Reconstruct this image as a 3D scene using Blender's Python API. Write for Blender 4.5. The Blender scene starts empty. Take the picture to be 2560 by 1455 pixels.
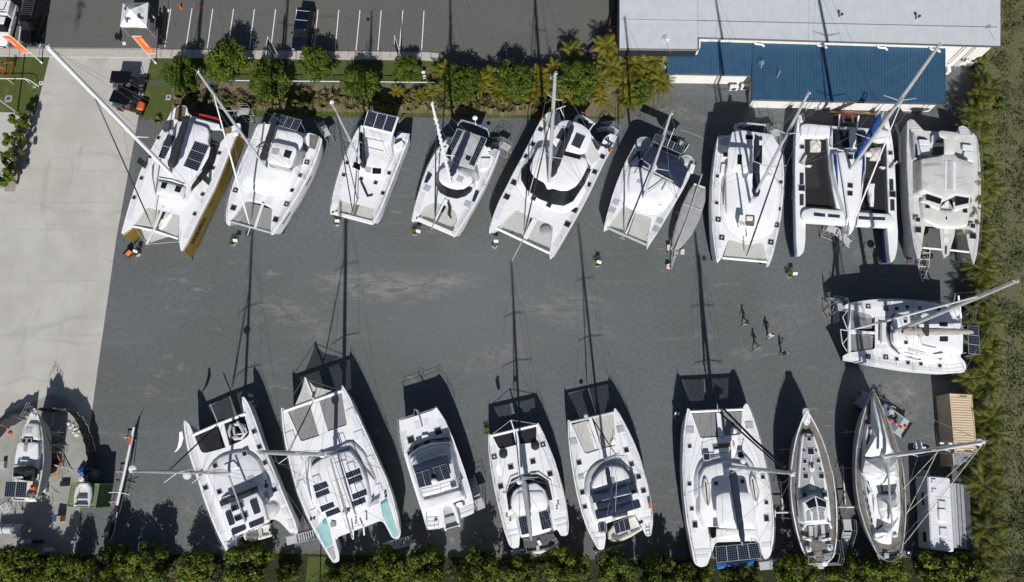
import bpy, math, random
from math import sin, cos, pi, hypot, atan2, sqrt, radians
from mathutils import Vector, Matrix
R = random.Random(11)
SC = bpy.context.scene
COL = SC.collection
# ------------------------------------------------------------------ camera, light
CAM_H = 77.0
FPX = 1880.0                       # focal length in pixels of the 2560 px wide photograph
NAD = (1305.0, 1192.0)             # where the photograph looks straight down
dn = Vector((NAD[0]-1280, -(NAD[1]-727.5), -FPX)).normalized()
zc = -dn
yc = Vector((0, 1, 0)); yc -= zc*yc.dot(zc); yc.normalize()
xc = yc.cross(zc)
CR = Matrix((xc, yc, zc))          # camera space -> world
cam = bpy.data.objects.new('camera', bpy.data.cameras.new('camera'))
COL.objects.link(cam)
cam.matrix_world = Matrix.Translation((0, 0, CAM_H)) @ CR.to_4x4()
cam.data.sensor_width = 36.0
cam.data.lens = FPX*36.0/2560.0
cam.data.clip_end = 3000
SC.camera = cam
SUNV = Vector((-.052, 1.2, -1.0))  # direction the sunlight travels
elev = atan2(1.0, hypot(SUNV.x, SUNV.y))
wd = bpy.data.worlds.new('World'); SC.world = wd; wd.use_nodes = True
nt = wd.node_tree
sky = nt.nodes.new('ShaderNodeTexSky'); sky.sky_type = 'NISHITA'; sky.sun_disc = False
sky.sun_elevation = elev; sky.sun_rotation = atan2(-SUNV.x, -SUNV.y)
nt.links.new(sky.outputs[0], nt.nodes['Background'].inputs[0])
nt.nodes['Background'].inputs[1].default_value = 0.05
sl = bpy.data.lights.new('sun', 'SUN'); sl.energy = 5.0; sl.angle = radians(.53); sl.color = (1, .965, .91)
so = bpy.data.objects.new('sun', sl); COL.objects.link(so)
so.rotation_euler = SUNV.to_track_quat('-Z', 'Y').to_euler(); so.location = (0, -60, 60)
SC.view_settings.view_transform = 'Standard'; SC.view_settings.look = 'None'
SC.view_settings.exposure = -0.05; SC.view_settings.gamma = 1.0
SC.cycles.max_bounces = 6; SC.cycles.transparent_max_bounces = 12


def W(px, py, z=0.0):
    r = CR @ Vector((px-1280, -(py-727.5), -FPX))
    t = (z-CAM_H)/r.z
    return Vector((r.x*t, r.y*t, z))


def V(view):
    x0, y0, s = view
    return lambda x, y, z=0.0: W(x0+x/s, y0+y/s, z)


F0 = (0, 0, 1)
# ------------------------------------------------------------------ materials
MATS = {}


def lin(c):
    return tuple(((v/255)/12.92 if v/255 <= .04045 else ((v/255+.055)/1.055)**2.4) for v in c)


def mat(name, col, rough=.5, metal=0., n1=None, n2=None, bump=None, alpha=1., spec=.5, coat=0., ior=None):
    """n1/n2 = (scale, amount[, colour2]) noise variation; bump=(scale, strength)."""
    if name in MATS: return MATS[name]
    m = bpy.data.materials.new(name); m.use_nodes = True
    t = m.node_tree; B = t.nodes['Principled BSDF']
    B.inputs['Roughness'].default_value = rough; B.inputs['Metallic'].default_value = metal
    B.inputs['Specular IOR Level'].default_value = spec
    B.inputs['Coat Weight'].default_value = coat
    if ior: B.inputs['IOR'].default_value = ior
    c4 = tuple(col)+(1,)
    B.inputs['Base Color'].default_value = c4
    tc = t.nodes.new('ShaderNodeTexCoord'); last = None
    for n in (n1, n2):
        if not n: continue
        nz = t.nodes.new('ShaderNodeTexNoise'); nz.inputs['Scale'].default_value = n[0]
        nz.inputs['Detail'].default_value = 5; nz.inputs['Roughness'].default_value = .6
        t.links.new(tc.outputs['Object'], nz.inputs['Vector'])
        mr = t.nodes.new('ShaderNodeMapRange')
        mr.inputs[1].default_value = .32; mr.inputs[2].default_value = .68
        t.links.new(nz.outputs[0], mr.inputs[0])
        mx = t.nodes.new('ShaderNodeMix'); mx.data_type = 'RGBA'
        if last: t.links.new(last, mx.inputs[6])
        else: mx.inputs[6].default_value = c4
        if len(n) > 2:
            mx.inputs[7].default_value = tuple(n[2])+(1,)
            mr.inputs[3].default_value = 0; mr.inputs[4].default_value = n[1]
            t.links.new(mr.outputs[0], mx.inputs[0])
        else:
            mx.blend_type = 'MULTIPLY'; mx.inputs[0].default_value = 1
            mr.inputs[3].default_value = 1-n[1]; mr.inputs[4].default_value = 1+n[1]
            cm = t.nodes.new('ShaderNodeCombineColor')
            for k in range(3): t.links.new(mr.outputs[0], cm.inputs[k])
            t.links.new(cm.outputs[0], mx.inputs[7])
        last = mx.outputs[2]
    if last: t.links.new(last, B.inputs['Base Color'])
    if bump:
        nz = t.nodes.new('ShaderNodeTexNoise'); nz.inputs['Scale'].default_value = bump[0]
        t.links.new(tc.outputs['Object'], nz.inputs['Vector'])
        bp = t.nodes.new('ShaderNodeBump'); bp.inputs['Strength'].default_value = bump[1]
        bp.inputs['Distance'].default_value = .03
        t.links.new(nz.outputs[0], bp.inputs['Height']); t.links.new(bp.outputs[0], B.inputs['Normal'])
    if alpha < 1:
        B.inputs['Alpha'].default_value = alpha
    MATS[name] = m
    return m


M = dict(
    white=mat('gelcoat', (.775, .79, .82), .38, n1=(.7, .05), n2=(5, .03), spec=.4),
    deck=mat('nonskid_deck', (.645, .665, .70), .6, n1=(1.2, .06), n2=(30, .04)),
    white2=mat('painted_roof_white', (.70, .72, .755), .5, n1=(.9, .07), n2=(14, .03)),
    dirty=mat('weathered_fairing', (.60, .59, .56), .7, n1=(.8, .14), n2=(5, .10)),
    cream=mat('cream_gelcoat', (.60, .60, .585), .5, n1=(1.5, .08), n2=(12, .06)),
    grey=mat('mid_grey', (.30, .31, .33), .6, n1=(2, .12)),
    mgrey=mat('deck_grey', (.34, .35, .36), .6, n1=(1.5, .15), n2=(8, .08)),
    lgrey=mat('light_grey', (.43, .45, .47), .55, n1=(2, .1)),
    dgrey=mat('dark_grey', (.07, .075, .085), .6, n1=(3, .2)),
    black=mat('black_rubber', (.012, .013, .015), .55, n1=(4, .3)),
    glass=mat('tinted_window', (.012, .014, .018), .2, n1=(1.5, .4), spec=.3),
    hatchg=mat('smoked_acrylic', (.02, .022, .028), .18, n1=(6, .3)),
    hatchw=mat('grey_hatch_lid', (.38, .41, .46), .4, n1=(6, .08)),
    clear=mat('clear_vinyl', (.45, .47, .50), .15, alpha=.55, n1=(5, .25)),
    alu=mat('mast_aluminium', (.55, .57, .60), .35, .35, n1=(1.5, .12)),
    steel=mat('stainless', (.6, .62, .65), .3, .6),
    wpaint=mat('white_spar_paint', (.74, .76, .79), .4, n1=(2, .04)),
    wire=mat('rigging_wire', (.22, .23, .25), .4, .5),
    rope=mat('rope', (.42, .36, .27), .9, n1=(20, .3)),
    ropew=mat('pale_rope', (.55, .54, .50), .9, n1=(9, .45)),
    navy=mat('navy_canvas', (.009, .018, .048), .85, n1=(2.5, .3), bump=(6, .5)),
    blackc=mat('black_canvas', (.018, .020, .026), .85, n1=(2.5, .3), bump=(6, .5)),
    bluec=mat('bright_blue_canvas', (.012, .065, .28), .8, n1=(2.5, .25), bump=(5, .6)),
    taupe=mat('taupe_canvas', (.33, .31, .28), .85, n1=(2.5, .2), bump=(5, .5)),
    sail=mat('white_sailcloth', (.76, .77, .78), .8, n1=(1.4, .1), bump=(3, .8)),
    antifoul=mat('antifouling', (.02, .035, .09), .8, n1=(2, .3)),
    antifoulk=mat('black_antifouling', (.02, .02, .024), .8, n1=(2, .3)),
    gold=mat('gold_hull_paint', (.27, .19, .035), .3, .25, n1=(1.2, .16), n2=(.3, .3, (.10, .085, .02))),
    goldl=mat('gold_gunwale', (.48, .33, .17), .5, n1=(2, .1)),
    wood=mat('weathered_teak', (.165, .152, .135), .8, n1=(2.5, .25), n2=(18, .15)),
    teak=mat('teak', (.17, .115, .07), .7, n1=(3, .2)),
    plank=mat('timber', (.42, .31, .19), .8, n1=(3, .2)),
    aqua=mat('aqua_foam_deck', (.36, .58, .58), .75, n1=(1.6, .6, (.20, .43, .46))),
    aquad=mat('aqua_foam_dark', (.10, .36, .42), .75, n1=(3, .08)),
    orange=mat('orange_plastic', (.55, .11, .03), .5, n1=(4, .15)),
    red=mat('red_paint', (.42, .03, .02), .5, n1=(4, .2)),
    rib=mat('grey_inflatable_tube', (.50, .52, .54), .6, n1=(3, .1)),
    ribd=mat('dark_inflatable_tube', (.05, .055, .065), .6, n1=(3, .2)),
    ribb=mat('cream_inflatable_tube', (.58, .56, .50), .6, n1=(3, .1)),
    tan=mat('sand_container_paint', (.60, .49, .35), .6, n1=(1, .06), n2=(.35, .25, (.45, .35, .25))),
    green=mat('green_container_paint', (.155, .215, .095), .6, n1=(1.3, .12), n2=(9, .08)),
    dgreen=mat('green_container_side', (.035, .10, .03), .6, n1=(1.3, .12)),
    roofg=mat('grey_roof_steel', (.50, .535, .575), .45, .15, n1=(.25, .04), n2=(3, .03)),
    roofb=mat('blue_roof_steel', (.030, .082, .155), .45, .1, n1=(.25, .08), n2=(2.5, .06)),
    trim=mat('black_roof_trim', (.02, .023, .03), .5),
    wall=mat('painted_wall', (.72, .71, .68), .8, n1=(.5, .06), n2=(6, .04)),
    carb=mat('black_car_paint', (.006, .007, .009), .25, spec=.3),
    carn=mat('navy_car_paint', (.005, .008, .018), .25, spec=.3),
    carw=mat('white_car_paint', (.76, .78, .8), .2, coat=1.),
    cars=mat('blue_silver_car_paint', (.14, .19, .26), .25, coat=1.),
    tyre=mat('tyre', (.012, .012, .013), .85),
    skin=mat('skin', (.45, .26, .17), .6),
    blue=mat('blue_tarp', (.015, .08, .28), .5, n1=(3, .3), bump=(5, 1.)),
    gtarp=mat('grey_tarp', (.16, .17, .19), .6, n1=(2, .3), bump=(3, 1.)),
    navysq=mat('navy_print', (.01, .02, .06), .6),
    greyp=mat('grey_print', (.45, .47, .52), .6),
    bag=mat('white_bag', (.6, .6, .58), .8, n1=(4, .25)),
    orangeb=mat('orange_banner', (.80, .20, .03), .6, n1=(1.5, .7, (.62, .10, .03))),
    blueb=mat('blue_banner', (.02, .07, .14), .5),
)


def net_mat(name, col, a):
    m = mat(name, col, .9, n1=(3, .06)); t = m.node_tree; B = t.nodes['Principled BSDF']
    tc = t.nodes.new('ShaderNodeTexCoord'); vo = t.nodes.new('ShaderNodeTexVoronoi')
    vo.inputs['Scale'].default_value = 14; t.links.new(tc.outputs['Object'], vo.inputs['Vector'])
    mr = t.nodes.new('ShaderNodeMapRange'); mr.inputs[1].default_value = .1; mr.inputs[2].default_value = .6
    mr.inputs[3].default_value = a+.1; mr.inputs[4].default_value = a-.1
    t.links.new(vo.outputs[0], mr.inputs[0]); t.links.new(mr.outputs[0], B.inputs['Alpha'])
    return m


M['net'] = net_mat('trampoline_mesh', (.62, .62, .59), .82)
M['netg'] = net_mat('grey_trampoline_mesh', (.30, .31, .31), .8)
M['netb'] = net_mat('black_trampoline_mesh', (.02, .021, .024), .72)
M['shade'] = net_mat('shade_cloth', (.035, .035, .037), .9)


def node_mat(name, rough=.85):
    m = bpy.data.materials.new(name); m.use_nodes = True; MATS[name] = m
    t = m.node_tree; B = t.nodes['Principled BSDF']; B.inputs['Roughness'].default_value = rough
    B.inputs['Specular IOR Level'].default_value = .25
    tc = t.nodes.new('ShaderNodeTexCoord')

    def noise(scale, detail=4, rough_=.6, dist=0., vec=None, stretch=None):
        n = t.nodes.new('ShaderNodeTexNoise'); n.inputs['Scale'].default_value = scale
        n.inputs['Detail'].default_value = detail; n.inputs['Roughness'].default_value = rough_
        n.inputs['Distortion'].default_value = dist
        src = tc.outputs['Object']
        if stretch:
            mp = t.nodes.new('ShaderNodeMapping'); mp.inputs['Scale'].default_value = stretch[:3]
            if len(stretch) > 3: mp.inputs['Rotation'].default_value = (0, 0, stretch[3])
            t.links.new(src, mp.inputs[0]); src = mp.outputs[0]
        t.links.new(src, n.inputs['Vector']); return n.outputs[0]

    def rng(s, a, b, c=0., d=1.):
        r = t.nodes.new('ShaderNodeMapRange'); r.interpolation_type = 'SMOOTHSTEP'
        for i, v in enumerate((a, b, c, d)): r.inputs[i+1].default_value = v
        t.links.new(s, r.inputs[0]); return r.outputs[0]

    def mix(f, a, b, mode='MIX'):
        x = t.nodes.new('ShaderNodeMix'); x.data_type = 'RGBA'; x.blend_type = mode
        for i, v in ((0, f), (6, a), (7, b)):
            if isinstance(v, (int, float)): x.inputs[i].default_value = v
            elif isinstance(v, tuple): x.inputs[i].default_value = v+(1,)
            else: t.links.new(v, x.inputs[i])
        return x.outputs[2]

    def mul(a, b):
        x = t.nodes.new('ShaderNodeMath'); x.operation = 'MULTIPLY'
        for i, v in ((0, a), (1, b)):
            if isinstance(v, (int, float)): x.inputs[i].default_value = v
            else: t.links.new(v, x.inputs[i])
        return x.outputs[0]
    return m, t, B, tc, noise, rng, mix, mul


PT = None


def patch(px, py, rx, ry, rot, t=None, tc=None, rng=None):
    t, tc, rng = t or PT[0], tc or PT[1], rng or PT[2]
    q = W(px, py); mp = t.nodes.new('ShaderNodeMapping'); mp.vector_type = 'TEXTURE'
    mp.inputs['Location'].default_value = (q.x, q.y, 0); mp.inputs['Rotation'].default_value = (0, 0, rot); mp.inputs['Scale'].default_value = (rx, ry, 1)
    t.links.new(tc.outputs['Object'], mp.inputs[0]); ln = t.nodes.new('ShaderNodeVectorMath'); ln.operation = 'LENGTH'
    t.links.new(mp.outputs[0], ln.inputs[0]); return rng(ln.outputs[1], .15, 1, 1, 0)


# gravel of the boat yard
m, t, B, tc, noise, rng, mix, mul = node_mat('yard_gravel'); M['gravel'] = m; PT = (t, tc, rng)
c = mix(rng(noise(3.2, 8, 1.), .30, .70), (.055, .064, .072), (.178, .196, .208))
c = mix(mul(rng(noise(9, 3, .9), .5, .75), .5), c, (.22, .235, .245))
c = mix(mul(rng(noise(1.1, 4, .7), .45, .72), .25), c, (.17, .17, .165))
c = mix(mul(rng(noise(.05, 2), .35, .6), .30), c, (.085, .083, .074))
sm = mul(rng(noise(.16, 6, .75, 1.2, stretch=(1, 2.6, 1, .05)), .56, .74), rng(noise(.045, 1), .44, .58))
c = mix(mul(sm, .8), c, (.27, .27, .265))
sm2 = mul(rng(noise(.5, 6, .8, .8, stretch=(1, 2., 1, .5)), .60, .78), rng(noise(.09, 1, stretch=(1, 1, 1, 1.)), .47, .60))
c = mix(mul(sm2, .55), c, (.30, .27, .235))
c = mix(mul(patch(1150, 760, 26, 10, 0), .35), c, (.165, .175, .182))
st1 = rng(noise(.45, 8, .8, .8, stretch=(1, 3.2, 1, .04)), .42, .64); st2 = rng(noise(.8, 8, .85, .5), .42, .68)
for px, py, rx, ry, ro, am, st_ in ((950, 715, 11, 2.6, -.05, .8, st1), (1130, 700, 5, 1.5, -.03, .6, st1), (1400, 790, 9, 1.6, -.35, .45, st1), (760, 800, 6, 3, -.6, .4, st1), (1450, 755, 5, 1.5, -.2, .5, st1), (690, 765, 4, 1.2, -.2, .5, st1), (1230, 890, 7, 2, .25, .4, st2),
                                    (2250, 1000, 3.5, 3.2, .8, .85, st2), (1870, 880, 2.6, 1.3, .2, .6, st2), (2070, 760, 1.5, 2.6, 0, .6, st2), (1640, 265, 5, 1.2, -.15, .8, st2), (1730, 290, 5, 1, -.3, .6, st2), (2170, 640, 3, 1.5, 0, .4, st2), (480, 1290, 2, 4, .3, .35, st2),
                                    (1240, 1340, 2.5, 4, .4, .4, st2), (1960, 800, 4, 3, .5, .3, st2), (370, 1270, 1.5, 3, 0, .45, st2), (1100, 530, 2, 8, .35, .25, st2), (1860, 640, 4, 1, 0, .4, st2)):
    c = mix(mul(mul(patch(px, py, rx, ry, ro), st_), am), c, (.27, .275, .275) if st_ is st1 else (.31, .285, .25))
w = t.nodes.new('ShaderNodeTexWave'); w.wave_type = 'RINGS'; w.inputs['Scale'].default_value = .10; w.inputs['Distortion'].default_value = 3; w.inputs['Detail'].default_value = 2; w.inputs['Detail Scale'].default_value = .3
mp = t.nodes.new('ShaderNodeMapping'); q = W(800, 600); mp.inputs['Location'].default_value = (-q.x, -q.y, 0); t.links.new(tc.outputs['Object'], mp.inputs[0]); t.links.new(mp.outputs[0], w.inputs['Vector'])
c = mix(mul(mul(rng(w.outputs[1], .93, 1), rng(noise(.12, 3), .48, .62)), .16), c, (.22, .22, .21))
t.links.new(c, B.inputs['Base Color'])
bp = t.nodes.new('ShaderNodeBump'); bp.inputs['Strength'].default_value = .6; bp.inputs['Distance'].default_value = .02
t.links.new(noise(18, 3, .8), bp.inputs['Height']); t.links.new(bp.outputs[0], B.inputs['Normal'])

m, t, B, tc, noise, rng, mix, mul = node_mat('asphalt'); M['asphalt'] = m; PT = (t, tc, rng)
c = mix(rng(noise(5, 3, .9), .3, .7), (.092, .092, .088), (.140, .140, .134))
c = mix(mul(rng(noise(.12, 4, .6), .4, .7), .35), c, (.12, .12, .108))
c = mix(mul(rng(noise(.35, 5, .7, 1.5), .63, .75), .7), c, (.045, .045, .045))
for px, py, rx, ry, ro, am, cc in ((197, 30, .7, 3.2, 0, .95, .02), (204, 14, .8, .8, 0, .9, .02), (165, 44, 1.1, .9, 0, .4, .06), (820, 40, 1.6, .35, 0, .6, .03), (997, 29, .5, .6, 0, .6, .04), (1100, 37, .3, .2, 0, .8, .02), (440, 60, .3, .3, 0, .6, .03), (1300, 70, 6, 3, 0, .25, .15), (1350, 100, 7, 2, 0, .3, .07), (600, 60, 9, 2, .0, .2, .15)):
    c = mix(mul(mul(patch(px, py, rx, ry, ro), rng(noise(.9, 6, .8), .38, .62)), am), c, (cc, cc, cc*.97))
for k in range(3):
    wv = t.nodes.new('ShaderNodeTexNoise'); wv.inputs['Scale'].default_value = (.35, .6, .2)[k]; wv.inputs['Detail'].default_value = 2; t.links.new(tc.outputs['Object'], wv.inputs['Vector'])
    c = mix(mul(rng(wv.outputs[0], .497, .5), mul(rng(wv.outputs[0], .503, .5), .35)), c, (.03, .03, .03))
t.links.new(c, B.inputs['Base Color'])

m, t, B, tc, noise, rng, mix, mul = node_mat('concrete'); M['concrete'] = m
c = mix(rng(noise(.25, 5, .6), .3, .7), (.41, .397, .37), (.485, .474, .447))
c = mix(mul(rng(noise(5, 5, .8), .5, .75), .3), c, (.33, .32, .30))
w = t.nodes.new('ShaderNodeTexWave'); w.wave_type = 'RINGS'; w.inputs['Scale'].default_value = .045
w.inputs['Distortion'].default_value = 9; w.inputs['Detail'].default_value = 3
mp = t.nodes.new('ShaderNodeMapping'); mp.inputs['Location'].default_value = (52, -14, 0)
t.links.new(tc.outputs['Object'], mp.inputs[0]); t.links.new(mp.outputs[0], w.inputs['Vector'])
c = mix(mul(mul(rng(w.outputs[1], .0, .02, 1, 0), rng(noise(.1, 2), .42, .56)), .22), c, (.22, .215, .205))
c = mix(mul(rng(noise(.2, 4, .7, 1., stretch=(2.2, .5, 1, -.2)), .55, .70), .45), c, (.30, .28, .25))
t.links.new(c, B.inputs['Base Color'])
m, t, B, tc, noise, rng, mix, mul = node_mat('worn_slab'); M['slab'] = m
c = mix(rng(noise(.4, 6, .7), .3, .7), (.25, .245, .235), (.35, .345, .33))
c = mix(mul(rng(noise(1.4, 6, .8), .55, .72), .6), c, (.16, .155, .145))
t.links.new(c, B.inputs['Base Color'])
for nm, key, c1, c2, c3 in (('streaked_fairing', 'dirty', (.60, .605, .60), (.51, .51, .505), (.22, .215, .205)), ('grey_roof_steel', 'roofg', (.53, .56, .60), (.48, .515, .56), (.42, .44, .47)), ('blue_roof_steel', 'roofb', (.034, .088, .158), (.026, .074, .145), (.05, .10, .155))):
    m, t, B, tc, noise, rng, mix, mul = node_mat(nm, .5); M[key] = m
    c = mix(rng(noise(.8, 4, .7), .3, .7), c1, c2)
    c = mix(mul(rng(noise(1.6, 5, .75, .4, stretch=((1, .18, 1, -.3) if key == 'dirty' else (2.5, .12, 1))), .52, .72), .8 if key == 'dirty' else .5), c, c3)
    t.links.new(c, B.inputs['Base Color'])
m, t, B, tc, noise, rng, mix, mul = node_mat('footpath'); M['path'] = m
c = mix(rng(noise(3, 5, .7), .3, .7), (.40, .375, .345), (.48, .455, .42)); t.links.new(c, B.inputs['Base Color'])
m, t, B, tc, noise, rng, mix, mul = node_mat('lawn'); M['lawn'] = m
c = mix(rng(noise(7, 5, .8), .3, .7), (.040, .062, .012), (.092, .115, .032))
c = mix(mul(rng(noise(.5, 4, .7), .5, .72), .65), c, (.17, .15, .075)); t.links.new(c, B.inputs['Base Color'])
m, t, B, tc, noise, rng, mix, mul = node_mat('mulch'); M['mulch'] = m
c = mix(rng(noise(9, 5, .8), .3, .7), (.10, .08, .045), (.26, .21, .145))
c = mix(mul(rng(noise(.7, 4, .7), .5, .65), .7), c, (.085, .10, .03)); t.links.new(c, B.inputs['Base Color'])
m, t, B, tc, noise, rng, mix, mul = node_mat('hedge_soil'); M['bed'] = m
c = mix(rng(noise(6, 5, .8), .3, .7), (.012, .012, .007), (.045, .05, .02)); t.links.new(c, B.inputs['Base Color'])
m, t, B, tc, noise, rng, mix, mul = node_mat('scrub_ground'); M['scrub'] = m
c = mix(rng(noise(4, 5, .8), .3, .7), (.05, .06, .02), (.17, .165, .085))
c = mix(mul(rng(noise(.35, 4, .7), .5, .65), .6), c, (.15, .135, .095)); t.links.new(c, B.inputs['Base Color'])
m, t, B, tc, noise, rng, mix, mul = node_mat('pebbles'); M['pebble'] = m
c = mix(rng(noise(8, 5, .9), .35, .65), (.14, .125, .11), (.46, .42, .37)); t.links.new(c, B.inputs['Base Color'])


def solar_mat():
    m, t, B, tc, noise, rng, mix, mul = node_mat('solar_cells', .12)
    B.inputs['Specular IOR Level'].default_value = .5
    sx = t.nodes.new('ShaderNodeSeparateXYZ'); t.links.new(tc.outputs['UV'], sx.inputs[0])
    fs = []
    for k in (0, 1):
        fr = t.nodes.new('ShaderNodeMath'); fr.operation = 'FRACT'; t.links.new(sx.outputs[k], fr.inputs[0])
        a = t.nodes.new('ShaderNodeMath'); a.operation = 'SUBTRACT'; t.links.new(fr.outputs[0], a.inputs[0]); a.inputs[1].default_value = .5
        b = t.nodes.new('ShaderNodeMath'); b.operation = 'ABSOLUTE'; t.links.new(a.outputs[0], b.inputs[0]); fs.append(b.outputs[0])
    mxn = t.nodes.new('ShaderNodeMath'); mxn.operation = 'MAXIMUM'
    t.links.new(fs[0], mxn.inputs[0]); t.links.new(fs[1], mxn.inputs[1])
    f = rng(mxn.outputs[0], .44, .47)
    s = t.nodes.new('ShaderNodeMath'); s.operation = 'ADD'; t.links.new(fs[0], s.inputs[0]); t.links.new(fs[1], s.inputs[1])
    f2 = rng(s.outputs[0], .86, .9)
    c = mix(rng(noise(2.5, 3), .3, .7), (.006, .010, .022), (.012, .019, .036))
    c = mix(f, c, (.10, .12, .16)); c = mix(f2, c, (.42, .45, .5))
    t.links.new(c, B.inputs['Base Color']); return m


M['solar'] = solar_mat()


def leaf_mat(name, c1, c2, c3):
    m, t, B, tc, noise, rng, mix, mul = node_mat(name, .55)
    g = t.nodes.new('ShaderNodeObjectInfo')
    at = t.nodes.new('ShaderNodeAttribute'); at.attribute_name = 'tint'
    c = mix(at.outputs['Fac'], c1, c2); c = mix(mul(rng(noise(.9, 2), .45, .7), .6), c, c3)
    c = mix(mul(g.outputs['Random'], .35), c, c1)
    t.links.new(c, B.inputs['Base Color'])
    tr = t.nodes.new('ShaderNodeBsdfTranslucent'); ms = t.nodes.new('ShaderNodeMixShader'); ms.inputs[0].default_value = .25
    t.links.new(c, tr.inputs[0]); t.links.new(B.outputs[0], ms.inputs[1]); t.links.new(tr.outputs[0], ms.inputs[2])
    t.links.new(ms.outputs[0], t.nodes['Material Output'].inputs[0]); return m


M['leaf'] = leaf_mat('broad_leaf', (.016, .042, .005), (.135, .195, .018), (.18, .21, .02))
M['leafh'] = leaf_mat('hedge_leaf', (.015, .036, .004), (.165, .225, .02), (.23, .24, .03))
M['palm'] = leaf_mat('palm_leaf', (.05, .075, .008), (.29, .27, .024), (.36, .24, .03))
M['palmd'] = leaf_mat('dark_palm_leaf', (.022, .042, .008), (.17, .18, .024), (.28, .20, .03))
M['tuft'] = leaf_mat('tuft_leaf', (.05, .06, .018), (.26, .235, .10), (.34, .28, .15))
M['scrubl'] = leaf_mat('scrub_leaf', (.04, .052, .016), (.16, .165, .062), (.22, .20, .10))
M['bark'] = mat('bark', (.10, .075, .05), .9, n1=(6, .3))


# ------------------------------------------------------------------ mesh building
def area2(p):
    return sum(p[i][0]*p[(i+1) % len(p)][1]-p[(i+1) % len(p)][0]*p[i][1] for i in range(len(p)))


def ccw(p):
    p = [tuple(q[:2]) for q in p]
    return p if area2(p) > 0 else p[::-1]


def inset(p, d):
    n = len(p); o = []
    for i in range(n):
        a, b, c_ = p[i-1], p[i], p[(i+1) % n]
        e1 = (b[0]-a[0], b[1]-a[1]); e2 = (c_[0]-b[0], c_[1]-b[1])
        l1 = hypot(*e1) or 1e-6; l2 = hypot(*e2) or 1e-6
        n1 = (-e1[1]/l1, e1[0]/l1); n2 = (-e2[1]/l2, e2[0]/l2)
        bx, by = n1[0]+n2[0], n1[1]+n2[1]; bl = hypot(bx, by) or 1e-6
        bx /= bl; by /= bl
        k = d/max(.35, bx*n1[0]+by*n1[1])
        o.append((b[0]+bx*k, b[1]+by*k))
    return o


def fillet(p, r, n=3):
    if r <= 0: return [tuple(q[:2]) for q in p]
    o = []; N = len(p)
    for i in range(N):
        a, b, c_ = Vector(p[i-1][:2]), Vector(p[i][:2]), Vector(p[(i+1) % N][:2])
        da, dc = (a-b), (c_-b)
        ra, rc = min(r, da.length*.48), min(r, dc.length*.48)
        s, e = b+da.normalized()*ra, b+dc.normalized()*rc
        for k in range(n+1):
            u = k/n; q = s*(1-u)**2+b*2*u*(1-u)+e*u*u; o.append((q.x, q.y))
    return o


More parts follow.
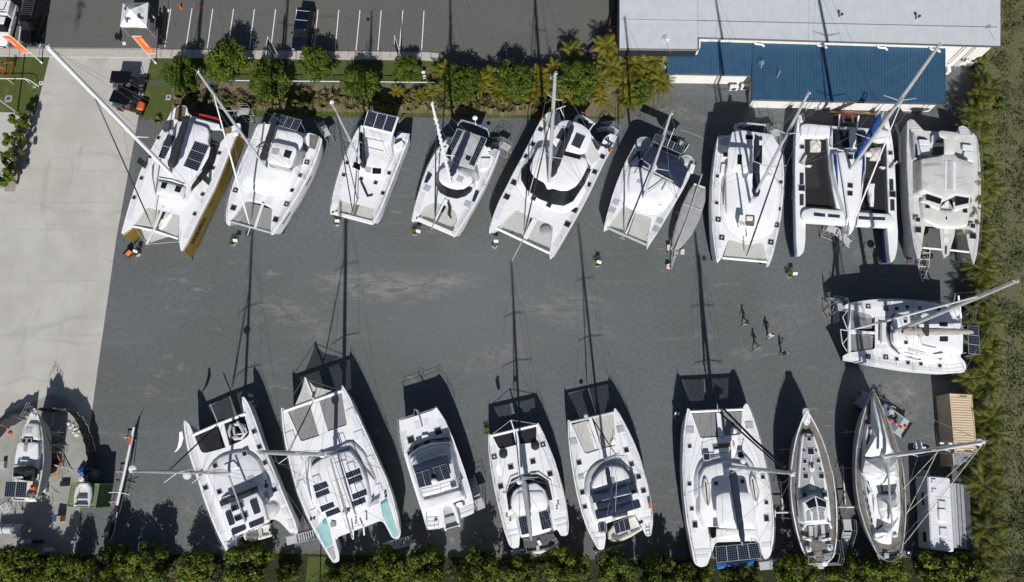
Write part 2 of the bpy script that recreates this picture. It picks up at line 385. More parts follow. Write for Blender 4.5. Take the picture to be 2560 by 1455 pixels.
class MB:
    def __init__(s): s.v = []; s.f = []; s.mi = []; s.uv = {}; s.t = []

    def face(s, f, mi=0, uv=None):
        if uv: s.uv[len(s.f)] = uv
        s.f.append(tuple(f)); s.mi.append(mi)

    def rings(s, rings, mi=0, top=None, bot=None, closed=True, tint=None):
        """rings of equal length, bottom first, CCW from above."""
        n = len(rings[0]); b0 = len(s.v)
        for r in rings: s.v += [tuple(q) for q in r]
        for k in range(len(rings)-1):
            for i in range(n if closed else n-1):
                j = (i+1) % n; a = b0+k*n
                s.face((a+i, a+j, a+n+j, a+n+i), mi[k] if isinstance(mi, (list, tuple)) else mi)
        m_ = mi[-1] if isinstance(mi, (list, tuple)) else mi
        if closed:
            if top is not False: s.face([b0+(len(rings)-1)*n+i for i in range(n)], m_ if top is None else top)
            if bot is not False: s.face([b0+i for i in range(n)][::-1], (mi[0] if isinstance(mi, (list, tuple)) else mi) if bot is None else bot)
        return s

    def prism(s, poly, z0, z1, ch=.03, mi=0, top=None, steps=None):
        p = ccw(poly)
        lv = steps or [(z0, 0), (z1-ch, 0), (z1, ch)]
        s.rings([[(x, y, z) for x, y in (inset(p, d) if d else p)] for z, d in lv], mi, top); return s

    def box(s, c, sz, rz=0., mi=0, ch=0., ry=0., rx=0.):
        hx, hy, hz = sz[0]/2, sz[1]/2, sz[2]/2
        Mx = Matrix.Rotation(rz, 3, 'Z') @ Matrix.Rotation(ry, 3, 'Y') @ Matrix.Rotation(rx, 3, 'X')
        lv = [(-hz, 0), (hz, 0)] if not ch else [(-hz, 0), (hz-ch, 0), (hz, ch)]
        rs = []
        for z, d in lv:
            rs.append([tuple(Vector(c)+Mx @ Vector((sx*(hx-d), sy*(hy-d), z))) for sx, sy in ((-1, -1), (1, -1), (1, 1), (-1, 1))])
        s.rings(rs, mi); return s

    def tube(s, pts, r, n=6, mi=0, cap=True, flat=1.):
        P = [Vector(p) for p in pts]; rs = r if isinstance(r, (list, tuple)) else [r]*len(P)
        up = Vector((0, 0, 1)); rg = []
        for i, p in enumerate(P):
            d = (P[min(i+1, len(P)-1)]-P[max(i-1, 0)])
            if d.length < 1e-6: d = Vector((0, 0, 1))
            d.normalize()
            a = d.cross(up)
            if a.length < .05: a = Vector((1, 0, 0))
            a.normalize(); b = a.cross(d).normalized()
            rg.append([tuple(p+(a*cos(2*pi*k/n)*flat+b*sin(2*pi*k/n))*rs[i]) for k in range(n)])
        s.rings(rg, mi, None if cap else False, None if cap else False); return s

    def ball(s, c, r, mi=0, n=10, m=6, sz=1., half=False):
        rg = []
        for k in range(m+1):
            th = (-pi/2 if not half else 0)+(pi if not half else pi/2)*k/m
            th = min(th, pi/2-.05); th = max(th, -pi/2+.05)
            rg.append([(c[0]+r*cos(th)*cos(2*pi*i/n), c[1]+r*cos(th)*sin(2*pi*i/n), c[2]+r*sz*sin(th)) for i in range(n)])
        s.rings(rg, mi); return s

    def sheet(s, quads, mi=0):
        for q in quads:
            b = len(s.v); s.v += [tuple(x) for x in q]; s.face(range(b, b+len(q)), mi)
        return s

    def strip(s, A, B_, mi=0, th=.012):
        """band between two polylines of 3-D points, given a thickness."""
        n = len(A); b = len(s.v)
        s.v += [tuple(p) for p in A]+[tuple(p) for p in B_]
        s.v += [(p[0], p[1], p[2]-th) for p in A]+[(p[0], p[1], p[2]-th) for p in B_]
        up = (Vector(A[1])-Vector(A[0])).cross(Vector(B_[0])-Vector(A[0])).z > 0
        fs = []
        for i in range(n-1):
            fs += [(b+i, b+i+1, b+n+i+1, b+n+i), (b+2*n+i+1, b+2*n+i, b+3*n+i, b+3*n+i+1),
                   (b+2*n+i, b+2*n+i+1, b+i+1, b+i), (b+n+i, b+n+i+1, b+3*n+i+1, b+3*n+i)]
        fs += [(b+2*n, b, b+n, b+3*n), (b+n-1, b+3*n-1, b+4*n-1, b+2*n-1)]
        for f in fs: s.face(f if up else f[::-1], mi)
        return s

    def build(s, name, mats, parent=None, smooth=35, loc=None):
        me = bpy.data.meshes.new(name); me.from_pydata(s.v, [], s.f)
        if not isinstance(mats, (list, tuple)): mats = [mats]
        for m_ in mats: me.materials.append(M[m_] if isinstance(m_, str) else m_)
        me.polygons.foreach_set('material_index', s.mi)
        if s.uv:
            ul = me.uv_layers.new(name='UVMap')
            for fi, us in s.uv.items():
                for k, li in enumerate(me.polygons[fi].loop_indices): ul.data[li].uv = us[k]
        if s.t:
            a = me.attributes.new('tint', 'FLOAT', 'FACE'); a.data.foreach_set('value', s.t)
        if smooth:
            me.polygons.foreach_set('use_smooth', [True]*len(s.f))
            me.set_sharp_from_angle(angle=radians(smooth))
        me.update()
        o = bpy.data.objects.new(name, me); COL.objects.link(o)
        if parent is not None: o.parent = parent
        if loc is not None: o.location = loc
        return o


def tag(o, label=None, cat=None, group=None, kind=None):
    if label: o['label'] = label
    if cat: o['category'] = cat
    if group: o['group'] = group
    if kind: o['kind'] = kind
    return o


def empty(name, label, cat, loc=(0, 0, 0), rz=0., group=None):
    o = bpy.data.objects.new(name, None); COL.objects.link(o)
    o.location = loc; o.rotation_euler = (0, 0, rz); o.empty_display_size = .3
    return tag(o, label, cat, group)


def copy_tree(o, parent=None):
    c_ = o.copy(); COL.objects.link(c_); c_.parent = parent
    for ch in list(o.children): copy_tree(ch, c_)
    return c_


def text(body, size, mat_, parent, loc, rot, name='lettering', ext=.004, align='CENTER', shear=0.):
    cu = bpy.data.curves.new(name, 'FONT'); cu.body = body; cu.size = size; cu.extrude = ext
    cu.align_x = align; cu.align_y = 'CENTER'; cu.shear = shear; cu.materials.append(M[mat_] if isinstance(mat_, str) else mat_)
    t_ = bpy.data.objects.new(name, cu); COL.objects.link(t_)
    me = bpy.data.meshes.new_from_object(t_.evaluated_get(bpy.context.evaluated_depsgraph_get()))
    bpy.data.objects.remove(t_); me.name = name
    o = bpy.data.objects.new(name, me); COL.objects.link(o); o.parent = parent
    o.location = loc
    if isinstance(rot, Matrix): o.rotation_euler = rot.to_euler()
    else: o.rotation_euler = rot
    return o


# ------------------------------------------------------------------ ground
def area(name, pts, z, m_, view=F0, r=0., kind='structure', th=None, label=None, cat=None):
    w = V(view); p = [w(x, y, 0)[:2] for x, y in pts]
    if r: p = fillet(p, r)
    mb = MB()
    if th: mb.prism(p, z-th, z, .01)
    else: p = ccw(p); mb.v = [(x, y, z) for x, y in p]; mb.face(range(len(p)))
    return tag(mb.build(name, m_, smooth=0), label, cat, kind=kind)


g = MB(); S_ = 1500
g.v = [(-S_, -S_, 0), (S_, -S_, 0), (S_, S_, 0), (-S_, S_, 0)]; g.face((0, 1, 2, 3))
tag(g.build('ground', 'scrub', smooth=0), kind='structure')
area('yard_gravel', [(-60, 270), (2415, 245), (2425, 600), (2440, 1000), (2450, 1390), (1500, 1396), (700, 1375), (-60, 1402)], .004, 'gravel')
area('gravel_by_building', [(1548, 300), (1560, 200), (1668, 150), (2400, 110), (2440, 246), (2300, 300)], .003, 'gravel')
area('parking_lot', [(-400, -420), (1700, -420), (1700, 160), (1400, 185), (1160, 180), (1096, 131), (-400, 119)], .002, 'asphalt')
area('driveway', [(-80, 118), (400, 121), (377, 145), (348, 283), (291, 595), (244.6, 920), (197, 1277), (188, 1368), (-80, 1368)], .008, 'concrete')
area('work_slab', [(-80, 1090), (20, 1030), (130, 985), (180, 1000), (225, 1080), (226, 1100), (205, 1230), (190, 1385), (-80, 1385)], .012, 'slab')
area('lawn', [(-60, 141), (124, 143), (88, 285), (58, 284), (50, 282), (-60, 278)], .016, 'lawn')
area('lawn_verge', [(377, 145), (1094, 155), (1110, 205), (377, 205)], .012, 'lawn')
area('lawn_edge', [(347, 262), (1110, 262), (1560, 262), (1560, 297), (395, 291), (347, 300)], .011, 'lawn')
area('lawn_by_drive', [(374, 160), (430, 160), (430, 300), (349, 300), (349, 283)], .020, 'lawn')
area('garden_bed', [(415, 203), (1105, 207), (1180, 165), (1480, 150), (1560, 145), (1660, 200), (1640, 250), (1545, 292), (430, 272)], .016, 'mulch')
area('pebble_strip', [(50, 283), (86, 286), (78, 318), (37, 479), (12, 479), (12, 470), (-40, 470), (-40, 380)], .014, 'pebble')
area('neighbour_drive', [(-60, 280), (50, 282), (40, 330), (25, 420), (12, 460), (-60, 430)], .02, 'concrete')
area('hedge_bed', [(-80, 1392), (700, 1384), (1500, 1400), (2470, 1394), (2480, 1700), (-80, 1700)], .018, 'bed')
area('grass_gap', [(770, 1392), (835, 1392), (845, 1500), (760, 1500)], .024, 'lawn')
area('footpath', [(-80, 121), (400, 124.5), (1060, 131), (1096, 133.5), (1100, 154), (1060, 150.5), (377, 145), (-80, 140)], .10, 'path', th=.1)
for x in list(range(26, 120, 25))+list(range(405, 1090, 26)):      # control joints cut into the path
    area('path_joint', [(x, 122), (x+1.1, 122), (x-2, 144), (x-3.1, 144)], .104, 'dgrey')
for a in (((310, 505), (0, 508)), ((276, 700), (0, 706)), ((296, 570), (3, 575)), ((258, 838), (0, 838)), ((92, 262), (356, 266)), ((48, 420), (326, 430)), ((230, 1000), (150, 985))):
    (x0, y0), (x1, y1) = a
    area('slab_joint', [(x0, y0), (x1, y1), (x1, y1+.7), (x0, y0+.7)], .0125, 'grey')
for x, y, x2, y2 in ((28, 24, 12, 118), (56, 24, 45, 118), (108, 86, 99, 118), (427, 22, 412, 118), (480, 21, 465, 118), (532, 22, 518, 121), (584, 22, 570, 121), (636, 23, 624, 122),
                     (689, 23, 677, 122), (742, 23, 731, 123), (795, 24, 785, 124), (847, 25, 838, 124), (900, 25, 890, 126),
                     (953, 26, 945, 126), (1007, 26, 998, 127), (1060, 27, 1054, 127)):
    area('bay_line', [(x-1.1, y), (x+1.1, y), (x2+1.1, y2), (x2-1.1, y2)], .006, 'wpaint')


# ------------------------------------------------------------------ buildings
def ribbed(name, mats, parent, segs, pitch, rh=.045):
    """segs: list of (x0px,yfront0,x1px,yfront1,yback0,yback1, zf, zb) traced at the eaves."""
    mb = MB()
    for x0, f0, x1, f1, b0, b1, zf, zb in segs:
        A, B_, C_, D = W(x0, f0, zf), W(x1, f1, zf), W(x0, b0, zb), W(x1, b1, zb)
        n = max(2, int((B_-A).length/pitch)); rowf, rowb = [], []
        for i in range(n):
            for u, h in ((0, 0), (.55, 0), (.68, rh), (.86, rh)):
                k = (i+u)/n
                p = A.lerp(B_, k); q = C_.lerp(D, k)
                rowf.append((p.x, p.y, p.z+h)); rowb.append((q.x, q.y, q.z+h))
        rowf.append(tuple(B_)); rowb.append(tuple(D))
        mb.strip([tuple(q) for q in rowf], [tuple(q) for q in rowb], 0, .05)
    return mb.build(name, mats, parent, smooth=0)


def wallbox(name, m_, parent, pts, z0, z1, zt):
    p = [W(x, y, zt)[:2] for x, y in pts]
    return MB().prism(p, z0, z1, 0).build(name, m_, parent, smooth=0)


ware = empty('warehouse', 'large warehouse with pale grey ribbed steel roof at the top right', 'building', (0, 0, 0))
zg = 4.9
ribbed('roof', 'roofg', ware, [(1549, 120, 1744, 122, -330, -330, zg, 6.0), (1744.5, 92, 2501, 114, -330, -330, zg, 6.0)], .19, .022)
wallbox('wall', 'wall', ware, [(1556, 112), (1752, 114), (1753, 84), (2492, 106), (2492, -330), (1556, -330)], 0, zg-.12, zg)
mb = MB()
for a, b in (((1547, 121.5), (1745, 123.5)), ((1744, 93.5), (2503, 115.5)), ((2502.5, 115), (2478, -330)), ((1547.5, 121), (1547.5, -330)), ((1745, 123), (1745, 93))):
    A, B_ = W(*a, zg), W(*b, zg if b[1] > -300 else 5.9); A.z -= .12; B_.z -= .12
    mb.tube([A, B_], .12, 4)
mb.build('gutter', 'trim', ware, smooth=0)
p0, p1 = W(1551, 121, zg), W(1744, 123, zg)
MB().box(((p0.x+p1.x)/2, (p0.y+p1.y)/2-.03+.1, zg-.85), ((p1-p0).length, .12, 1.3), atan2(p1.y-p0.y, p1.x-p0.x)).build('fascia', 'trim', ware, smooth=0)
for y0_, nm_, x0_, x1_, z_, pr_ in ((48, 'roofg', 1552, 2494, 5.12, ware), (170, 'roofb', 1884, 2358, 3.13, None)):
    a, b_ = W(x0_, y0_, z_), W(x1_, y0_+(x1_-x0_)*.022, z_); LAP = MB(); LAP.box(((a.x+b_.x)/2, (a.y+b_.y)/2, z_), ((b_-a).length, .05, .02), atan2(b_.y-a.y, b_.x-a.x))
    if pr_: LAP.build('sheet_lap', 'mgrey', pr_)
for x, y in ((2103, 38), (2296, 43)):
    q = W(x, y, 5.5)
    mb = MB(); mb.tube([(q.x, q.y, 5.0), (q.x, q.y, 5.7)], .09, 8); mb.tube([(q.x, q.y, 5.62), (q.x, q.y, 5.78)], .16, 8, 1)
    mb.build('roof_vent', ['lgrey', 'dgrey'], ware)
for x, y in ((2480, 87), (1664, 113)):
    q = W(x, y, 5.4); mb = MB()
    mb.tube([(q.x+.6, q.y-.5, 4.9), (q.x, q.y, 6.0)], .02, 5)
    for k in range(6):
        mb.tube([(q.x-.35+k*.05, q.y-.2+k*.1, 6-.0), (q.x+.25+k*.03, q.y+.15+k*.08-.2, 6.02)], .014, 4)
    mb.build('tv_antenna', 'alu', ware)
mb = MB()
for x in (2420, 2446):
    a, b = W(x, 113, zg-.2), W(x-2, 113, 4.6)
    mb.tube([a, (a.x, a.y-.02, .1)], .06, 6)
mb.build('downpipe', 'lgrey', ware)

an = empty('annexe_building', 'low annexe with blue ribbed steel roof and white walls in front of the warehouse', 'building', (0, 0, 0))
zb_, zk = 2.7, 3.5
ribbed('roof', 'roofb', an, [(1668, 184, 1744, 185, 139, 137, zb_, 3.1), (1744, 185, 1880, 188, 93, 97, zb_, zk), (1881, 248, 2364, 259, 95, 119, zb_, zk)], .3, .05)
wallbox('wall', 'wall', an, [(1678, 176), (1874, 179), (1889, 181), (1889, 239), (2354, 250), (2350, 150), (1889, 130), (1678, 150)], 0, zb_-.03, zb_)
mb = MB()
for a, b in (((1668, 185), (1881, 189)), ((1880, 249.5), (2365, 260.5)), ((2365, 260), (2357, 119)), ((1881, 188), (1880, 249))):
    A, B_ = W(*a, zb_), W(*b, zb_ if b[1] > 150 else zk); A.z -= .07; B_.z -= .07; mb.tube([A, B_], .085, 4)
mb.build('gutter', 'trim', an, smooth=0)
for x, y in ((1899, 104), (2056, 108), (2208, 113), (2340, 118)):
    q = W(x, y, 4.0); mb = MB()
    mb.tube([(q.x-.5, q.y+.12, 3.75), (q.x-.35, q.y-.1, 3.72), (q.x+.35, q.y-.15, 3.68), (q.x+.6, q.y-.35, 3.6)], .11, 8)
    mb.build('exhaust_pipe', 'white', an)
for x, y, x2, y2 in ((1888, 250, 1880, 263), (2032, 254, 2024, 268), (2212, 258, 2205, 270), (2326, 260, 2320, 272)):
    q = W(x, y, 2.6); mb = MB(); mb.tube([(q.x, q.y, 2.6), (q.x, q.y+.05, .3)], .05, 6); mb.build('downpipe', 'lgrey', an)
for x, y in ((1902, 170), (1944, 192)):
    q = W(x, y, 3.2); mb = MB(); mb.tube([(q.x, q.y, 3.0), (q.x+.08, q.y+.3, 3.9)], .04, 6, 0)
    if x == 1902:
        for k in range(5): mb.tube([(q.x-.35, q.y+.35-k*.09, 3.95-.02*k), (q.x+.2, q.y+.5-k*.09, 3.95-.02*k)], .014, 4)
    mb.build('antenna' if x == 1902 else 'flue', 'alu', an)
q = W(2163, 243, 3.0); mb = MB(); mb.tube([(q.x, q.y, 2.75), (q.x, q.y, 3.3)], .04, 5); mb.tube([(q.x-.25, q.y+.2, 3.25), (q.x, q.y, 3.3), (q.x+.2, q.y+.25, 3.25)], .035, 5)
mb.build('roof_bracket', 'dgrey', an)


def aircon(x, y, label, rz=0.):
    q = W(x, y, .7); e = empty('air_conditioner', label, 'air conditioner', (q.x, q.y, 0), rz, 'outdoor air conditioning units')
    MB().box((0, 0, .45), (.95, .4, .7), ch=.03).build('case', 'white2', e)
    MB().tube([(0, -.2, .45), (0, -.225, .45)], .27, 14).build('fan_grille', 'dgrey', e)
    MB().box((-.35, 0, .05), (.06, .4, .1)).box((.35, 0, .05), (.06, .4, .1)).build('foot', 'dgrey', e)


aircon(1836, 216, 'white air conditioner unit standing below the annexe wall beside a downpipe')
aircon(1864, 214, 'small air conditioner unit in the shaded inner corner of the annexe')
aircon(2362, 156, 'air conditioner unit with dark fan at the right end of the annexe', 1.5)
aircon(2372, 170, 'white box unit on the slab by the right end of the annexe', 1.5)
# curved retaining wall beside the warehouse
mb = MB(); P = [W(x, y, .5) for x, y in ((1470, 132), (1500, 105), (1522, 70), (1532, 20), (1534, -60))]
for i in range(len(P)-1):
    a, b = P[i], P[i+1]
    mb.box(((a.x+b.x)/2, (a.y+b.y)/2, .45), ((b-a).length+.1, .15, .9), atan2(b.y-a.y, b.x-a.x))
tag(mb.build('retaining_wall', 'dgrey', smooth=0), 'dark curved low wall beside the grey warehouse', 'wall')
area('shaded_bed', [(1470, 132), (1500, 105), (1522, 70), (1532, 20), (1532, -100), (1600, -100), (1600, 132)], .02, 'mulch')


# ------------------------------------------------------------------ vegetation
def leaves(mb, c, r, n, sz, lum, up=.35, asp=.45, shell=.55, low=-.35):
    lumps = []
    for k in range(lum):
        th, ph = R.uniform(0, 2*pi), math.asin(R.uniform(low, 1))
        q = R.uniform(.5, .88)
        lumps.append((c[0]+r[0]*q*cos(th)*cos(ph), c[1]+r[1]*q*sin(th)*cos(ph), c[2]+r[2]*q*sin(ph), R.uniform(.16, .36), R.uniform(0, 1)))
    for i in range(n):
        L = R.choice(lumps)
        th, ph = R.uniform(0, 2*pi), math.asin(R.uniform(-.6, 1)); q = R.uniform(shell, 1.05)
        d = Vector((cos(th)*cos(ph), sin(th)*cos(ph), sin(ph)))
        p = Vector((L[0]+d.x*r[0]*L[3]*q, L[1]+d.y*r[1]*L[3]*q, L[2]+d.z*r[2]*L[3]*q))
        leaf(mb, p, (d+Vector((R.gauss(0, .5), R.gauss(0, .5), up+R.gauss(0, .4)))), sz*R.uniform(.6, 1.3), asp, min(1, max(0, L[4]*.6+R.uniform(-.1, .5))))


def leaf(mb, p, nrm, s, asp, tint):
    nrm.normalize(); a = nrm.orthogonal().normalized()
    a = Matrix.Rotation(R.uniform(0, 6.28), 3, nrm) @ a; b = nrm.cross(a)
    k = len(mb.v); w = s*asp
    mb.v += [tuple(p-a*s*.5), tuple(p+b*w*.5+nrm*s*.06), tuple(p+a*s*.5), tuple(p-b*w*.5+nrm*s*.06)]
    mb.face((k, k+1, k+2, k+3)); mb.t.append(tint)


def trunk_mb(h, r, limbs, spread):
    mb = MB(); mb.tube([(0, 0, 0), (.04*h, .02*h, h*.35), (0, .03*h, h*.62)], [r*1.25, r, r*.7], 7)
    for k in range(limbs):
        a = 2*pi*k/limbs+R.uniform(-.4, .4); z0 = h*R.uniform(.25, .5)
        mb.tube([(.02*h, .02*h, z0), (cos(a)*spread*.4, sin(a)*spread*.4, z0+h*.18), (cos(a)*spread*.85, sin(a)*spread*.85, h*R.uniform(.6, .85))], [r*.55, r*.4, r*.12], 5)
    return mb


def make_tree(name, h, rx, n, sz, lum, m_='leaf', asp=.5, label='', cat='tree', group=None, low=-.35, cz=.58, rz=.42):
    e = empty(name, label, cat, group=group)
    trunk_mb(h, .05+h*.018, 6, rx).build('trunk', 'bark', e)
    mb = MB(); leaves(mb, (0, 0, h*cz), (rx, rx, h*rz), n, sz, lum, asp=asp, low=low)
    mb.build('crown', m_, e, smooth=0)
    return e


used = set()


def place(protos, x, y, z, sc, label, group=None, k=None, rot=None):
    pr = protos[(k if k is not None else R.randrange(len(protos))) % len(protos)]
    if id(pr) in used: o = copy_tree(pr)
    else: o = pr; used.add(id(pr))
    q = W(x, y, z*sc); o.location = (q.x, q.y, 0); o.rotation_euler = (0, 0, R.uniform(0, 6.28) if rot is None else rot)
    o.scale = (sc*R.uniform(.88, 1.1), sc*R.uniform(.88, 1.1), sc*R.uniform(.9, 1.12)); o['label'] = label
    if group: o['group'] = group
    return o


round_t = [make_tree('verge_tree', 4.4, 2.2, 5200, .30, 52, low=-.7, cz=.53, rz=.47) for _ in range(3)]
G = 'bushy trees along the car park verge'
for i, (x, y, s, l) in enumerate(((454, 183, 1., 'bushy green tree at the left end of the verge row beside the driveway'),
                                  (564, 159, 1.08, 'bushy green tree on the verge, second from the driveway'),
                                  (672, 199, 1.03, 'bushy green tree on the verge partly behind the blue banner pole'),
                                  (789, 159, .98, 'round dense tree on the verge just below the parked black car'),
                                  (897, 206, .95, 'tall bushy tree on the verge right of the black car'),
                                  (1017, 173, .72, 'small neatly clipped round tree beside the black banner pole'),
                                  (1152, 204, 1.05, 'wide green tree in the garden bed above the white cruiser with railed bimini'),
                                  (1290, 199, .98, 'green tree in the middle of the upper garden bed'),
                                  (1442, 202, 1.15, 'large round tree in the garden bed above the biggest catamaran'),
                                  (1597, 222, .85, 'yellow green shrub tree below the palms by the annexe'))):
    place(round_t, x, y, 2.4, s, l, G, i)
bush = [make_tree('shrub', 1.7, .85, 700, .24, 9, cat='shrub') for _ in range(2)]
for x, y, s, l in ((669, 236, 1., 'low green shrub under the third verge tree'), (751, 238, .9, 'small light green shrub in mulch left of centre bed'),
                   (655, 225, 1., 'low leafy shrub left of the blue banner tree'), (560, 255, .8, 'small shrub in the bed behind the second tree'),
                   (2452, 152, 1.5, 'grey green bush against the right end of the warehouse wall'), (2420, 140, 1.4, 'dark bush at the foot of the white warehouse wall'),
                   (2435, 250, 1.1, 'light green shrub among the palms near the long frames'), (2500, 262, 1.1, 'pale green shrub behind the palms beside the annexe'),
                   (2440, 285, .9, 'bright green low shrub left of the palm row'), (2460, 1380, 1.2, 'leafy shrub in the bottom right corner below the palms')):
    place(bush, x, y, 1., s, l, 'small shrubs')
hed = [make_tree('hedge_tree', 4.2, 1.95, 5600, .30, 52, 'leafh', .55, low=-.95, cz=.5, rz=.52) for _ in range(3)]
HX = ((36, 1415, 1.), (158, 1428, .92), (272, 1416, 1.02), (366, 1412, 1.05), (484, 1425, .95), (617, 1414, 1.08), (712, 1440, .62),
      (885, 1440, .75), (971, 1425, 1.05), (1068, 1418, 1.0), (1204, 1420, 1.02), (1299, 1425, 1.), (1414, 1418, 1.04), (1544, 1428, 1.04),
      (1648, 1436, .98), (1740, 1445, .9), (1850, 1452, .95), (1998, 1428, 1.05), (2122, 1434, 1.02), (2222, 1424, 1.05), (2345, 1420, 1.05), (2420, 1432, .95), (100, 1440, .7), (840, 1456, .7))
near = ('below the worn white sloop at lower left', 'second from the lower left corner', 'below the green container', 'below the stern of the laid down mast', 'left of the gull winged catamaran stern',
        'below the gull winged catamaran with square solar roof', 'small, behind the aqua decked catamaran', 'low, between the aqua deck stern and its stair', 'below the right boarding stair of the aqua decked catamaran',
        'below the white power catamaran', 'left of the catamaran with two round black covers', 'below the catamaran with two round black covers', 'between the two bottom centre catamarans',
        'below the navy canvas catamaran', 'right of the navy canvas catamaran', 'left below the big solar stern catamaran', 'beneath the blue covered tender', 'below the teak decked ketch',
        'below the boarding stair between the two monohulls', 'below the sail covered monohull', 'below the striped awning caravan', 'at the right end of the bottom hedge', 'low one in the lower left corner', 'low one near the white lamp')
for i, ((x, y, s), l) in enumerate(zip(HX, near)):
    place(hed, x, y, 2.3, s, 'leafy hedge tree '+l, 'leafy trees of the bottom hedge')
lo = [make_tree('hedge_shrub', 1.7, 1.25, 800, .25, 10, 'scrubl', .5, cat='shrub') for _ in range(2)]
for i in range(24):
    x = 10+i*104+R.uniform(-20, 20)
    o = place(lo, x, 1447+R.uniform(-6, 12), 1., R.uniform(.85, 1.2), 'low dark shrub filling the foot of the bottom hedge between taller trees', 'low shrubs under the bottom hedge')
small = [make_tree('young_tree', 3.2, 1.0, 700, .34, 9, 'leaf', .5) for _ in range(2)]
for x, y, s, l in ((50, 300, 1., 'young tree at the top of the pebble strip'), (44, 338, .95, 'young tree second down the pebble strip'), (22, 352, .85, 'young tree leaning over the drive left of the strip'), (40, 385, .95, 'young tree in the middle of the pebble strip'),
                   (14, 392, .8, 'young sparse tree left of the middle of the pebble strip'), (30, 420, .8, 'young tree third up from the strip end'), (12, 440, 1.05, 'yellow green young tree at the bottom end of the strip')):
    place(small, x, y, 2., s, l, 'young trees in the pebble strip')


# arching palms
def frond(mb, base, az, L, rise, droop, w, nl, tint):
    d = Vector((cos(az), sin(az), 0)); s = Vector((-sin(az), cos(az), 0)); pts = []
    for k in range(nl+1):
        u = k/nl; pts.append(base+d*L*(u*.95)+Vector((0, 0, rise*sin(u*pi*.55)*1.1-droop*u*u)))
    for k in range(1, nl):
        p = pts[k]; t_ = (pts[k+1]-pts[k-1]).normalized(); u = k/nl
        ll = w*(sin(pi*min(1, u*1.05+.12)))**.6
        for sg in (1, -1):
            a = (s*sg*.85+t_*.55+Vector((0, 0, -.38+R.uniform(-.25, .1)))).normalized()
            b = len(mb.v); e = t_*L*.42/nl
            mb.v += [tuple(p-e), tuple(p+e), tuple(p+a*ll+e*.3)]
            mb.face((b, b+1, b+2)); mb.t.append(max(0, min(1, tint+R.uniform(-.2, .2))))


def make_palm(name, h, L, nf, m_, cat='palm', stems=3, spread=.5):
    e = empty(name, '', cat); mb = MB(); tr = MB()
    for st in range(stems):
        a = R.uniform(0, 6.28); bx, by = cos(a)*spread*R.random(), sin(a)*spread*R.random(); hh = h*R.uniform(.65, 1)
        tr.tube([(bx*.5, by*.5, 0), (bx, by, hh*.6), (bx*1.2, by*1.2, hh)], [.06, .05, .035], 6)
        for k in range(nf):
            lay = k/nf
            frond(mb, Vector((bx*1.2, by*1.2, hh)), a+k*2.4+R.uniform(-.3, .3), L*R.uniform(.75, 1.1), .9-1.0*lay*.6, .5+1.0*lay, L*.23, 20, R.uniform(.15, .85))
    tr.build('trunk', 'bark', e); mb.build('fronds', m_, e, smooth=0)
    return e


palms = [make_palm('golden_cane_palm', 2.9, 2.0, 9, 'palm', stems=4) for _ in range(3)]
GP = 'golden cane palms in the upper garden bed'
for i, (x, y, s, l) in enumerate(((1117, 178, .7, 'small palm at the left end of the upper palm bed'), (1205, 208, .7, 'low palm beside the wide green tree'), (1232, 196, .6, 'small yellow palm between two verge trees'),
                                  (1345, 190, .75, 'palm left of the largest round tree'), (1385, 165, .7, 'palm with pale crown above the tallest mast tip'), (1430, 128, .85, 'feathery palm reaching over the asphalt'), (1521, 118, 1.05, 'tallest bright palm by the warehouse corner'),
                                  (1530, 166, 1.1, 'wide bright palm left of the annexe'), (1583, 165, 1.1, 'palm in the middle of the cluster by the annexe'), (1638, 158, 1.0, 'palm touching the blue annexe roof'), (1655, 210, .9, 'palm with orange flowers at the annexe corner'),
                                  (1496, 205, .85, 'palm at the front left of the palm cluster'), (1560, 205, .9, 'palm at the front of the cluster above the leaf litter'), (1395, 235, .8, 'low palm under the big round tree'), (1250, 232, .7, 'orange tinted low palm in the middle bed'), (1320, 236, .7, 'orange tinted low palm right of the middle tree'),
                                  (994, 226, .55, 'low orange palm below the clipped tree'), (1050, 236, .6, 'low yellow orange palm right of the clipped tree'), (1084, 226, .6, 'small yellow palm by the fence end'))):
    place(palms, x, y, 2.6, s, l, GP, i)
for i in range(34):
    x, y = 1106+i*16.6+R.uniform(-12, 12), R.choice((172, 196, 222, 240))+R.uniform(-8, 8)
    if i > 22: y -= 14*(i % 3)
    place(palms, x, y, 2.4, R.uniform(.5, .85), 'arching yellow green palm filling the upper garden bed between the broad leaved trees', 'palms filling the upper garden bed')
dpal = [make_palm('cane_palm', 2.6, 2.0, 8, 'palmd', stems=4) for _ in range(3)]
n = 0
for i in range(26):
    y = 190+i*48
    for c_ in (0, 1):
        x = (2432 if c_ == 0 else 2464)+R.uniform(-14, 14)+(y-190)*.012
        if c_ == 0 and (y < 260 or 700 < y < 760): x += 25
        if 730 < y < 940 and c_ == 0: x += 22
        if y > 970 and c_ == 0: x += 12
        place(dpal, x, y+R.uniform(-14, 14)+c_*22, 2.4, R.uniform(.72, 1.08), 'arching cane palm in the long row down the right boundary', 'palms along the right boundary'); n += 1
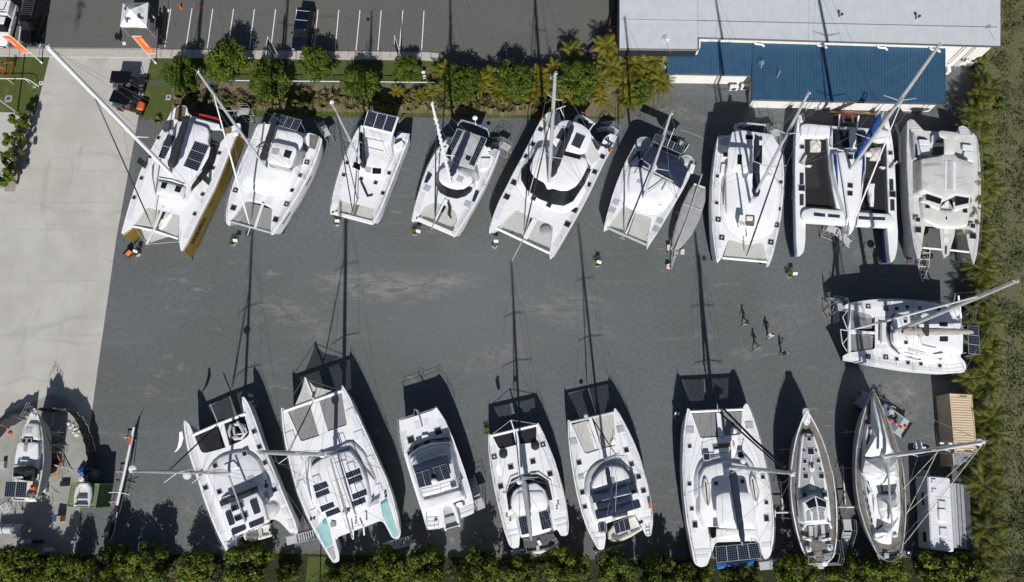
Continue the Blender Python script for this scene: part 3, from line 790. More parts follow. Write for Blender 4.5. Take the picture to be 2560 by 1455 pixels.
# tufts
tuf = []
for k in range(2):
    e = empty('grass_tuft', '', 'grass tuft'); mb = MB()
    for i in range(70):
        a = R.uniform(0, 6.28); d = Vector((cos(a), sin(a), 0)); L = R.uniform(.35, .8); b = len(mb.v); s = Vector((-d.y, d.x, 0))*.035
        p0 = d*.05; p1 = d*L*.5+Vector((0, 0, L*.75)); p2 = d*L*1.0+Vector((0, 0, L*R.uniform(.2, .6)))
        mb.v += [tuple(p0-s), tuple(p0+s), tuple(p1-s), tuple(p1+s), tuple(p2)]
        tt = R.random(); mb.face((b, b+1, b+3, b+2)); mb.face((b+2, b+3, b+4)); mb.t += [tt, tt]
    mb.build('blades', 'tuft', e, smooth=0); tuf.append(e)
for i in range(120):
    if i < 70: x, y = 950+i*6.6+R.uniform(-6, 6), 258+R.uniform(-18, 14)
    else: x, y = 430+(i-70)*10.6+R.uniform(-8, 8), 252+R.uniform(-20, 14)
    place(tuf, x, y, .3, R.uniform(1.0, 1.9), 'strappy grass tuft in the mulch edge of the upper garden bed', 'strappy grass tufts along the bed edge')
place(tuf, 395, 300, .3, 1.1, 'lone spiky plant on the gravel left of the gold hulled catamaran')
# scrub beyond the palms, and leaf litter: nobody could count it
mb = MB()
for i in range(520):
    x = R.uniform(2488, 2640); y = R.uniform(-60, 1500); q = W(x, y, .4)
    if y < 120 and x < 2508: continue
    r = R.uniform(.35, 1.1); tb = R.random(); h = R.uniform(.2, .9)*r
    for k in range(int(46*r)):
        a, u = R.uniform(0, 6.28), R.random()**.5
        p = Vector((q.x+cos(a)*u*r, q.y+sin(a)*u*r, .05+h*(1.2-u)*R.uniform(.6, 1.1)))
        leaf(mb, p, Vector((cos(a)*u+R.gauss(0, .4), sin(a)*u+R.gauss(0, .4), .8)), R.uniform(.14, .36), .35, min(1, tb*.6+R.uniform(0, .4)))
tag(mb.build('scrub', 'scrubl', smooth=0), 'rough grey green scrub covering the land beyond the palm row', 'scrub', kind='stuff')
mb = MB()
for i in range(2600):
    q = W(R.gauss(1575, 45), R.gauss(262, 14), 0)
    leaf(mb, Vector((q.x, q.y, .03)), Vector((R.gauss(0, .3), R.gauss(0, .3), 1)), R.uniform(.08, .18), .6, R.random())
tag(mb.build('leaf_litter', 'tuft', smooth=0), 'fallen dry leaves on the ground below the palms', 'leaf litter', kind='stuff')
mb = MB()
for i in range(5000):
    x = R.uniform(-20, 2480); q = W(x, R.uniform(1425, 1520), .0)
    leaf(mb, Vector((q.x, q.y, R.uniform(.03, .25))), Vector((R.gauss(0, .6), R.gauss(0, .6), 1)), R.uniform(.12, .3), .3, R.random()*.7)
tag(mb.build('ground_cover', 'leafh', smooth=0), 'low green ground cover along the foot of the bottom hedge', 'ground cover', kind='stuff')


# ------------------------------------------------------------------ boats
def crossings(poly, x):
    ys = []
    for i in range(len(poly)):
        (x0, y0), (x1, y1) = poly[i], poly[(i+1) % len(poly)]
        if (x0 <= x < x1) or (x1 <= x < x0): ys.append(y0+(y1-y0)*(x-x0)/(x1-x0))
    return sorted(ys)


class Boat:
    """A boat traced in one crop of the photograph; everything becomes geometry in the boat's own frame, bow along +x."""

    def __init__(s, name, label, cat, view, zd, bow, stern, group=None):
        s.w = V(view); s.zd = zd; s.s = view[2]
        a, b = s.w(*bow, zd), s.w(*stern, zd); c_ = (a+b)/2
        s.ang = atan2(a.y-b.y, a.x-b.x); s.c = c_; s.len = (a-b).length
        s.root = empty(name, label, cat, (c_.x, c_.y, 0), s.ang, group)
        s.inv = Matrix.Rotation(-s.ang, 3, 'Z')

    def p(s, x, y, z=None):
        z = s.zd if z is None else z
        q = s.w(x, y, z); v = s.inv @ Vector((q.x-s.c.x, q.y-s.c.y, 0)); return Vector((v.x, v.y, z))

    def l(s, pts, z=None): return [tuple(s.p(x, y, z)[:2]) for x, y in pts]

    def part(s, mb, name, m_, parent=None, smooth=35): return mb.build(name, m_, parent or s.root, smooth)

    # --- hulls
    def catamaran(s, outline, hw=2.1, hm='white', af='antifoul', wl=1.05, deck='white', gun=None, rake=.35, th=.9, keel=True, rd=.25, stripe=None):
        P = ccw(fillet(s.l(outline), rd)); zd = s.zd
        s.outline = P
        mb = MB(); mb.prism(P, zd-.22, zd, 0, 0, None, [(zd-.22, 0), (zd, 0)])
        s.part(mb, 'deck', deck)
        xs = [q[0] for q in P]; x0, x1 = min(xs)+.03, max(xs)-.03
        for side in (1, -1):
            xa, xb = None, None
            N = 30; secs = []
            for k in range(N+1):
                u = k/N; x = x0+(x1-x0)*(.5-.5*cos(pi*u))
                ys = crossings(P, x)
                if len(ys) < 2: continue
                if side > 0: o = ys[-1]; i_ = max(ys[-2], o-hw)
                else: o = ys[0]; i_ = min(ys[1], o+hw)
                if (side > 0 and o < .3) or (side < 0 and o > -.3): continue
                secs.append((x, o-.02*side, i_+.02*side))
            if len(secs) < 3: continue
            xm = (secs[0][0]+secs[-1][0])/2; hl = (secs[-1][0]-secs[0][0])/2
            mb = MB(); lv = [(.0, .12), (wl*.62, .45), (wl, .80 if wl > .5 else .9), (wl+.06, .82 if wl > .5 else .91), (wl+.55, .93 if wl > .5 else .97), (zd-.55, .985), (zd-.5, .985), (zd-.2, 1.)]
            if stripe: lv[5] = (zd-.62, .985)
            rg = []
            for z, f in lv:
                r1, r2 = [], []
                for x, o, i_ in secs:
                    c_ = (o+i_)/2; b = abs(o-i_)/2*f+.01
                    u = (x-xm)/hl; xx = x-(zd-z)*rake*(max(0, u)**6)+(zd-z)*.35*(max(0, -u)**6)
                    b *= 1 if z > wl else (1-.5*abs(u)**3)
                    r1.append((xx, c_-b, z)); r2.append((xx, c_+b, z))
                rg.append(r1+r2[::-1])
            mi = [1, 1, 2, 0, 0, 0, 3]
            mb.rings(rg, mi, 0, 1)
            s.part(mb, 'hull', [hm, af, 'wpaint' if not stripe else stripe, gun or hm])
            if deck == 'white':
                mb = MB(); a0 = x0+(x1-x0)*.2; a1 = x0+(x1-x0)*.9; k = a0
                while k < a1-1:
                    e_ = min(k+(x1-x0)*.12, a1); pa, pb = [], []
                    for j in range(5):
                        x = k+.06+(e_-k-.12)*j/4; ys = crossings(P, x); o = ys[-1] if side > 0 else ys[0]
                        pa.append((x, o-side*.16, zd+.012)); pb.append((x, o-side*.72, zd+.012))
                    mb.strip(pa, pb, 0, .01); k = e_
                s.part(mb, 'nonskid_strip', 'deck', smooth=0)
        # bridge deck between the hulls
        sec = []
        for k in range(41):
            x = x0+(x1-x0)*k/40; ys = crossings(P, x)
            if len(ys) == 2 and ys[0] < -.6 and ys[1] > .6: sec.append((x, ys[0]+hw*.8, ys[1]-hw*.8))
        if len(sec) > 2:
            poly = [(x, a) for x, a, b in sec]+[(x, b) for x, a, b in sec][::-1]
            s.part(MB().prism(poly, zd-th, zd-.2, .02, 0, None, [(zd-th, .12), (zd-th+.15, 0), (zd-.2, 0)]), 'bridge_deck', hm)

    def mono(s, outline, hm='white', af='antifoul', deck='wood', rail='white', wl=1.5, rd=.3, keelz=.1):
        P = ccw(fillet(s.l(outline), rd)); zd = s.zd; s.outline = P
        s.part(MB().prism(P, zd-.12, zd, 0, 0, None, [(zd-.12, .06), (zd, .06)]), 'deck', deck, smooth=0)
        O, I = [(x, y, zd+.1) for x, y in P], [(x, y, zd+.1) for x, y in inset(P, .11)]
        mb = MB(); b = len(O); mb.v = [(x, y, zd-.05) for x, y, z in O]+O+I+[(x, y, zd-.02) for x, y, z in I]
        for i in range(b):
            j = (i+1) % b
            for k in range(3): mb.face((k*b+i, k*b+j, (k+1)*b+j, (k+1)*b+i))
        s.part(mb, 'toe_rail', rail)
        xs = [q[0] for q in P]; x0, x1 = min(xs)+.02, max(xs)-.02; secs = []
        for k in range(31):
            x = x0+(x1-x0)*(.5-.5*cos(pi*k/30)); ys = crossings(P, x)
            if len(ys) > 1: secs.append((x, ys[0]+.02, ys[-1]-.02))
        xm, hl = (x0+x1)/2, (x1-x0)/2; rg = []
        for z, f in ((1.0, .12), (wl*.85, .6), (wl, .78), (wl+.08, .8), (zd-.7, .95), (zd-.05, 1.)):
            r1, r2 = [], []
            for x, a, b_ in secs:
                c_ = (a+b_)/2; b = (b_-a)/2*f; u = (x-xm)/hl
                xx = x-(zd-z)*(.9 if u > 0 else -.75)*abs(u)**4; r1.append((xx, c_-b, z)); r2.append((xx, c_+b, z))
            rg.append(r1+r2[::-1])
        s.part(MB().rings(rg, [1, 1, 2, 0, 0], 0, 1), 'hull', [hm, af, 'wpaint'])
        mb = MB(); L = s.len
        mb.rings([[(L*.16*(1 if i in (1, 2) else -1)+(.0 if z < 1 else .1), (-1 if i < 2 else 1)*.16, z) for i in range(4)] for z in (0.0, 1.25)])
        s.part(mb, 'keel', af)
        mb = MB(); mb.box((x0+L*.09, 0, 1.0), (.6, .08, 1.6)); s.part(mb, 'rudder', af)
        mb = MB()
        for fx in (-.22, .02, .24):
            for sd in (1, -1):
                x = fx*L; ys = crossings(P, x); y = (ys[-1] if sd > 0 else ys[0])
                mb.tube([(x, y*.78, 1.7), (x, y*1.02, .9)], .035, 5); mb.tube([(x, y*.8, 1.66), (x, y*1.25, .03)], .03, 5)
                mb.tube([(x, y*1.02, .9), (x-.45, y*1.0, .03)], .025, 5); mb.tube([(x, y*1.02, .9), (x+.45, y*1.0, .03)], .025, 5)
        s.part(mb, 'stand', 'steel')

    # --- things on deck
    def roof(s, name, pts, h=.9, z=None, r=.35, m_='white', slope=.18, crown=.06, th=None, mats=None):
        """a deck structure; pts trace its top edge. th: floating slab of that thickness."""
        z0 = s.zd-.01 if z is None else z; top = z0+h
        P = ccw(fillet(s.l(pts, top), r))
        if th:
            st = [(top-th, .05), (top-th*.5, 0), (top-.02, .015), (top, .06)]
        else:
            st = [(z0, -slope-.07), (z0+.015, -slope-.045), (z0+.016, -slope), (z0+h*.5, -slope*.55), (top-.1, -.05), (top-.03, .0), (top, .07)]
        mb = MB(); rg = [[(x, y, zz) for x, y in inset(P, d)] for zz, d in st]
        c_ = (sum(x for x, y in P)/len(P), sum(y for x, y in P)/len(P))
        last = rg[-1]; rg.append([(c_[0]+(x-c_[0])*.6, c_[1]+(y-c_[1])*.6, top+crown*.8) for x, y, _ in last])
        rg.append([(c_[0]+(x-c_[0])*.25, c_[1]+(y-c_[1])*.25, top+crown) for x, y, _ in last])
        mb.rings(rg, 0 if th else [1, 1]+[0]*(len(rg)-3))
        return s.part(mb, name, [mats or m_, 'mgrey'], smooth=50)

    def flat(s, name, pts, z=None, m_='deck', r=.05, th=.03, parent=None):
        z = s.zd+.004 if z is None else z
        P = fillet(s.l(pts, z), r)
        return s.part(MB().prism(P, z-.02, z+th, .01), name, m_, parent)

    def box(s, name, pts, h, z=None, m_='white', r=.08, ch=.03):
        z = s.zd if z is None else z
        return s.part(MB().prism(fillet(s.l(pts, z+h), r), z, z+h, ch), name, m_)

    def cells(s, name, pts, z, m_, r=0.):
        return s.flat(name, pts, z, m_, r)

    def band(s, name, A, za, B_, zb, m_='glass', th=.012, lift=.05):
        a = [s.p(x, y, za) for x, y in A]; b = [s.p(x, y, zb) for x, y in B_]
        for q in a+b: q.z += lift
        return s.part(MB().strip(a, b, 0, th), name, m_, smooth=30)

    def hatches(s, pts, z=None, size=.5, m_='hatchg', name='hatch', asp=1., rz=0., fan=False):
        z = s.zd if z is None else z
        for x, y in pts:
            q = s.p(x, y, z)
            mb = MB(); mb.box((q.x, q.y, z+.02), (size*asp+.13, size+.13, .06), rz, 0, .02); mb.box((q.x, q.y, z+.055), (size*asp, size, .03), rz, 1, .02)
            if fan: mb.tube([(q.x, q.y, z+.06), (q.x, q.y, z+.09)], .11, 10, 0)
            s.part(mb, name, ['lgrey', m_], smooth=0)

    def solar(s, pts, z, nx=6, ny=4, split=1, gap=.02, frame='lgrey', legs=False):
        """pts: 4 traced corners; cells run nx along p0>p1 (per panel), ny along p0>p3; split along p0>p1."""
        a, b, c_, d = [s.p(x, y, z) for x, y in pts]
        for k in range(split):
            u0, u1 = k/split, (k+1)/split
            A, B_, C_, D = a.lerp(b, u0), a.lerp(b, u1), d.lerp(c_, u1), d.lerp(c_, u0)
            m0 = (A+B_+C_+D)/4; q = [m0+(v-m0)*(1-gap) for v in (A, B_, C_, D)]; fl = (q[1]-q[0]).cross(q[3]-q[0]).z < 0
            mb = MB(); mb.prism([v[:2] for v in q], z-.035, z, .004, 0)
            i_ = [m0+(v-m0)*(.955-gap) for v in (A, B_, C_, D)]; b0 = len(mb.v)
            mb.v += [(v.x, v.y, z+.003) for v in i_]; uv = [(0, 0), (nx, 0), (nx, ny), (0, ny)]; f = [b0, b0+1, b0+2, b0+3]
            if fl: f, uv = f[::-1], uv[::-1]
            mb.face(f, 1, uv); s.part(mb, 'solar_panel', [frame, 'solar'], smooth=0)
        if legs:
            mb = MB()
            for v in (a, b, c_, d): mb.tube([(v.x*.96, v.y*.96, z-.03), (v.x*.94, v.y*.94, s.zd)], .025, 5)
            s.part(mb, 'panel_frame', 'steel')

    def net(s, pts, m_='net', z=None, name='trampoline', sag=.0):
        z = s.zd-.1 if z is None else z
        P = s.l(pts, z); P = ccw(P); mb = MB(); mb.v = [(x, y, z) for x, y in P]; mb.face(range(len(P)))
        o = s.part(mb, name, m_, smooth=0)
        e = MB(); q = [(x, y, z+.01) for x, y in P]; e.tube(q+[q[0]], .022, 4); s.part(e, 'lacing', 'ropew' if m_ != 'netb' else 'dgrey', o)
        return o

    def tube(s, name, pts, r, m_='wpaint', n=7, parent=None, flat=1.):
        P = [s.p(*q) for q in pts]
        return s.part(MB().tube(P, r, n, flat=flat), name, m_, parent)

    def tubes(s, name, lst, r, m_='steel', n=5):
        mb = MB()
        for pts in lst: mb.tube([s.p(*q) for q in pts], r, n)
        return s.part(mb, name, m_)

    def dome(s, name, x, y, z, r, m_='wpaint', sz=.6, post=None):
        q = s.p(x, y, z); mb = MB().ball((q.x, q.y, z), r, sz=sz)
        if post is not None: mb.tube([(q.x, q.y, z), (q.x, q.y, post)], .03, 5)
        return s.part(mb, name, m_)

    def rail(s, xr=(-.96, .96), m_='steel', zs=(.32, .62), gap=1.9, off=.1, skip=None):
        P = inset(s.outline, off); xs = [q[0] for q in P]; a, b = min(xs), max(xs)
        for sd in (1, -1):
            L = []; n = 14; mb = MB()
            for k in range(n+1):
                u = xr[0]+(xr[1]-xr[0])*k/n; x = (a+b)/2+(b-a)/2*u; ys = crossings(P, x)
                if len(ys) < 2: continue
                y = ys[-1] if sd > 0 else ys[0]
                if sd*y < .1: continue
                L.append((x, y))
            if len(L) < 3: continue
            for z in zs: mb.tube([(x, y, s.zd+z) for x, y in L], .012, 4)
            for i in range(0, len(L), 2): mb.tube([(L[i][0], L[i][1], s.zd-.02), (L[i][0], L[i][1], s.zd+zs[-1]+.02)], .016, 4)
            s.part(mb, 'lifeline', m_)

    def mast(s, base, tip, zb=None, r=.11, spr=((.38, 1.25), (.68, 1.0)), chain=(), fore=None, jib=None, aft=(), sweep=.25, m_='alu', flat=1., top=True, zt=None, jr=.09, jtop=.84, tipr=None, lean=2.2, rot=0.):
        zb = s.zd+.9 if zb is None else zb
        B_ = s.p(*base, zb)
        if zt is None:
            best = None
            for k in range(120):
                z = 8+k*.15; q = s.p(*tip, z); d = hypot(q.x-B_.x, q.y-B_.y)
                if best is None or d < best[0]: best = (d, z)
            zt = best[1]
        T = s.p(*tip, zt); h = zt-zb
        at = lambda f: B_.lerp(T, f)
        mb = MB().tube([B_+Vector((0, 0, -.03)), at(.4), at(.8), T], [r, r, r*.95, tipr or r*.7], 10, flat=1)
        mm = s.part(mb, 'mast', m_)
        s.m = at; tips = []
        for f, L in spr:
            for sd in (1, -1):
                a = at(f); e = a+Vector((-sweep*L, sd*L, .06)); tips.append((f, sd, e))
                s.part(MB().tube([a, e], [.05, .03], 5, flat=1), 'spreader', m_, mm)
        mb = MB(); wr = .014
        hound = at(.86)
        for i, c_ in enumerate(chain):
            q = s.p(*c_, s.zd); sd = 1 if q.y > 0 else -1
            mine = [e for f, d, e in tips if d == sd]
            mb.tube([q]+mine+[hound], wr, 4)
            if mine: mb.tube([q+Vector((.15, 0, 0)), at(spr[0][0])], wr, 4)
        if fore is not None: mb.tube([s.p(*fore, s.zd+.05), at(jtop)], wr, 4)
        for c_ in aft: mb.tube([s.p(*c_, s.zd), T], wr, 4)
        if len(mb.v): s.part(mb, 'rigging', 'wire')
        if jib:
            a, b = s.p(*fore, s.zd+.5), at(jtop-.02)
            s.part(MB().tube([a, a.lerp(b, .12), a.lerp(b, .5), a.lerp(b, .95), b], [jr*.5, jr*1.1, jr, jr*.6, jr*.4], 8), 'furled_headsail', jib)
        if top:
            mb = MB(); mb.tube([T, T+Vector((.1, .0, .5))], .012, 4); mb.tube([T+Vector((-.25, 0, .05)), T+Vector((.3, 0, .08))], .02, 4); mb.ball(T+Vector((0, .12, .12)), .06)
            s.part(mb, 'masthead_fitting', 'wpaint', mm)
        return mm

    def boom(s, p0, p1, z0, z1, w=.26, h=.30, m_='navy', bag=True, spar='alu'):
        a, b = s.p(*p0, z0), s.p(*p1, z1); d = b-a
        bm = s.part(MB().tube([a, b], .09, 8), 'boom', spar)
        if bag:
            n = 12; pts, rr = [], []
            for k in range(n+1):
                u = k/n; q = a.lerp(b, .02+u*.93); pts.append(q+Vector((0, 0, .12+h*.7)))
                rr.append(h*(1.15-.45*u)*(1 if 0 < k < n else .6)*(1+.07*sin(k*2.3)))
            s.part(MB().tube(pts, rr, 9, flat=w/h), 'sail_cover', m_)
        return bm

    def railing(s, name, pts, z=None, h=.7, m_='steel'):
        z = s.zd if z is None else z
        P = [s.p(x, y, z) for x, y in pts]; mb = MB()
        for q in P: mb.tube([q, q+Vector((0, 0, h))], .017, 5)
        for hh in (h*.5, h): mb.tube([q+Vector((0, 0, hh)) for q in P], .017, 5)
        return s.part(mb, name, m_)

    def flag(s, pts, z0, z1, m_='sail', name='pennant', w=.3, letters=None):
        A = [s.p(*q, z0+(z1-z0)*i/(len(pts)-1)) for i, q in enumerate(pts)]
        u = Vector((0, 1, .1)).normalized() if abs(A[-1].x-A[0].x) > abs(A[-1].y-A[0].y) else Vector((1, 0, .1)).normalized()
        n = len(A); ws = [w*(.35+.65*sin(pi*min(1, (i+.6)/n))) for i in range(n)]
        return s.part(MB().strip([a-u*ws[i] for i, a in enumerate(A)], [a+u*ws[i]+Vector((0, 0, .08*sin(i*2))) for i, a in enumerate(A)], 0, .01), name, m_)


def rib(view, label, bow, stern, z, w=1.6, tube='rib', floor='lgrey', engine=True, cat='dinghy', rest=0., name='inflatable_dinghy', flip=False, tilt=0.):
    w_ = V(view); a, b = w_(*bow, z+.3), w_(*stern, z+.3); c_ = (a+b)/2; L = (a-b).length
    e = empty(name, label, cat, (c_.x, c_.y, z), atan2(a.y-b.y, a.x-b.x)); e.rotation_euler.x = tilt
    r = .21; hw = w/2-r; pts = []
    pts = [(-L/2, -hw, .25), (-L*.1, -hw, .25), (L*.22, -hw*.92, .27), (L*.4, -hw*.5, .32), (L/2-r, 0, .36), (L*.4, hw*.5, .32), (L*.22, hw*.92, .27), (-L*.1, hw, .25), (-L/2, hw, .25)]
    MB().tube(pts, [r*.5]+[r]*7+[r*.5], 10).build('side_tube', tube, e)
    P = [(-L*.46, -hw), (L*.2, -hw*.9), (L*.42, 0), (L*.2, hw*.9), (-L*.46, hw)]
    if flip:
        MB().rings([[(x, y, .3) for x, y in P], [(x*.95-.05, y*.3, .52) for x, y in P]]).build('hull_bottom', floor, e)
    else:
        MB().rings([[(x*.9, y*.2, .02) for x, y in P], [(x, y, .17) for x, y in P]]).build('floor', floor, e)
        MB().box((-L*.12, 0, .38), (.3, hw*2, .05), ch=.01).build('seat', 'lgrey' if tube != 'rib' else 'dgrey', e)
    MB().box((-L*.45, 0, .32), (.06, hw*2, .4)).build('transom', 'wpaint', e)
    if engine:
        mb = MB(); mb.box((-L*.5-.1, 0, .72), (.38, .28, .36), ch=.06); mb.tube([(-L*.5-.12, 0, .6), (-L*.5-.15, 0, .0)], .05, 6)
        mb.build('outboard', 'black', e)
    return e


def stair(p_low, p_top, ztop, label, wdt=.75, plat=1.0, n=8, rails=(1,), under=True, group='mobile boarding stairs', name='boarding_stair', m_='lgrey'):
    """aluminium boarding stair: platform at p_top (px), flight going down to p_low (px, on the ground)."""
    T, L_ = W(*p_top, ztop), W(*p_low, 0); d = (L_-T); d.z = 0; D = d.length; u = d.normalized()
    e = empty(name, label, 'boarding stair', (T.x, T.y, 0), atan2(u.y, u.x), group)
    MB().box((0, 0, ztop-.03), (plat, wdt, .06), ch=.01).build('platform', m_, e)
    run = max(.8, D-plat/2)
    for k in range(1, n):
        f = k/n; MB().box((plat/2+run*f, 0, ztop*(1-f)), (min(.24, run/n*.8), wdt, .035)).build('tread', m_, e, smooth=0)
    mb = MB()
    for sd in (1, -1):
        y = sd*(wdt/2+.03); mb.tube([(plat/2, y, ztop-.08), (plat/2+run, y, .06)], .045, 4)
    mb.build('stringer', 'alu', e)
    mb = MB()
    for sd in rails:
        y = sd*(wdt/2+.05)
        for hh in (.5, .95): mb.tube([(-plat/2, y, ztop+hh), (plat/2, y, ztop+hh), (plat/2+run*.97, y, hh+.1)], .02, 5)
        for x, z in ((-plat/2, ztop), (plat/2, ztop), (plat/2+run*.5, ztop*.5), (plat/2+run*.97, .1)): mb.tube([(x, y, z), (x, y, z+.95)], .02, 5)
    mb.build('handrail', 'steel', e)
    mb = MB()
    for sd in (1, -1):
        y = sd*wdt/2
        for x in (-plat/2+.05, plat/2-.05): mb.tube([(x, y, ztop-.05), (x, y, .12)], .03, 5)
        mb.tube([(-plat/2, y, .14), (plat/2+run, y, .1)], .03, 5); mb.tube([(-plat/2+.05, y, .2), (plat/2, y, ztop-.1)], .02, 5)
    mb.build('leg', 'alu', e)
    mb = MB()
    for x in (-plat/2+.05, plat/2+run*.7):
        for sd in (1, -1): mb.tube([(x, sd*(wdt/2+.02), .1), (x, sd*(wdt/2+.1), .1)], .1, 8)
    mb.build('wheel', 'tyre', e)
    return e


def drape(s, name, pts, ze, zc_, m_='sail', amp=.12, rd=.15, seed=1):
    """creased cloth: rings shrink to the middle, heights and edges wander."""
    rr = random.Random(seed); P = ccw(fillet(s.l(pts, (ze+zc_)/2), rd, 4)); n = len(P)
    cx, cy = sum(x for x, y in P)/n, sum(y for x, y in P)/n; mb = MB(); rg = []
    ph = [rr.uniform(0, 6.28) for _ in range(4)]
    for k, f in enumerate((1, .97, .8, .6, .4, .2, .06)):
        ring = []
        for i, (x, y) in enumerate(P):
            a = atan2(y-cy, x-cx); w_ = sin(a*5+ph[0])*.5+sin(a*9+ph[1]+k*.5)*.35+sin(a*14+ph[2]-k)*.25
            ff = f*(1+.02*rr.uniform(-1, 1))
            ring.append((cx+(x-cx)*ff, cy+(y-cy)*ff, (ze-.35 if k == 0 else ze+(zc_-ze)*(1-f)**.7)+amp*w_*(1-abs(f-.6))))
        rg.append(ring)
    mb.rings(rg, 0, None, False)
    return s.part(mb, name, m_, smooth=25)


Boat.drape = drape


def hullform(s, outline, hm='white', af='bluec', wl=1.0, zd=None, name='hull', bot=.1, rd=.2):
    zd = s.zd if zd is None else zd; P = ccw(fillet(s.l(outline, zd), rd)); mb = MB(); xs = [q[0] for q in P]; x0, x1 = min(xs)+.03, max(xs)-.03; secs = []
    for k in range(31):
        x = x0+(x1-x0)*(.5-.5*cos(pi*k/30)); ys = crossings(P, x)
        if len(ys) > 1: secs.append((x, ys[0], ys[-1]))
    xm, hl = (x0+x1)/2, (x1-x0)/2; rg = []
    for z, f in ((bot, .1), (wl*.6, .5), (wl, .8), (wl+.5, .92), (zd-.1, 1), (zd, .9)):
        r1, r2 = [], []
        for x, a, b_ in secs:
            c_ = (a+b_)/2; b = (b_-a)/2*f; u = (x-xm)/hl; xx = x-(zd-z)*.25*max(0, u)**6
            r1.append((xx, c_-b, z)); r2.append((xx, c_+b, z))
        rg.append(r1+r2[::-1])
    return s.part(mb.rings(rg, [1, 1, 1, 0, 0]), name, [hm, af])


Boat.hullform = hullform


def sidemark(s, x, z, L, h, side, m_='glass', name='hull_window'):
    """a dark pane let into the topsides (x forward, side +1 port)."""
    def y(xx):
        ys = crossings(s.outline, xx); return (ys[-1] if side > 0 else ys[0])
    mb = MB(); A, B_ = [], []
    for k in range(5):
        xx = x-L/2+L*k/4; yy = y(xx)+side*.0; A.append((xx, yy-side*.0, z+h/2)); B_.append((xx, yy-side*.03, z-h/2))
    n = len(A); b = 0; mb.v = A+B_+[(p[0], p[1]-side*.05, p[2]) for p in A]
    for i in range(n-1):
        f = (i, i+1, n+i+1, n+i); mb.face(f if side < 0 else f[::-1])
        f = (2*n+i, 2*n+i+1, i+1, i); mb.face(f if side < 0 else f[::-1])
    return s.part(mb, name, m_, smooth=0)


Boat.sidemark = sidemark
SGR = 'catamarans parked on the gravel yard'
# ---- gold hulled catamaran, top left
b = Boat('catamaran', 'white decked catamaran with metallic gold hulls, first from the driveway', 'sailing catamaran', (290, 240, 3.4656), 3.0, (300, 1275), (830, 150), SGR)
b.catamaran([(42, 1200), (70, 1095), (120, 920), (205, 665), (265, 535), (340, 395), (400, 290), (440, 210), (485, 125), (550, 75), (612, 88), (625, 150), (655, 170), (890, 235), (905, 290), (1000, 265), (1060, 230), (1085, 250),
             (1040, 340), (1000, 440), (950, 570), (860, 790), (720, 1060), (620, 1265), (562, 1350), (545, 1250), (550, 1025), (445, 1005), (375, 985), (265, 955), (165, 1100), (140, 1130)], hw=1.9, hm='gold', gun='goldl', af='antifoulk', rake=-.1, wl=.45)
b.roof('cabin', [(530, 215), (650, 230), (785, 270), (800, 310), (790, 390), (818, 450), (800, 530), (740, 640), (640, 770), (565, 900), (350, 850), (325, 700), (330, 590), (350, 500), (400, 400), (480, 310)], .9, r=.3, slope=.03)
b.roof('cabin_front', [(372, 735), (580, 785), (562, 880), (352, 835)], .25, z=b.zd+.9, r=.1, m_='white2')
b.band('side_window', [(895, 430), (850, 590), (780, 700), (700, 780), (640, 840), (560, 898)], 3.1, [(822, 440), (803, 530), (750, 625), (690, 705), (640, 765), (585, 830)], 3.86)
b.band('side_window', [(314, 600), (312, 690), (340, 845)], 3.2, [(326, 600), (330, 700), (350, 835)], 3.7)
b.flat('front_window', [(400, 745), (447, 755), (428, 806), (385, 795)], 4.19, 'glass'); b.flat('front_window', [(522, 775), (572, 788), (553, 838), (505, 825)], 4.19, 'glass')
b.tube('visor', [(358, 722, 4.25), (470, 740, 4.3), (582, 778, 4.25)], .05, 'black')
b.flat('aft_panel', [(655, 185), (885, 245), (845, 295), (780, 275), (650, 228)], b.zd+.35, 'white2')
b.solar([(680, 390), (580, 605), (708, 655), (808, 435)], 4.02, 4, 8, 3, frame='lgrey'); b.solar([(445, 330), (362, 530), (420, 548), (515, 350)], 4.02, 5, 4, 2)
b.flat('transom_step', [(520, 100), (560, 82), (608, 95), (600, 165), (560, 220), (505, 200)], b.zd, 'teak'); b.flat('transom_step', [(915, 278), (1005, 270), (1000, 320), (930, 335)], b.zd, 'teak')
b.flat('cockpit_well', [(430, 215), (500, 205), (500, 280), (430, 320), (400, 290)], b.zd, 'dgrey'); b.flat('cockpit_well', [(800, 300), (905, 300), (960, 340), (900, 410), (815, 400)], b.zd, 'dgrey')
b.flat('side_cover', [(815, 400), (890, 430), (880, 470), (825, 450)], b.zd+.4, 'blackc')
b.boom((490, 640), (640, 165), 5.0, 5.4, .42, .42, 'blackc')
b.hatches([(368, 362), (298, 525), (222, 712), (158, 880), (683, 1022), (752, 852), (842, 624), (896, 495)], size=.36)
b.net([(270, 957), (375, 985), (335, 1160), (160, 1115)]); b.net([(448, 1008), (548, 1028), (541, 1215), (360, 1168)])
b.drape('stowed_sail', [(430, 1000), (490, 990), (480, 1040), (420, 1130), (375, 1160), (360, 1120), (400, 1060)], 2.95, 3.2, amp=.12, seed=4)
b.tube('crossbeam', [(140, 1125, 2.9), (330, 1165, 3.05), (540, 1235, 2.9)], .13); b.tube('bowsprit', [(408, 965, 3.0), (328, 1160, 3.12), (265, 1285, 3.2)], .13)
b.net([(215, 1150), (320, 1168), (268, 1275)], name='bow_net'); b.net([(328, 1170), (480, 1212), (275, 1275)], name='bow_net')
for x, y in ((262, 608), (812, 750)):
    q = b.p(x, y, 3); b.part(MB().box((q.x, q.y, 3.6), (.62, .12, 2.2), 0, 0, .02), 'daggerboard', 'black')
b.mast((475, 672), (-589, -423), 3.9, .2, ((.36, 1.3),), [(150, 750), (750, 920)], (308, 1120), 'blackc', [(420, 215), (960, 400)], m_='wpaint', jr=.06, jtop=.72, tipr=.19)
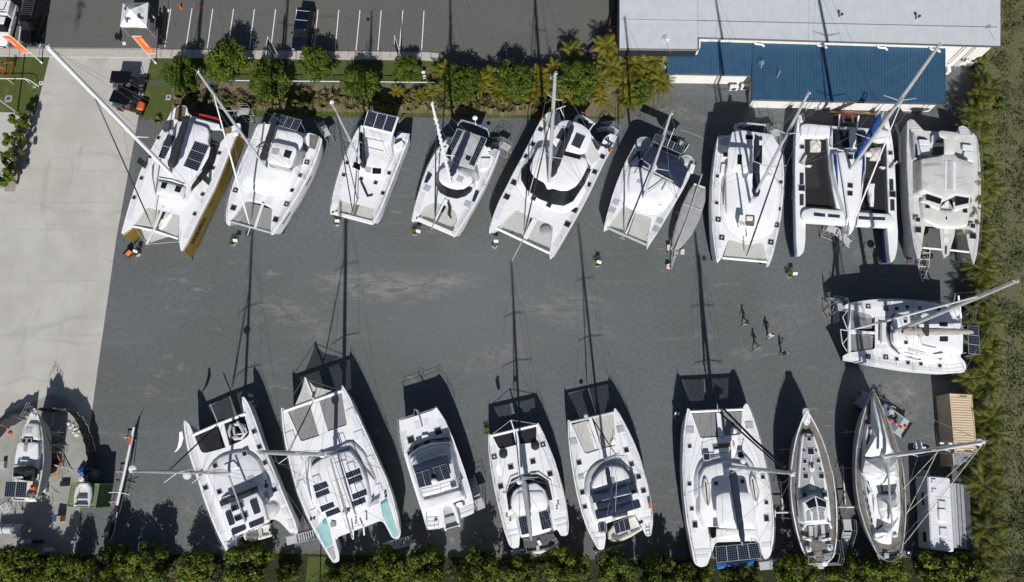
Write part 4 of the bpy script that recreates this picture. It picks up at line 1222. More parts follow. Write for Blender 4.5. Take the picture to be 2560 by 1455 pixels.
b.tube('spare_spar', [(560, 1180, 3.1), (545, 1270, 3.1)], .03); b.tube('dolphin_striker', [(150, 1120, 2.9), (268, 1285, 3.1), (545, 1262, 2.9)], .025, 'ropew')
b.sidemark(1.6, 2.2, .9, .16, 1, 'black'); b.sidemark(-3.2, 2.2, .9, .16, 1, 'black')
xx = [q[0] for q in b.outline]; yy = crossings(b.outline, max(xx)-3.3)[-1]; y1 = crossings(b.outline, max(xx)-1.3)[-1]
text('WilDFire', .82, 'black', b.root, (max(xx)-2.9, yy+.0, 1.95), Matrix(((-1, 0, 0), (-(y1-yy)/2, .05, 1), (0, 1, 0))), ext=.012, shear=.15)
q = b.w(800, 180, 2.6)
e = tag(MB().prism(fillet([(x-q.x, y-q.y) for x, y in [tuple(b.w(u, v, 2.8)[:2]) for u, v in ((662, 140), (720, 148), (860, 180), (925, 212), (900, 222), (800, 190), (680, 165))]], .1), 2.7, 2.82, .03).build('paddle_board', 'red', loc=(q.x, q.y, 0)),
        'dark red paddle board hung across the stern of the gold hulled catamaran', 'paddle board')

# ---- second in the top row
b = Boat('catamaran', 'catamaran with four stern solar panels and black sail bag, second in the top row', 'sailing catamaran', (550, 260, 4.043), 2.9, (320, 1280), (700, 280), SGR)
b.catamaran([(62, 1210), (60, 1110), (78, 985), (112, 860), (165, 710), (215, 570), (262, 470), (312, 365), (365, 240), (390, 198), (510, 205), (800, 280), (860, 300), (905, 290), (990, 320), (1035, 350), (1015, 440), (975, 560), (925, 680), (860, 800), (790, 930),
             (700, 1070), (610, 1210), (545, 1310), (515, 1325), (512, 1290), (530, 1060), (440, 1010), (260, 975), (110, 1180), (100, 1235)], hw=1.9)
b.roof('cabin', [(210, 790), (262, 620), (360, 440), (560, 330), (800, 400), (800, 560), (760, 700), (700, 820), (640, 895), (560, 912), (380, 878)], .5, slope=.2)
b.roof('cabin_top', [(255, 740), (305, 600), (400, 430), (600, 420), (745, 560), (720, 680), (680, 770), (600, 838), (480, 835), (320, 790)], .25, z=b.zd+.48, slope=.12)
b.roof('flybridge_roof', [(525, 395), (560, 385), (750, 430), (775, 455), (765, 510), (722, 632), (695, 645), (490, 595), (475, 570)], 2.7, th=.12, r=.2, crown=.08)
b.flat('roof_hatch', [(530, 452), (602, 458), (578, 516), (515, 502)], 5.70, 'hatchw'); b.flat('roof_hatch', [(660, 463), (730, 482), (702, 550), (637, 530)], 5.70, 'hatchg')
b.roof('bimini', [(550, 250), (780, 290), (838, 335), (838, 400), (800, 470), (530, 400)], 2.0, th=.08, r=.3)
b.band('vinyl_screen', [(500, 622), (600, 660), (712, 682)], 3.9, [(498, 600), (600, 622), (700, 645)], 5.4, 'clear'); b.band('vinyl_screen', [(745, 650), (830, 600), (855, 500)], 3.7, [(725, 632), (768, 520), (782, 462)], 5.3, 'clear')
b.tubes('screen_frame', [[(498, 605, 5.4), (505, 630, 3.9), (712, 682, 3.9), (740, 640, 4), (830, 600, 3.8), (853, 500, 3.7), (780, 460, 5.3)]], .04, 'black')
b.solar([(545, 90), (830, 162), (775, 272), (490, 190)], 5.2, 4, 8, 4, frame='lgrey', legs=True)
b.flat('transom_step', [(905, 305), (1005, 325), (962, 465), (903, 440)], b.zd, 'wood'); b.flat('cockpit_well', [(840, 380), (905, 440), (880, 490), (835, 470)], b.zd, 'dgrey')
b.boom((440, 590), (580, 130), 5.9, 6.3, .34, .36, 'blackc')
b.band('side_window', [(768, 700), (730, 800), (640, 915), (530, 918)], 3.05, [(762, 702), (722, 795), (634, 905), (530, 908)], 3.16)
b.hatches([(158, 872), (675, 1012), (880, 588)], size=.5, fan=True); b.hatches([(137, 1050), (565, 1168)], size=.55); b.hatches([(810, 722), (728, 872)], size=.38)
b.flat('nonskid_patch', [(300, 900), (420, 925), (400, 985), (270, 955)], m_='deck'); b.flat('nonskid_patch', [(470, 940), (540, 950), (520, 1030), (450, 1005)], m_='deck')
b.net([(262, 992), (415, 1032), (345, 1240), (128, 1188)], 'netg'); b.net([(450, 1048), (528, 1066), (512, 1278), (385, 1240)], 'netg')
b.tube('crossbeam', [(105, 1186, 2.9), (515, 1300, 2.9)], .12, 'alu'); b.tube('anchor_beam', [(435, 1005, 2.95), (355, 1248, 2.95)], .16); b.tube('bowsprit', [(305, 1245, 2.95), (278, 1326, 3.0)], .05)
b.mast((470, 655), (-222, -323), 3.6, .14, ((.36, 1.5), (.66, 1.1)), [(200, 700), (860, 735)], (295, 1212), 'wpaint', [(400, 205), (790, 275)], jr=.085)
b.dome('radar', 155, 297, 14.3, .3, sz=.4); b.rail(skip=1)
b.sidemark(-1.2, 2.3, 1.2, .25, 1); b.sidemark(3.4, 2.3, 1.5, .25, 1)
b.root['label'] = b.root['label']

# ---- third
b = Boat('catamaran', 'smaller catamaran with white framed three panel solar roof, third in the top row', 'sailing catamaran', (810, 250, 4.279), 2.6, (300, 1245), (640, 330), SGR)
b.catamaran([(68, 1225), (65, 1165), (88, 1030), (125, 885), (165, 755), (218, 605), (275, 475), (345, 335), (390, 270), (430, 280), (740, 370), (760, 420), (830, 350), (920, 355), (895, 450), (850, 560), (790, 720), (720, 900), (640, 1110), (565, 1275), (515, 1335),
             (515, 1300), (522, 1275), (530, 1150), (370, 1110), (350, 1115), (180, 1065), (120, 1175), (110, 1200)], hw=1.5, wl=.85, rd=.12)
b.roof('cabin', [(430, 330), (730, 390), (715, 470), (728, 560), (640, 750), (612, 795), (320, 720), (300, 690), (340, 560), (385, 440)], .6, r=.15, slope=.12)
b.flat('front_window', [(322, 660), (390, 690), (386, 755), (306, 720)], 3.21, 'glass'); b.flat('front_window', [(520, 727), (612, 735), (610, 792), (515, 790)], 3.24, 'glass')
b.band('side_window', [(742, 555), (702, 665), (645, 765)], 2.75, [(700, 568), (670, 660), (640, 705)], 3.1)
b.flat('companionway', [(440, 710), (505, 725), (500, 785), (440, 765)], 3.22, 'lgrey')
b.roof('bimini', [(430, 290), (740, 372), (700, 475), (440, 400)], 1.85, th=.07, r=.1); b.tubes('bimini_rail', [[(435, 400, 4.5), (650, 452, 4.5)], [(445, 500, 3.3), (635, 550, 3.3)]], .03)
b.roof('solar_roof', [(468, 98), (802, 178), (737, 375), (415, 288)], 1.95, th=.1, r=.12); b.solar([(474, 112), (785, 182), (725, 350), (422, 275)], 4.66, 6, 10, 3, frame='wpaint')
b.boom((430, 740), (400, 345), 4.3, 4.3, .3, .3, 'blackc')
b.hatches([(247, 672), (212, 802), (398, 845), (553, 885), (697, 782), (630, 996)], size=.36)
b.net([(180, 1068), (322, 1100), (286, 1210), (122, 1172)]); b.net([(382, 1118), (530, 1152), (515, 1272), (345, 1228)])
b.box('crossbeam', [(85, 1180), (520, 1292), (515, 1330), (80, 1215)], .25, 2.35, 'white'); b.tube('anchor_beam', [(365, 1045, 2.65), (305, 1215, 2.65)], .09, 'taupe')
b.tube('stowed_pole', [(395, 870, 2.7), (440, 970, 2.75), (465, 1030, 2.72), (520, 1018, 2.7)], .1, 'blackc')
b.mast((430, 735), (86, 34), 3.1, .1, ((.45, 1.0),), [(215, 660), (780, 700)], (308, 1205), 'blackc', [(370, 300), (740, 370)], jr=.055, jtop=.93)
b.tube('furled_headsail', [(355, 1050, 2.9), (250, 620, 8), (133, 170, 13.5)], .05, 'blackc')
b.dome('radar', 84, 22, 15.8, .22); b.rail()
b.sidemark(-1.2, 2.15, 1.6, .2, 1); b.sidemark(1.3, 2.1, 2.8, .2, 1); b.box('cockpit_seat', [(745, 480), (830, 430), (870, 480), (780, 540)], .35)
b.box('stern_step', [(850, 350), (915, 360), (895, 430), (830, 420)], .15, m_='white2'); b.flat('cockpit_well', [(760, 420), (840, 400), (820, 440), (750, 470)], b.zd, 'dgrey')
b.tube('boarding_ladder', [(830, 330, 3.0), (800, 350, 3.3), (770, 400, 3.0)], .05, 'bluec')

# ---- fourth
b = Boat('catamaran', 'catamaran with grey bimini, six solar panels and white stern railing, fourth in top row', 'sailing catamaran', (1010, 270, 4.157), 2.8, (310, 1270), (760, 330), SGR)
b.catamaran([(80, 1190), (80, 1150), (108, 1020), (152, 880), (192, 740), (242, 612), (305, 495), (372, 400), (440, 330), (500, 290), (560, 300), (860, 400), (880, 470), (930, 420), (1000, 440), (965, 540), (915, 660), (855, 790), (780, 930), (690, 1090), (600, 1230), (525, 1345),
             (505, 1330), (505, 1290), (545, 1200), (550, 1120), (512, 1047), (445, 1012), (390, 990), (330, 972), (265, 985), (205, 1030), (158, 1110), (140, 1150)], hw=1.8, wl=.9)
b.roof('cabin', [(375, 640), (360, 700), (366, 760), (430, 812), (520, 848), (620, 845), (700, 800), (718, 750), (690, 690), (600, 640), (450, 600)], .95, r=.3, slope=.2)
b.band('windscreen', [(328, 700), (330, 800), (370, 880), (450, 925), (550, 945), (640, 920), (700, 870), (728, 810)], 2.85, [(360, 690), (362, 757), (400, 806), (470, 840), (550, 855), (622, 848), (684, 808), (718, 765)], 3.72)
b.roof('bimini', [(552, 203), (868, 313), (730, 642), (580, 600), (415, 505)], 2.1, th=.08, r=.15, m_='lgrey', crown=.03)
b.solar([(558, 218), (420, 505), (470, 522), (614, 240)], 4.94, 5, 3, 3, frame='dgrey'); b.solar([(800, 298), (675, 582), (725, 607), (860, 320)], 4.94, 5, 3, 3, frame='dgrey'); b.flat('roof_hatch', [(650, 488), (700, 505), (682, 552), (635, 530)], 4.93, 'hatchg')
b.boom((490, 725), (690, 250), 5.3, 5.5, .3, .32, 'navy')
b.railing('stern_rail', [(560, 190), (600, 145), (740, 180), (870, 240), (886, 300)], 4.9, .5, 'wpaint')
b.dome('radar', 738, 102, 6.6, .28, post=4.9); b.tubes('wind_generator', [[(815, 215, 4.9), (808, 175, 6.2)], [(755, 172, 6.25), (808, 175, 6.25), (850, 188, 6.25)]], .05, 'bluec')
b.hatches([(240, 835), (660, 998)], size=.56, m_='hatchw'); b.hatches([(583, 737)], 3.76, .56, 'hatchw')
b.flat('window_cover', [(250, 655), (295, 690), (275, 730), (240, 780), (207, 775)], b.zd+.02, 'navy'); b.flat('window_cover', [(745, 850), (782, 862), (738, 980), (705, 965)], b.zd+.02, 'navy')
b.net([(330, 976), (388, 992), (325, 1160), (163, 1108), (208, 1032), (268, 988)]); b.net([(447, 1014), (510, 1050), (546, 1122), (540, 1200), (490, 1232), (355, 1180)])
b.box('crossbeam', [(130, 1120), (515, 1285), (508, 1325), (120, 1160)], .3, 2.5, 'white'); b.tube('anchor_beam', [(430, 950, 2.85), (325, 1165, 2.85)], .12, 'white')
b.tube('bowsprit', [(325, 1165, 2.85), (285, 1265, 2.9)], .06, 'alu'); b.flag([(455, 980), (480, 1060), (465, 1110), (490, 1150)], 3.2, 2.9, 'blackc', w=.18)
b.mast((488, 790), (291, -50), 3.7, .14, ((.42, 1.0),), [(190, 740), (850, 800)], (322, 1162), 'navy', [(560, 290), (860, 400)], m_='wpaint', jr=.075)
b.dome('lifebuoy', 878, 425, 4.2, .25, sz=.3); b.roof('cabin_screen', [(560, 650), (600, 620), (740, 640), (760, 680), (680, 715)], 1.2, m_='clear', r=.1); b.rail()
b.box('cockpit_seat', [(800, 520), (900, 520), (870, 620), (790, 640)], .3, m_='white2'); b.flat('stern_well', [(900, 430), (985, 445), (950, 520), (880, 480)], b.zd, 'lgrey')
b.box('cockpit_seat', [(330, 560), (390, 420), (440, 400), (430, 480), (380, 600)], .3)
for k in range(14):
    q = b.m(.12+k*.055); b.part(MB().box(q, (.14, .42, .04)), 'mast_step', 'wpaint')

# ---- fifth, the biggest
b = Boat('catamaran', 'large catamaran with black wraparound windscreen and orange lifebuoys, centre of the top row', 'sailing catamaran', (1210, 250, 3.463), 3.2, (310, 1250), (840, 210), SGR)
b.catamaran([(42, 1160), (50, 1085), (88, 975), (135, 865), (195, 750), (252, 635), (322, 505), (392, 368), (452, 248), (505, 150), (560, 100), (650, 110), (665, 175), (920, 290), (1010, 400), (1040, 330), (1090, 292), (1155, 310), (1125, 380), (1060, 500), (990, 645), (920, 795), (840, 945),
             (755, 1095), (665, 1245), (600, 1350), (572, 1385), (565, 1320), (575, 1280), (600, 1085), (470, 1030), (445, 1030), (280, 940), (130, 1090), (95, 1120)], hw=2.0)
b.roof('foredeck', [(290, 720), (330, 600), (440, 400), (900, 570), (880, 740), (800, 900), (700, 965), (560, 930), (380, 860)], .3, slope=.25, r=.5)
b.roof('cabin', [(470, 410), (405, 560), (402, 610), (435, 665), (530, 720), (552, 768), (590, 762), (650, 782), (720, 785), (790, 750), (840, 680), (895, 570), (880, 500), (700, 480), (560, 400)], 1.1, r=.3, slope=.3)
b.band('windscreen', [(478, 400), (390, 520), (322, 610), (320, 690), (370, 780), (480, 860), (600, 905), (690, 918), (770, 880), (830, 790), (870, 730), (930, 600)], 3.52, [(482, 420), (412, 540), (402, 622), (440, 675), (530, 725), (590, 766), (660, 788), (725, 788), (795, 752), (845, 690), (868, 650), (895, 590)], 4.2)
b.roof('flybridge_roof', [(670, 178), (740, 172), (850, 210), (920, 270), (935, 320), (890, 450), (840, 472), (700, 437), (640, 420), (565, 340), (620, 230)], 2.3, th=.12, r=.3)
b.solar([(800, 278), (882, 312), (830, 425), (752, 390)], 5.62, 6, 9); b.solar([(680, 225), (745, 250), (685, 355), (620, 330)], 5.62, 6, 9)
b.flat('flybridge_screen', [(700, 445), (840, 480), (833, 515), (690, 478)], 5.1, 'glass'); b.flat('aft_cover', [(925, 335), (1000, 480), (985, 520), (932, 560), (865, 460)], 4.3, 'cream', r=.1)
b.boom((572, 680), (775, 215), 5.7, 6.0, .38, .36, 'blackc')
b.hatches([(490, 255), (423, 383), (366, 490), (903, 730), (958, 622), (1025, 490)], size=.48); b.hatches([(260, 714), (197, 838), (784, 952), (722, 1075)], size=.58); b.hatches([(430, 850), (562, 910)], 3.5, .45)
b.net([(278, 946), (408, 1005), (345, 1168), (133, 1092)]); b.net([(470, 1035), (598, 1086), (572, 1280), (380, 1198)])
b.box('anchor_beam', [(425, 1015), (468, 1030), (372, 1205), (338, 1185)], .2, 3.0, 'white'); b.tube('crossbeam', [(105, 1108, 3.1), (568, 1325, 3.1)], .15, 'white'); b.tube('bowsprit', [(345, 1195, 3.2), (243, 1388, 3.25)], .07, 'alu')
b.mast((563, 715), (616, -225), 4.2, .17, ((.3, 1.2), (.6, 1.1), (.82, .7)), [(300, 560), (905, 780)], (347, 1168), 'blackc', [(660, 170), (920, 290)], jr=.07, jtop=.78)
b.tube('furled_headsail', [(385, 830, 3.6), (510, 380, 11), (572, 60, 17)], .045, 'rope'); b.dome('radar', 600, -195, 22.6, .25)
b.tubes('wind_generator', [[(700, 160, 4), (660, 72, 6.6)], [(625, 80, 6.6), (660, 68, 6.7), (705, 52, 6.6)], [(660, 68, 6.7), (672, 100, 6.6)]], .045, 'wpaint')
b.tube('coiled_hose', [(990, 360, 3.3), (1060, 420, 3.35), (1120, 380, 3.3), (1050, 345, 3.4), (1080, 330, 3.4), (1075, 400, 3.4), (1010, 395, 3.35)], .07, 'navy')
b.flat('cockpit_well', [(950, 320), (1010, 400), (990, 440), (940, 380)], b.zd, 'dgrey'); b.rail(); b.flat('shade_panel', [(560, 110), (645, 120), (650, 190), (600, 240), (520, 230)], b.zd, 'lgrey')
for x, y in ((500, 160), (1096, 430)):
    q = b.p(x, y, 3.7); mb = MB(); mb.tube([(q.x+.28*cos(a*pi/5), q.y+.1*sin(a*pi/5), 3.7+.28*sin(a*pi/5)) for a in range(11)], .07, 6); b.part(mb, 'lifebuoy', 'orange')
q = b.w(535, 1128, 3.3); e = tag(MB().ball((0, 0, 0), .62, sz=.3, n=14).build('spare_sail_bag', 'grey', loc=(q.x, q.y, 3.28)), 'round grey sail bag lying on the right net of the biggest catamaran', 'sail bag')
rib((1210, 250, 3.463), 'navy and grey inflatable dinghy hung behind the biggest catamaran', (785, 150), (940, 240), 3.2, 1.5, 'rib', 'navy', False)

# ---- sixth
b = Boat('catamaran', 'catamaran with large navy canvas cockpit cover and dark dinghy, sixth in the top row', 'sailing catamaran', (1490, 280, 3.638), 2.9, (265, 1175), (660, 340), SGR)
b.catamaran([(68, 1090), (80, 1005), (115, 880), (155, 740), (205, 600), (262, 465), (310, 375), (360, 280), (430, 240), (490, 270), (500, 310), (740, 400), (790, 410), (850, 400), (900, 440), (885, 490), (845, 600), (790, 710), (720, 830), (640, 965), (560, 1100), (490, 1205), (463, 1255),
             (460, 1200), (470, 1150), (505, 955), (360, 910), (350, 890), (255, 850), (125, 1030), (110, 1060)], hw=1.8, wl=.95)
b.roof('foredeck', [(300, 480), (235, 640), (228, 760), (290, 850), (500, 922), (600, 895), (700, 770), (750, 660)], .22, slope=.2, r=.4)
b.roof('cabin', [(320, 490), (300, 640), (312, 735), (380, 790), (480, 832), (560, 835), (640, 785), (700, 690), (722, 645), (560, 560), (420, 505)], .65, slope=.25)
b.hatches([(278, 578), (733, 698), (700, 760)], size=.36, m_='hatchw'); b.hatches([(395, 630)], 3.55, .4, 'hatchw'); b.hatches([(182, 820), (148, 895), (577, 990), (545, 1065)], size=.54, m_='hatchw')
for x, y in ((455, 828), (515, 842), (575, 838)): b.flat('front_window', [(x-22, y-8), (x+20, y), (x+18, y+12), (x-20, y+6)], 3.3, 'hatchw')
b.drape('cockpit_cover', [(428, 400), (445, 330), (500, 300), (720, 392), (760, 430), (850, 510), (780, 680), (700, 622), (560, 560), (425, 492)], 4.3, 4.75, 'navy', .06, seed=3)
b.drape('side_cover', [(380, 345), (430, 340), (420, 492), (300, 468), (340, 400)], 3.5, 4.1, 'navy', .05, seed=5)
b.tube('traveller', [(425, 492, 4.5), (560, 560, 4.7), (700, 632, 4.5)], .1, 'alu'); b.solar([(545, 195), (808, 315), (780, 385), (510, 265)], 5.1, 4, 8, 3, legs=True)
b.roof('stern_scoop', [(375, 270), (420, 238), (480, 245), (500, 285), (460, 330), (395, 315)], .06, r=.3, m_='lgrey'); b.roof('stern_scoop', [(780, 415), (830, 398), (880, 430), (850, 490), (790, 460)], .06, r=.3, m_='lgrey')
b.box('canister', [(868, 465), (905, 480), (882, 552), (845, 535)], .4, 3.1); b.tube('lifebuoy', [(878, 555, 3.3), (888, 520, 3.3)], .12, 'orange')
b.net([(258, 853), (336, 892), (258, 1072), (127, 1036)]); b.net([(362, 914), (502, 958), (462, 1180), (300, 1108)])
b.tube('crossbeam', [(105, 1052, 2.85), (465, 1210, 2.85)], .14, 'alu'); b.box('anchor_beam', [(335, 885), (362, 900), (280, 1110), (255, 1095)], .15, 2.75); b.tubes('anchor', [[(265, 1100, 2.9), (240, 1150, 2.8)], [(215, 1140, 2.8), (262, 1162, 2.8)]], .05)
b.mast((433, 785), (680, 18), 3.6, .13, ((.42, 1.4),), [(215, 580), (745, 780)], (262, 1105), 'navy', [(500, 300), (800, 420)], jr=.08)
b.dome('radar', 518, 502, 10.2, .42, sz=.45); b.tubes('cabin_rail', [[(440, 750, 3.9), (640, 610, 3.9)], [(380, 510, 3.6), (350, 560, 3.7)], [(640, 640, 3.8), (600, 715, 3.8)]], .05, 'alu'); b.rail()
b.tube('antenna', [(645, 320, 5.1), (712, 150, 7.5)], .03)
rib((1490, 280, 3.638), 'dark inflatable dinghy under the solar panels of the navy covered catamaran', (650, 235), (830, 340), 3.3, 1.5, 'ribd', 'dgrey', False)

# ---- seventh
b = Boat('catamaran', 'broad white catamaran heading straight down with navy boom cover, seventh in the top row', 'sailing catamaran', (1750, 240, 3.308), 3.1, (350, 1400), (440, 310), SGR)
b.catamaran([(142, 1385), (118, 1240), (102, 1100), (94, 900), (100, 700), (120, 500), (148, 325), (245, 330), (300, 310), (600, 330), (650, 400), (685, 500), (695, 640), (690, 820), (672, 1000), (640, 1160), (605, 1310), (575, 1400), (552, 1418), (550, 1350), (520, 1205), (405, 1225), (345, 1210), (240, 1178), (190, 1310), (180, 1340)], hw=1.9)
b.roof('foredeck', [(205, 660), (190, 900), (200, 1010), (260, 1110), (360, 1180), (500, 1165), (590, 1120), (640, 960), (655, 700)], .25, slope=.2, r=.5)
b.roof('cabin', [(218, 640), (225, 950), (300, 1042), (440, 1066), (570, 1035), (600, 930), (640, 720), (640, 560), (430, 520), (230, 560)], .8, r=.3, slope=.15)
b.roof('cockpit_roof', [(265, 295), (350, 280), (600, 315), (632, 370), (640, 600), (620, 648), (480, 640), (395, 640), (245, 420)], 1.9, th=.12, r=.2)
b.roof('flybridge_roof', [(240, 418), (400, 425), (420, 450), (407, 620), (380, 640), (245, 622), (228, 600), (232, 440)], 2.7, th=.12, r=.15)
b.flat('roof_hatch', [(310, 483), (347, 485), (345, 568), (308, 565)], 5.85, 'glass'); b.flat('solar_strip', [(482, 412), (515, 410), (512, 568), (480, 565)], 5.07, 'glass'); b.flat('solar_strip', [(378, 322), (438, 326), (438, 360), (376, 357)], 5.07, 'glass')
b.solar([(478, 332), (515, 335), (515, 370), (478, 367)], 5.08, 3, 3)
b.flat('skylight', [(378, 985), (453, 990), (448, 1078), (378, 1073)], 3.98, 'teak'); b.box('skylight_lid', [(385, 992), (440, 995), (435, 1030), (385, 1028)], .08, 4.0)
b.band('side_window', [(205, 660), (185, 760), (188, 900)], 3.35, [(212, 662), (198, 760), (196, 900)], 3.6)
b.boom((455, 850), (460, 315), 6.2, 6.4, .36, .34, 'navy')
b.hatches([(143, 664), (137, 885), (666, 713), (653, 934)], size=.32); b.hatches([(149, 1022), (179, 1171), (630, 1066), (585, 1209)], size=.52, fan=True); b.hatches([(211, 487)], size=.45)
b.net([(240, 1182), (345, 1213), (408, 1228), (520, 1209), (552, 1350), (198, 1325)]); b.tube('crossbeam', [(185, 1338, 3.05), (562, 1372, 3.05)], .14, 'white')
b.flag([(350, 985), (345, 1060), (360, 1120), (372, 1160)], 4.9, 4.4, 'sail', w=.35); text('VV', .5, 'black', b.root, tuple(b.p(350, 1060, 5.02)), (0, 0, pi/2), ext=.01)
b.mast((415, 890), (893, -17), 3.9, .14, ((.4, 1.5), (.7, 1.2)), [(120, 745), (690, 770)], (385, 1320), 'navy', [(260, 310), (620, 330)], jr=.08, jtop=.8)
b.dome('radar', 568, 662, 9.2, .36, sz=.4); b.rail(); b.box('cockpit_seat', [(180, 560), (225, 560), (215, 650), (170, 640)], .3)
rib((1750, 240, 3.308), 'grey inflatable dinghy hung behind the broad catamaran with navy boom cover', (275, 262), (545, 278), 3.3, 1.5, 'rib', 'dgrey', False)
b.flat('stern_well', [(150, 332), (240, 340), (235, 410), (155, 400)], b.zd, 'lgrey')
# ---- trimaran
b = Boat('trimaran', 'white trimaran with two cross beams, black nets and bright blue boom cover', 'sailing trimaran', (1940, 240, 3.306), 2.9, (585, 1330), (590, 170), SGR)
b.outline = ccw(b.l([(158, 200), (985, 230), (1010, 1300), (165, 1300)]))
b.hullform([(178, 165), (195, 150), (215, 165), (232, 230), (240, 340), (243, 600), (246, 900), (248, 1060), (246, 1200), (233, 1290), (192, 1330), (176, 1318), (165, 1200), (158, 900), (155, 600), (160, 350)], zd=2.6, af='bluec', wl=1.3)
b.hullform([(898, 185), (922, 172), (942, 240), (966, 380), (985, 560), (996, 800), (1002, 1000), (1012, 1130), (1006, 1260), (984, 1350), (948, 1382), (934, 1300), (917, 1100), (928, 960), (918, 700), (912, 380), (895, 260)], zd=2.6, af='bluec', wl=1.3)
b.hullform([(420, 280), (470, 258), (745, 275), (748, 500), (742, 640), (715, 790), (702, 920), (660, 1080), (615, 1150), (590, 1145), (558, 960), (500, 930), (470, 780), (442, 620), (425, 430)], wl=1.1, af='antifoul', zd=2.9)
b.roof('crossbeam', [(205, 240), (250, 226), (400, 240), (750, 265), (860, 268), (950, 292), (952, 370), (860, 382), (745, 345), (420, 345), (240, 342), (205, 320)], .45, z=2.5, th=.55, r=.3); b.roof('crossbeam', [(222, 945), (290, 925), (540, 945), (700, 960), (940, 975), (988, 1020), (990, 1060), (930, 1085), (640, 1070), (240, 1042), (208, 1000)], .5, z=2.5, th=.6, r=.3)
b.net([(245, 340), (420, 345), (440, 620), (470, 780), (492, 942), (246, 925)], 'netb', 2.4); b.net([(742, 350), (912, 382), (918, 700), (928, 972), (702, 962), (715, 790), (742, 640)], 'netb', 2.4)
b.tube('net_rail', [(425, 350, 2.95), (432, 480, 2.95), (470, 780, 2.9), (500, 930, 2.9)], .05, 'lgrey')
b.roof('cabin', [(470, 470), (560, 462), (735, 470), (735, 600), (705, 780), (680, 930), (640, 1040), (590, 1000), (560, 900), (520, 780), (480, 620)], .6, slope=.12, r=.2)
b.flat('cockpit_well', [(470, 280), (608, 285), (608, 430), (470, 428)], 3.2, 'black'); b.flat('cockpit_well', [(666, 288), (744, 292), (735, 440), (668, 440)], 3.2, 'black')
b.box('cockpit_seat', [(610, 285), (664, 287), (662, 385), (630, 445), (610, 380)], .35, 3.1); b.tube('cockpit_coaming', [(465, 280, 3.3), (462, 430, 3.3), (560, 455, 3.3)], .07, 'white')
b.flat('blue_stripe', [(473, 475), (497, 478), (508, 560), (514, 750), (500, 690), (480, 560)], 3.51, 'bluec'); b.flat('porthole', [(482, 485), (497, 490), (495, 570), (482, 570)], 3.55, 'black', r=.1)
b.flat('blue_stripe', [(718, 500), (733, 500), (728, 600), (702, 740), (708, 640)], 3.51, 'bluec')
b.hatches([(615, 503)], 3.55, .5); b.hatches([(612, 740), (610, 805)], 3.53, .5); b.hatches([(212, 762), (962, 812)], 2.62, .62); b.hatches([(215, 422), (945, 472)], 2.62, .4)
for q in ([(197, 635), (230, 635), (230, 730), (197, 730)], [(197, 812), (230, 810), (230, 905), (197, 905)], [(938, 687), (970, 687), (973, 780), (940, 780)], [(946, 855), (980, 855), (982, 948), (948, 948)]): b.solar(q, 2.67, 3, 9, frame='dgrey')
for q in ([(314, 962), (408, 972), (408, 1000), (312, 990)], [(430, 973), (530, 982), (528, 1008), (428, 1000)], [(682, 990), (780, 998), (778, 1025), (680, 1018)], [(802, 998), (905, 1003), (903, 1028), (800, 1024)]): b.solar(q, 3.08, 9, 3, frame='dgrey')
b.boom((650, 545), (855, 160), 4.8, 5.2, .42, .40, 'bluec', spar='wpaint'); b.tubes('boom_end_frame', [[(840, 150, 5.5), (870, 100, 5.6), (895, 115, 5.6), (870, 180, 5.5)]], .05, 'wpaint')
for pts in ([(285, 370), (300, 350), (350, 345), (378, 375), (378, 455), (285, 455)], [(778, 430), (875, 415), (870, 530), (780, 525)]): b.drape('rolled_fender', pts, 2.6, 2.85, 'ropew', .1, seed=8)
for pts in ([(240, 570), (270, 560), (305, 570), (290, 585), (250, 580)], [(855, 580), (880, 575), (915, 595), (890, 600)]): b.drape('rope_coil', pts, 2.6, 2.75, 'ropew', .1)
b.mast((615, 610), (1355, -430), 3.5, .17, ((.3, 1.6), (.62, 1.4)), [(200, 560), (975, 600)], (605, 1130), 'wpaint', [(195, 200), (925, 230)], jr=.07, jtop=.7, m_='alu')
b.tube('bowsprit', [(600, 960, 3.0), (598, 1155, 3.0)], .09, 'alu'); b.dome('radar', 765, 480, 7.4, .34); b.flag([(800, 725), (780, 770), (785, 860), (790, 915)], 3.1, 2.9, 'sail', w=.35)
b.tube('stern_davit', [(520, 262, 3.0), (528, 150, 4.4)], .09); b.tube('stern_davit', [(668, 270, 3.0), (684, 160, 4.4)], .09)
b.railing('stern_rail', [(185, 230), (182, 170), (210, 165), (222, 220)], 2.6, .6); b.railing('side_rail', [(975, 250), (1005, 350), (1008, 480), (1010, 560)], 2.6, .55)
for pts in ([(205, 560), (240, 500)], [(225, 570), (250, 490)], [(945, 600), (1000, 540)]): b.tube('fender', [(*pts[0], 2.8), (*pts[1], 2.9)], .1, 'ropew')
q = b.p(160, 650, 1.9); b.hull_t = text('Jendeey', .85, 'dgrey', b.root, (b.p(156, 740, 2.6).x, b.p(156, 740, 2.6).y-.05, 1.95), Matrix(((1, 0, 0), (0, .10, -1), (0, 1, 0))), ext=.05, shear=.2)

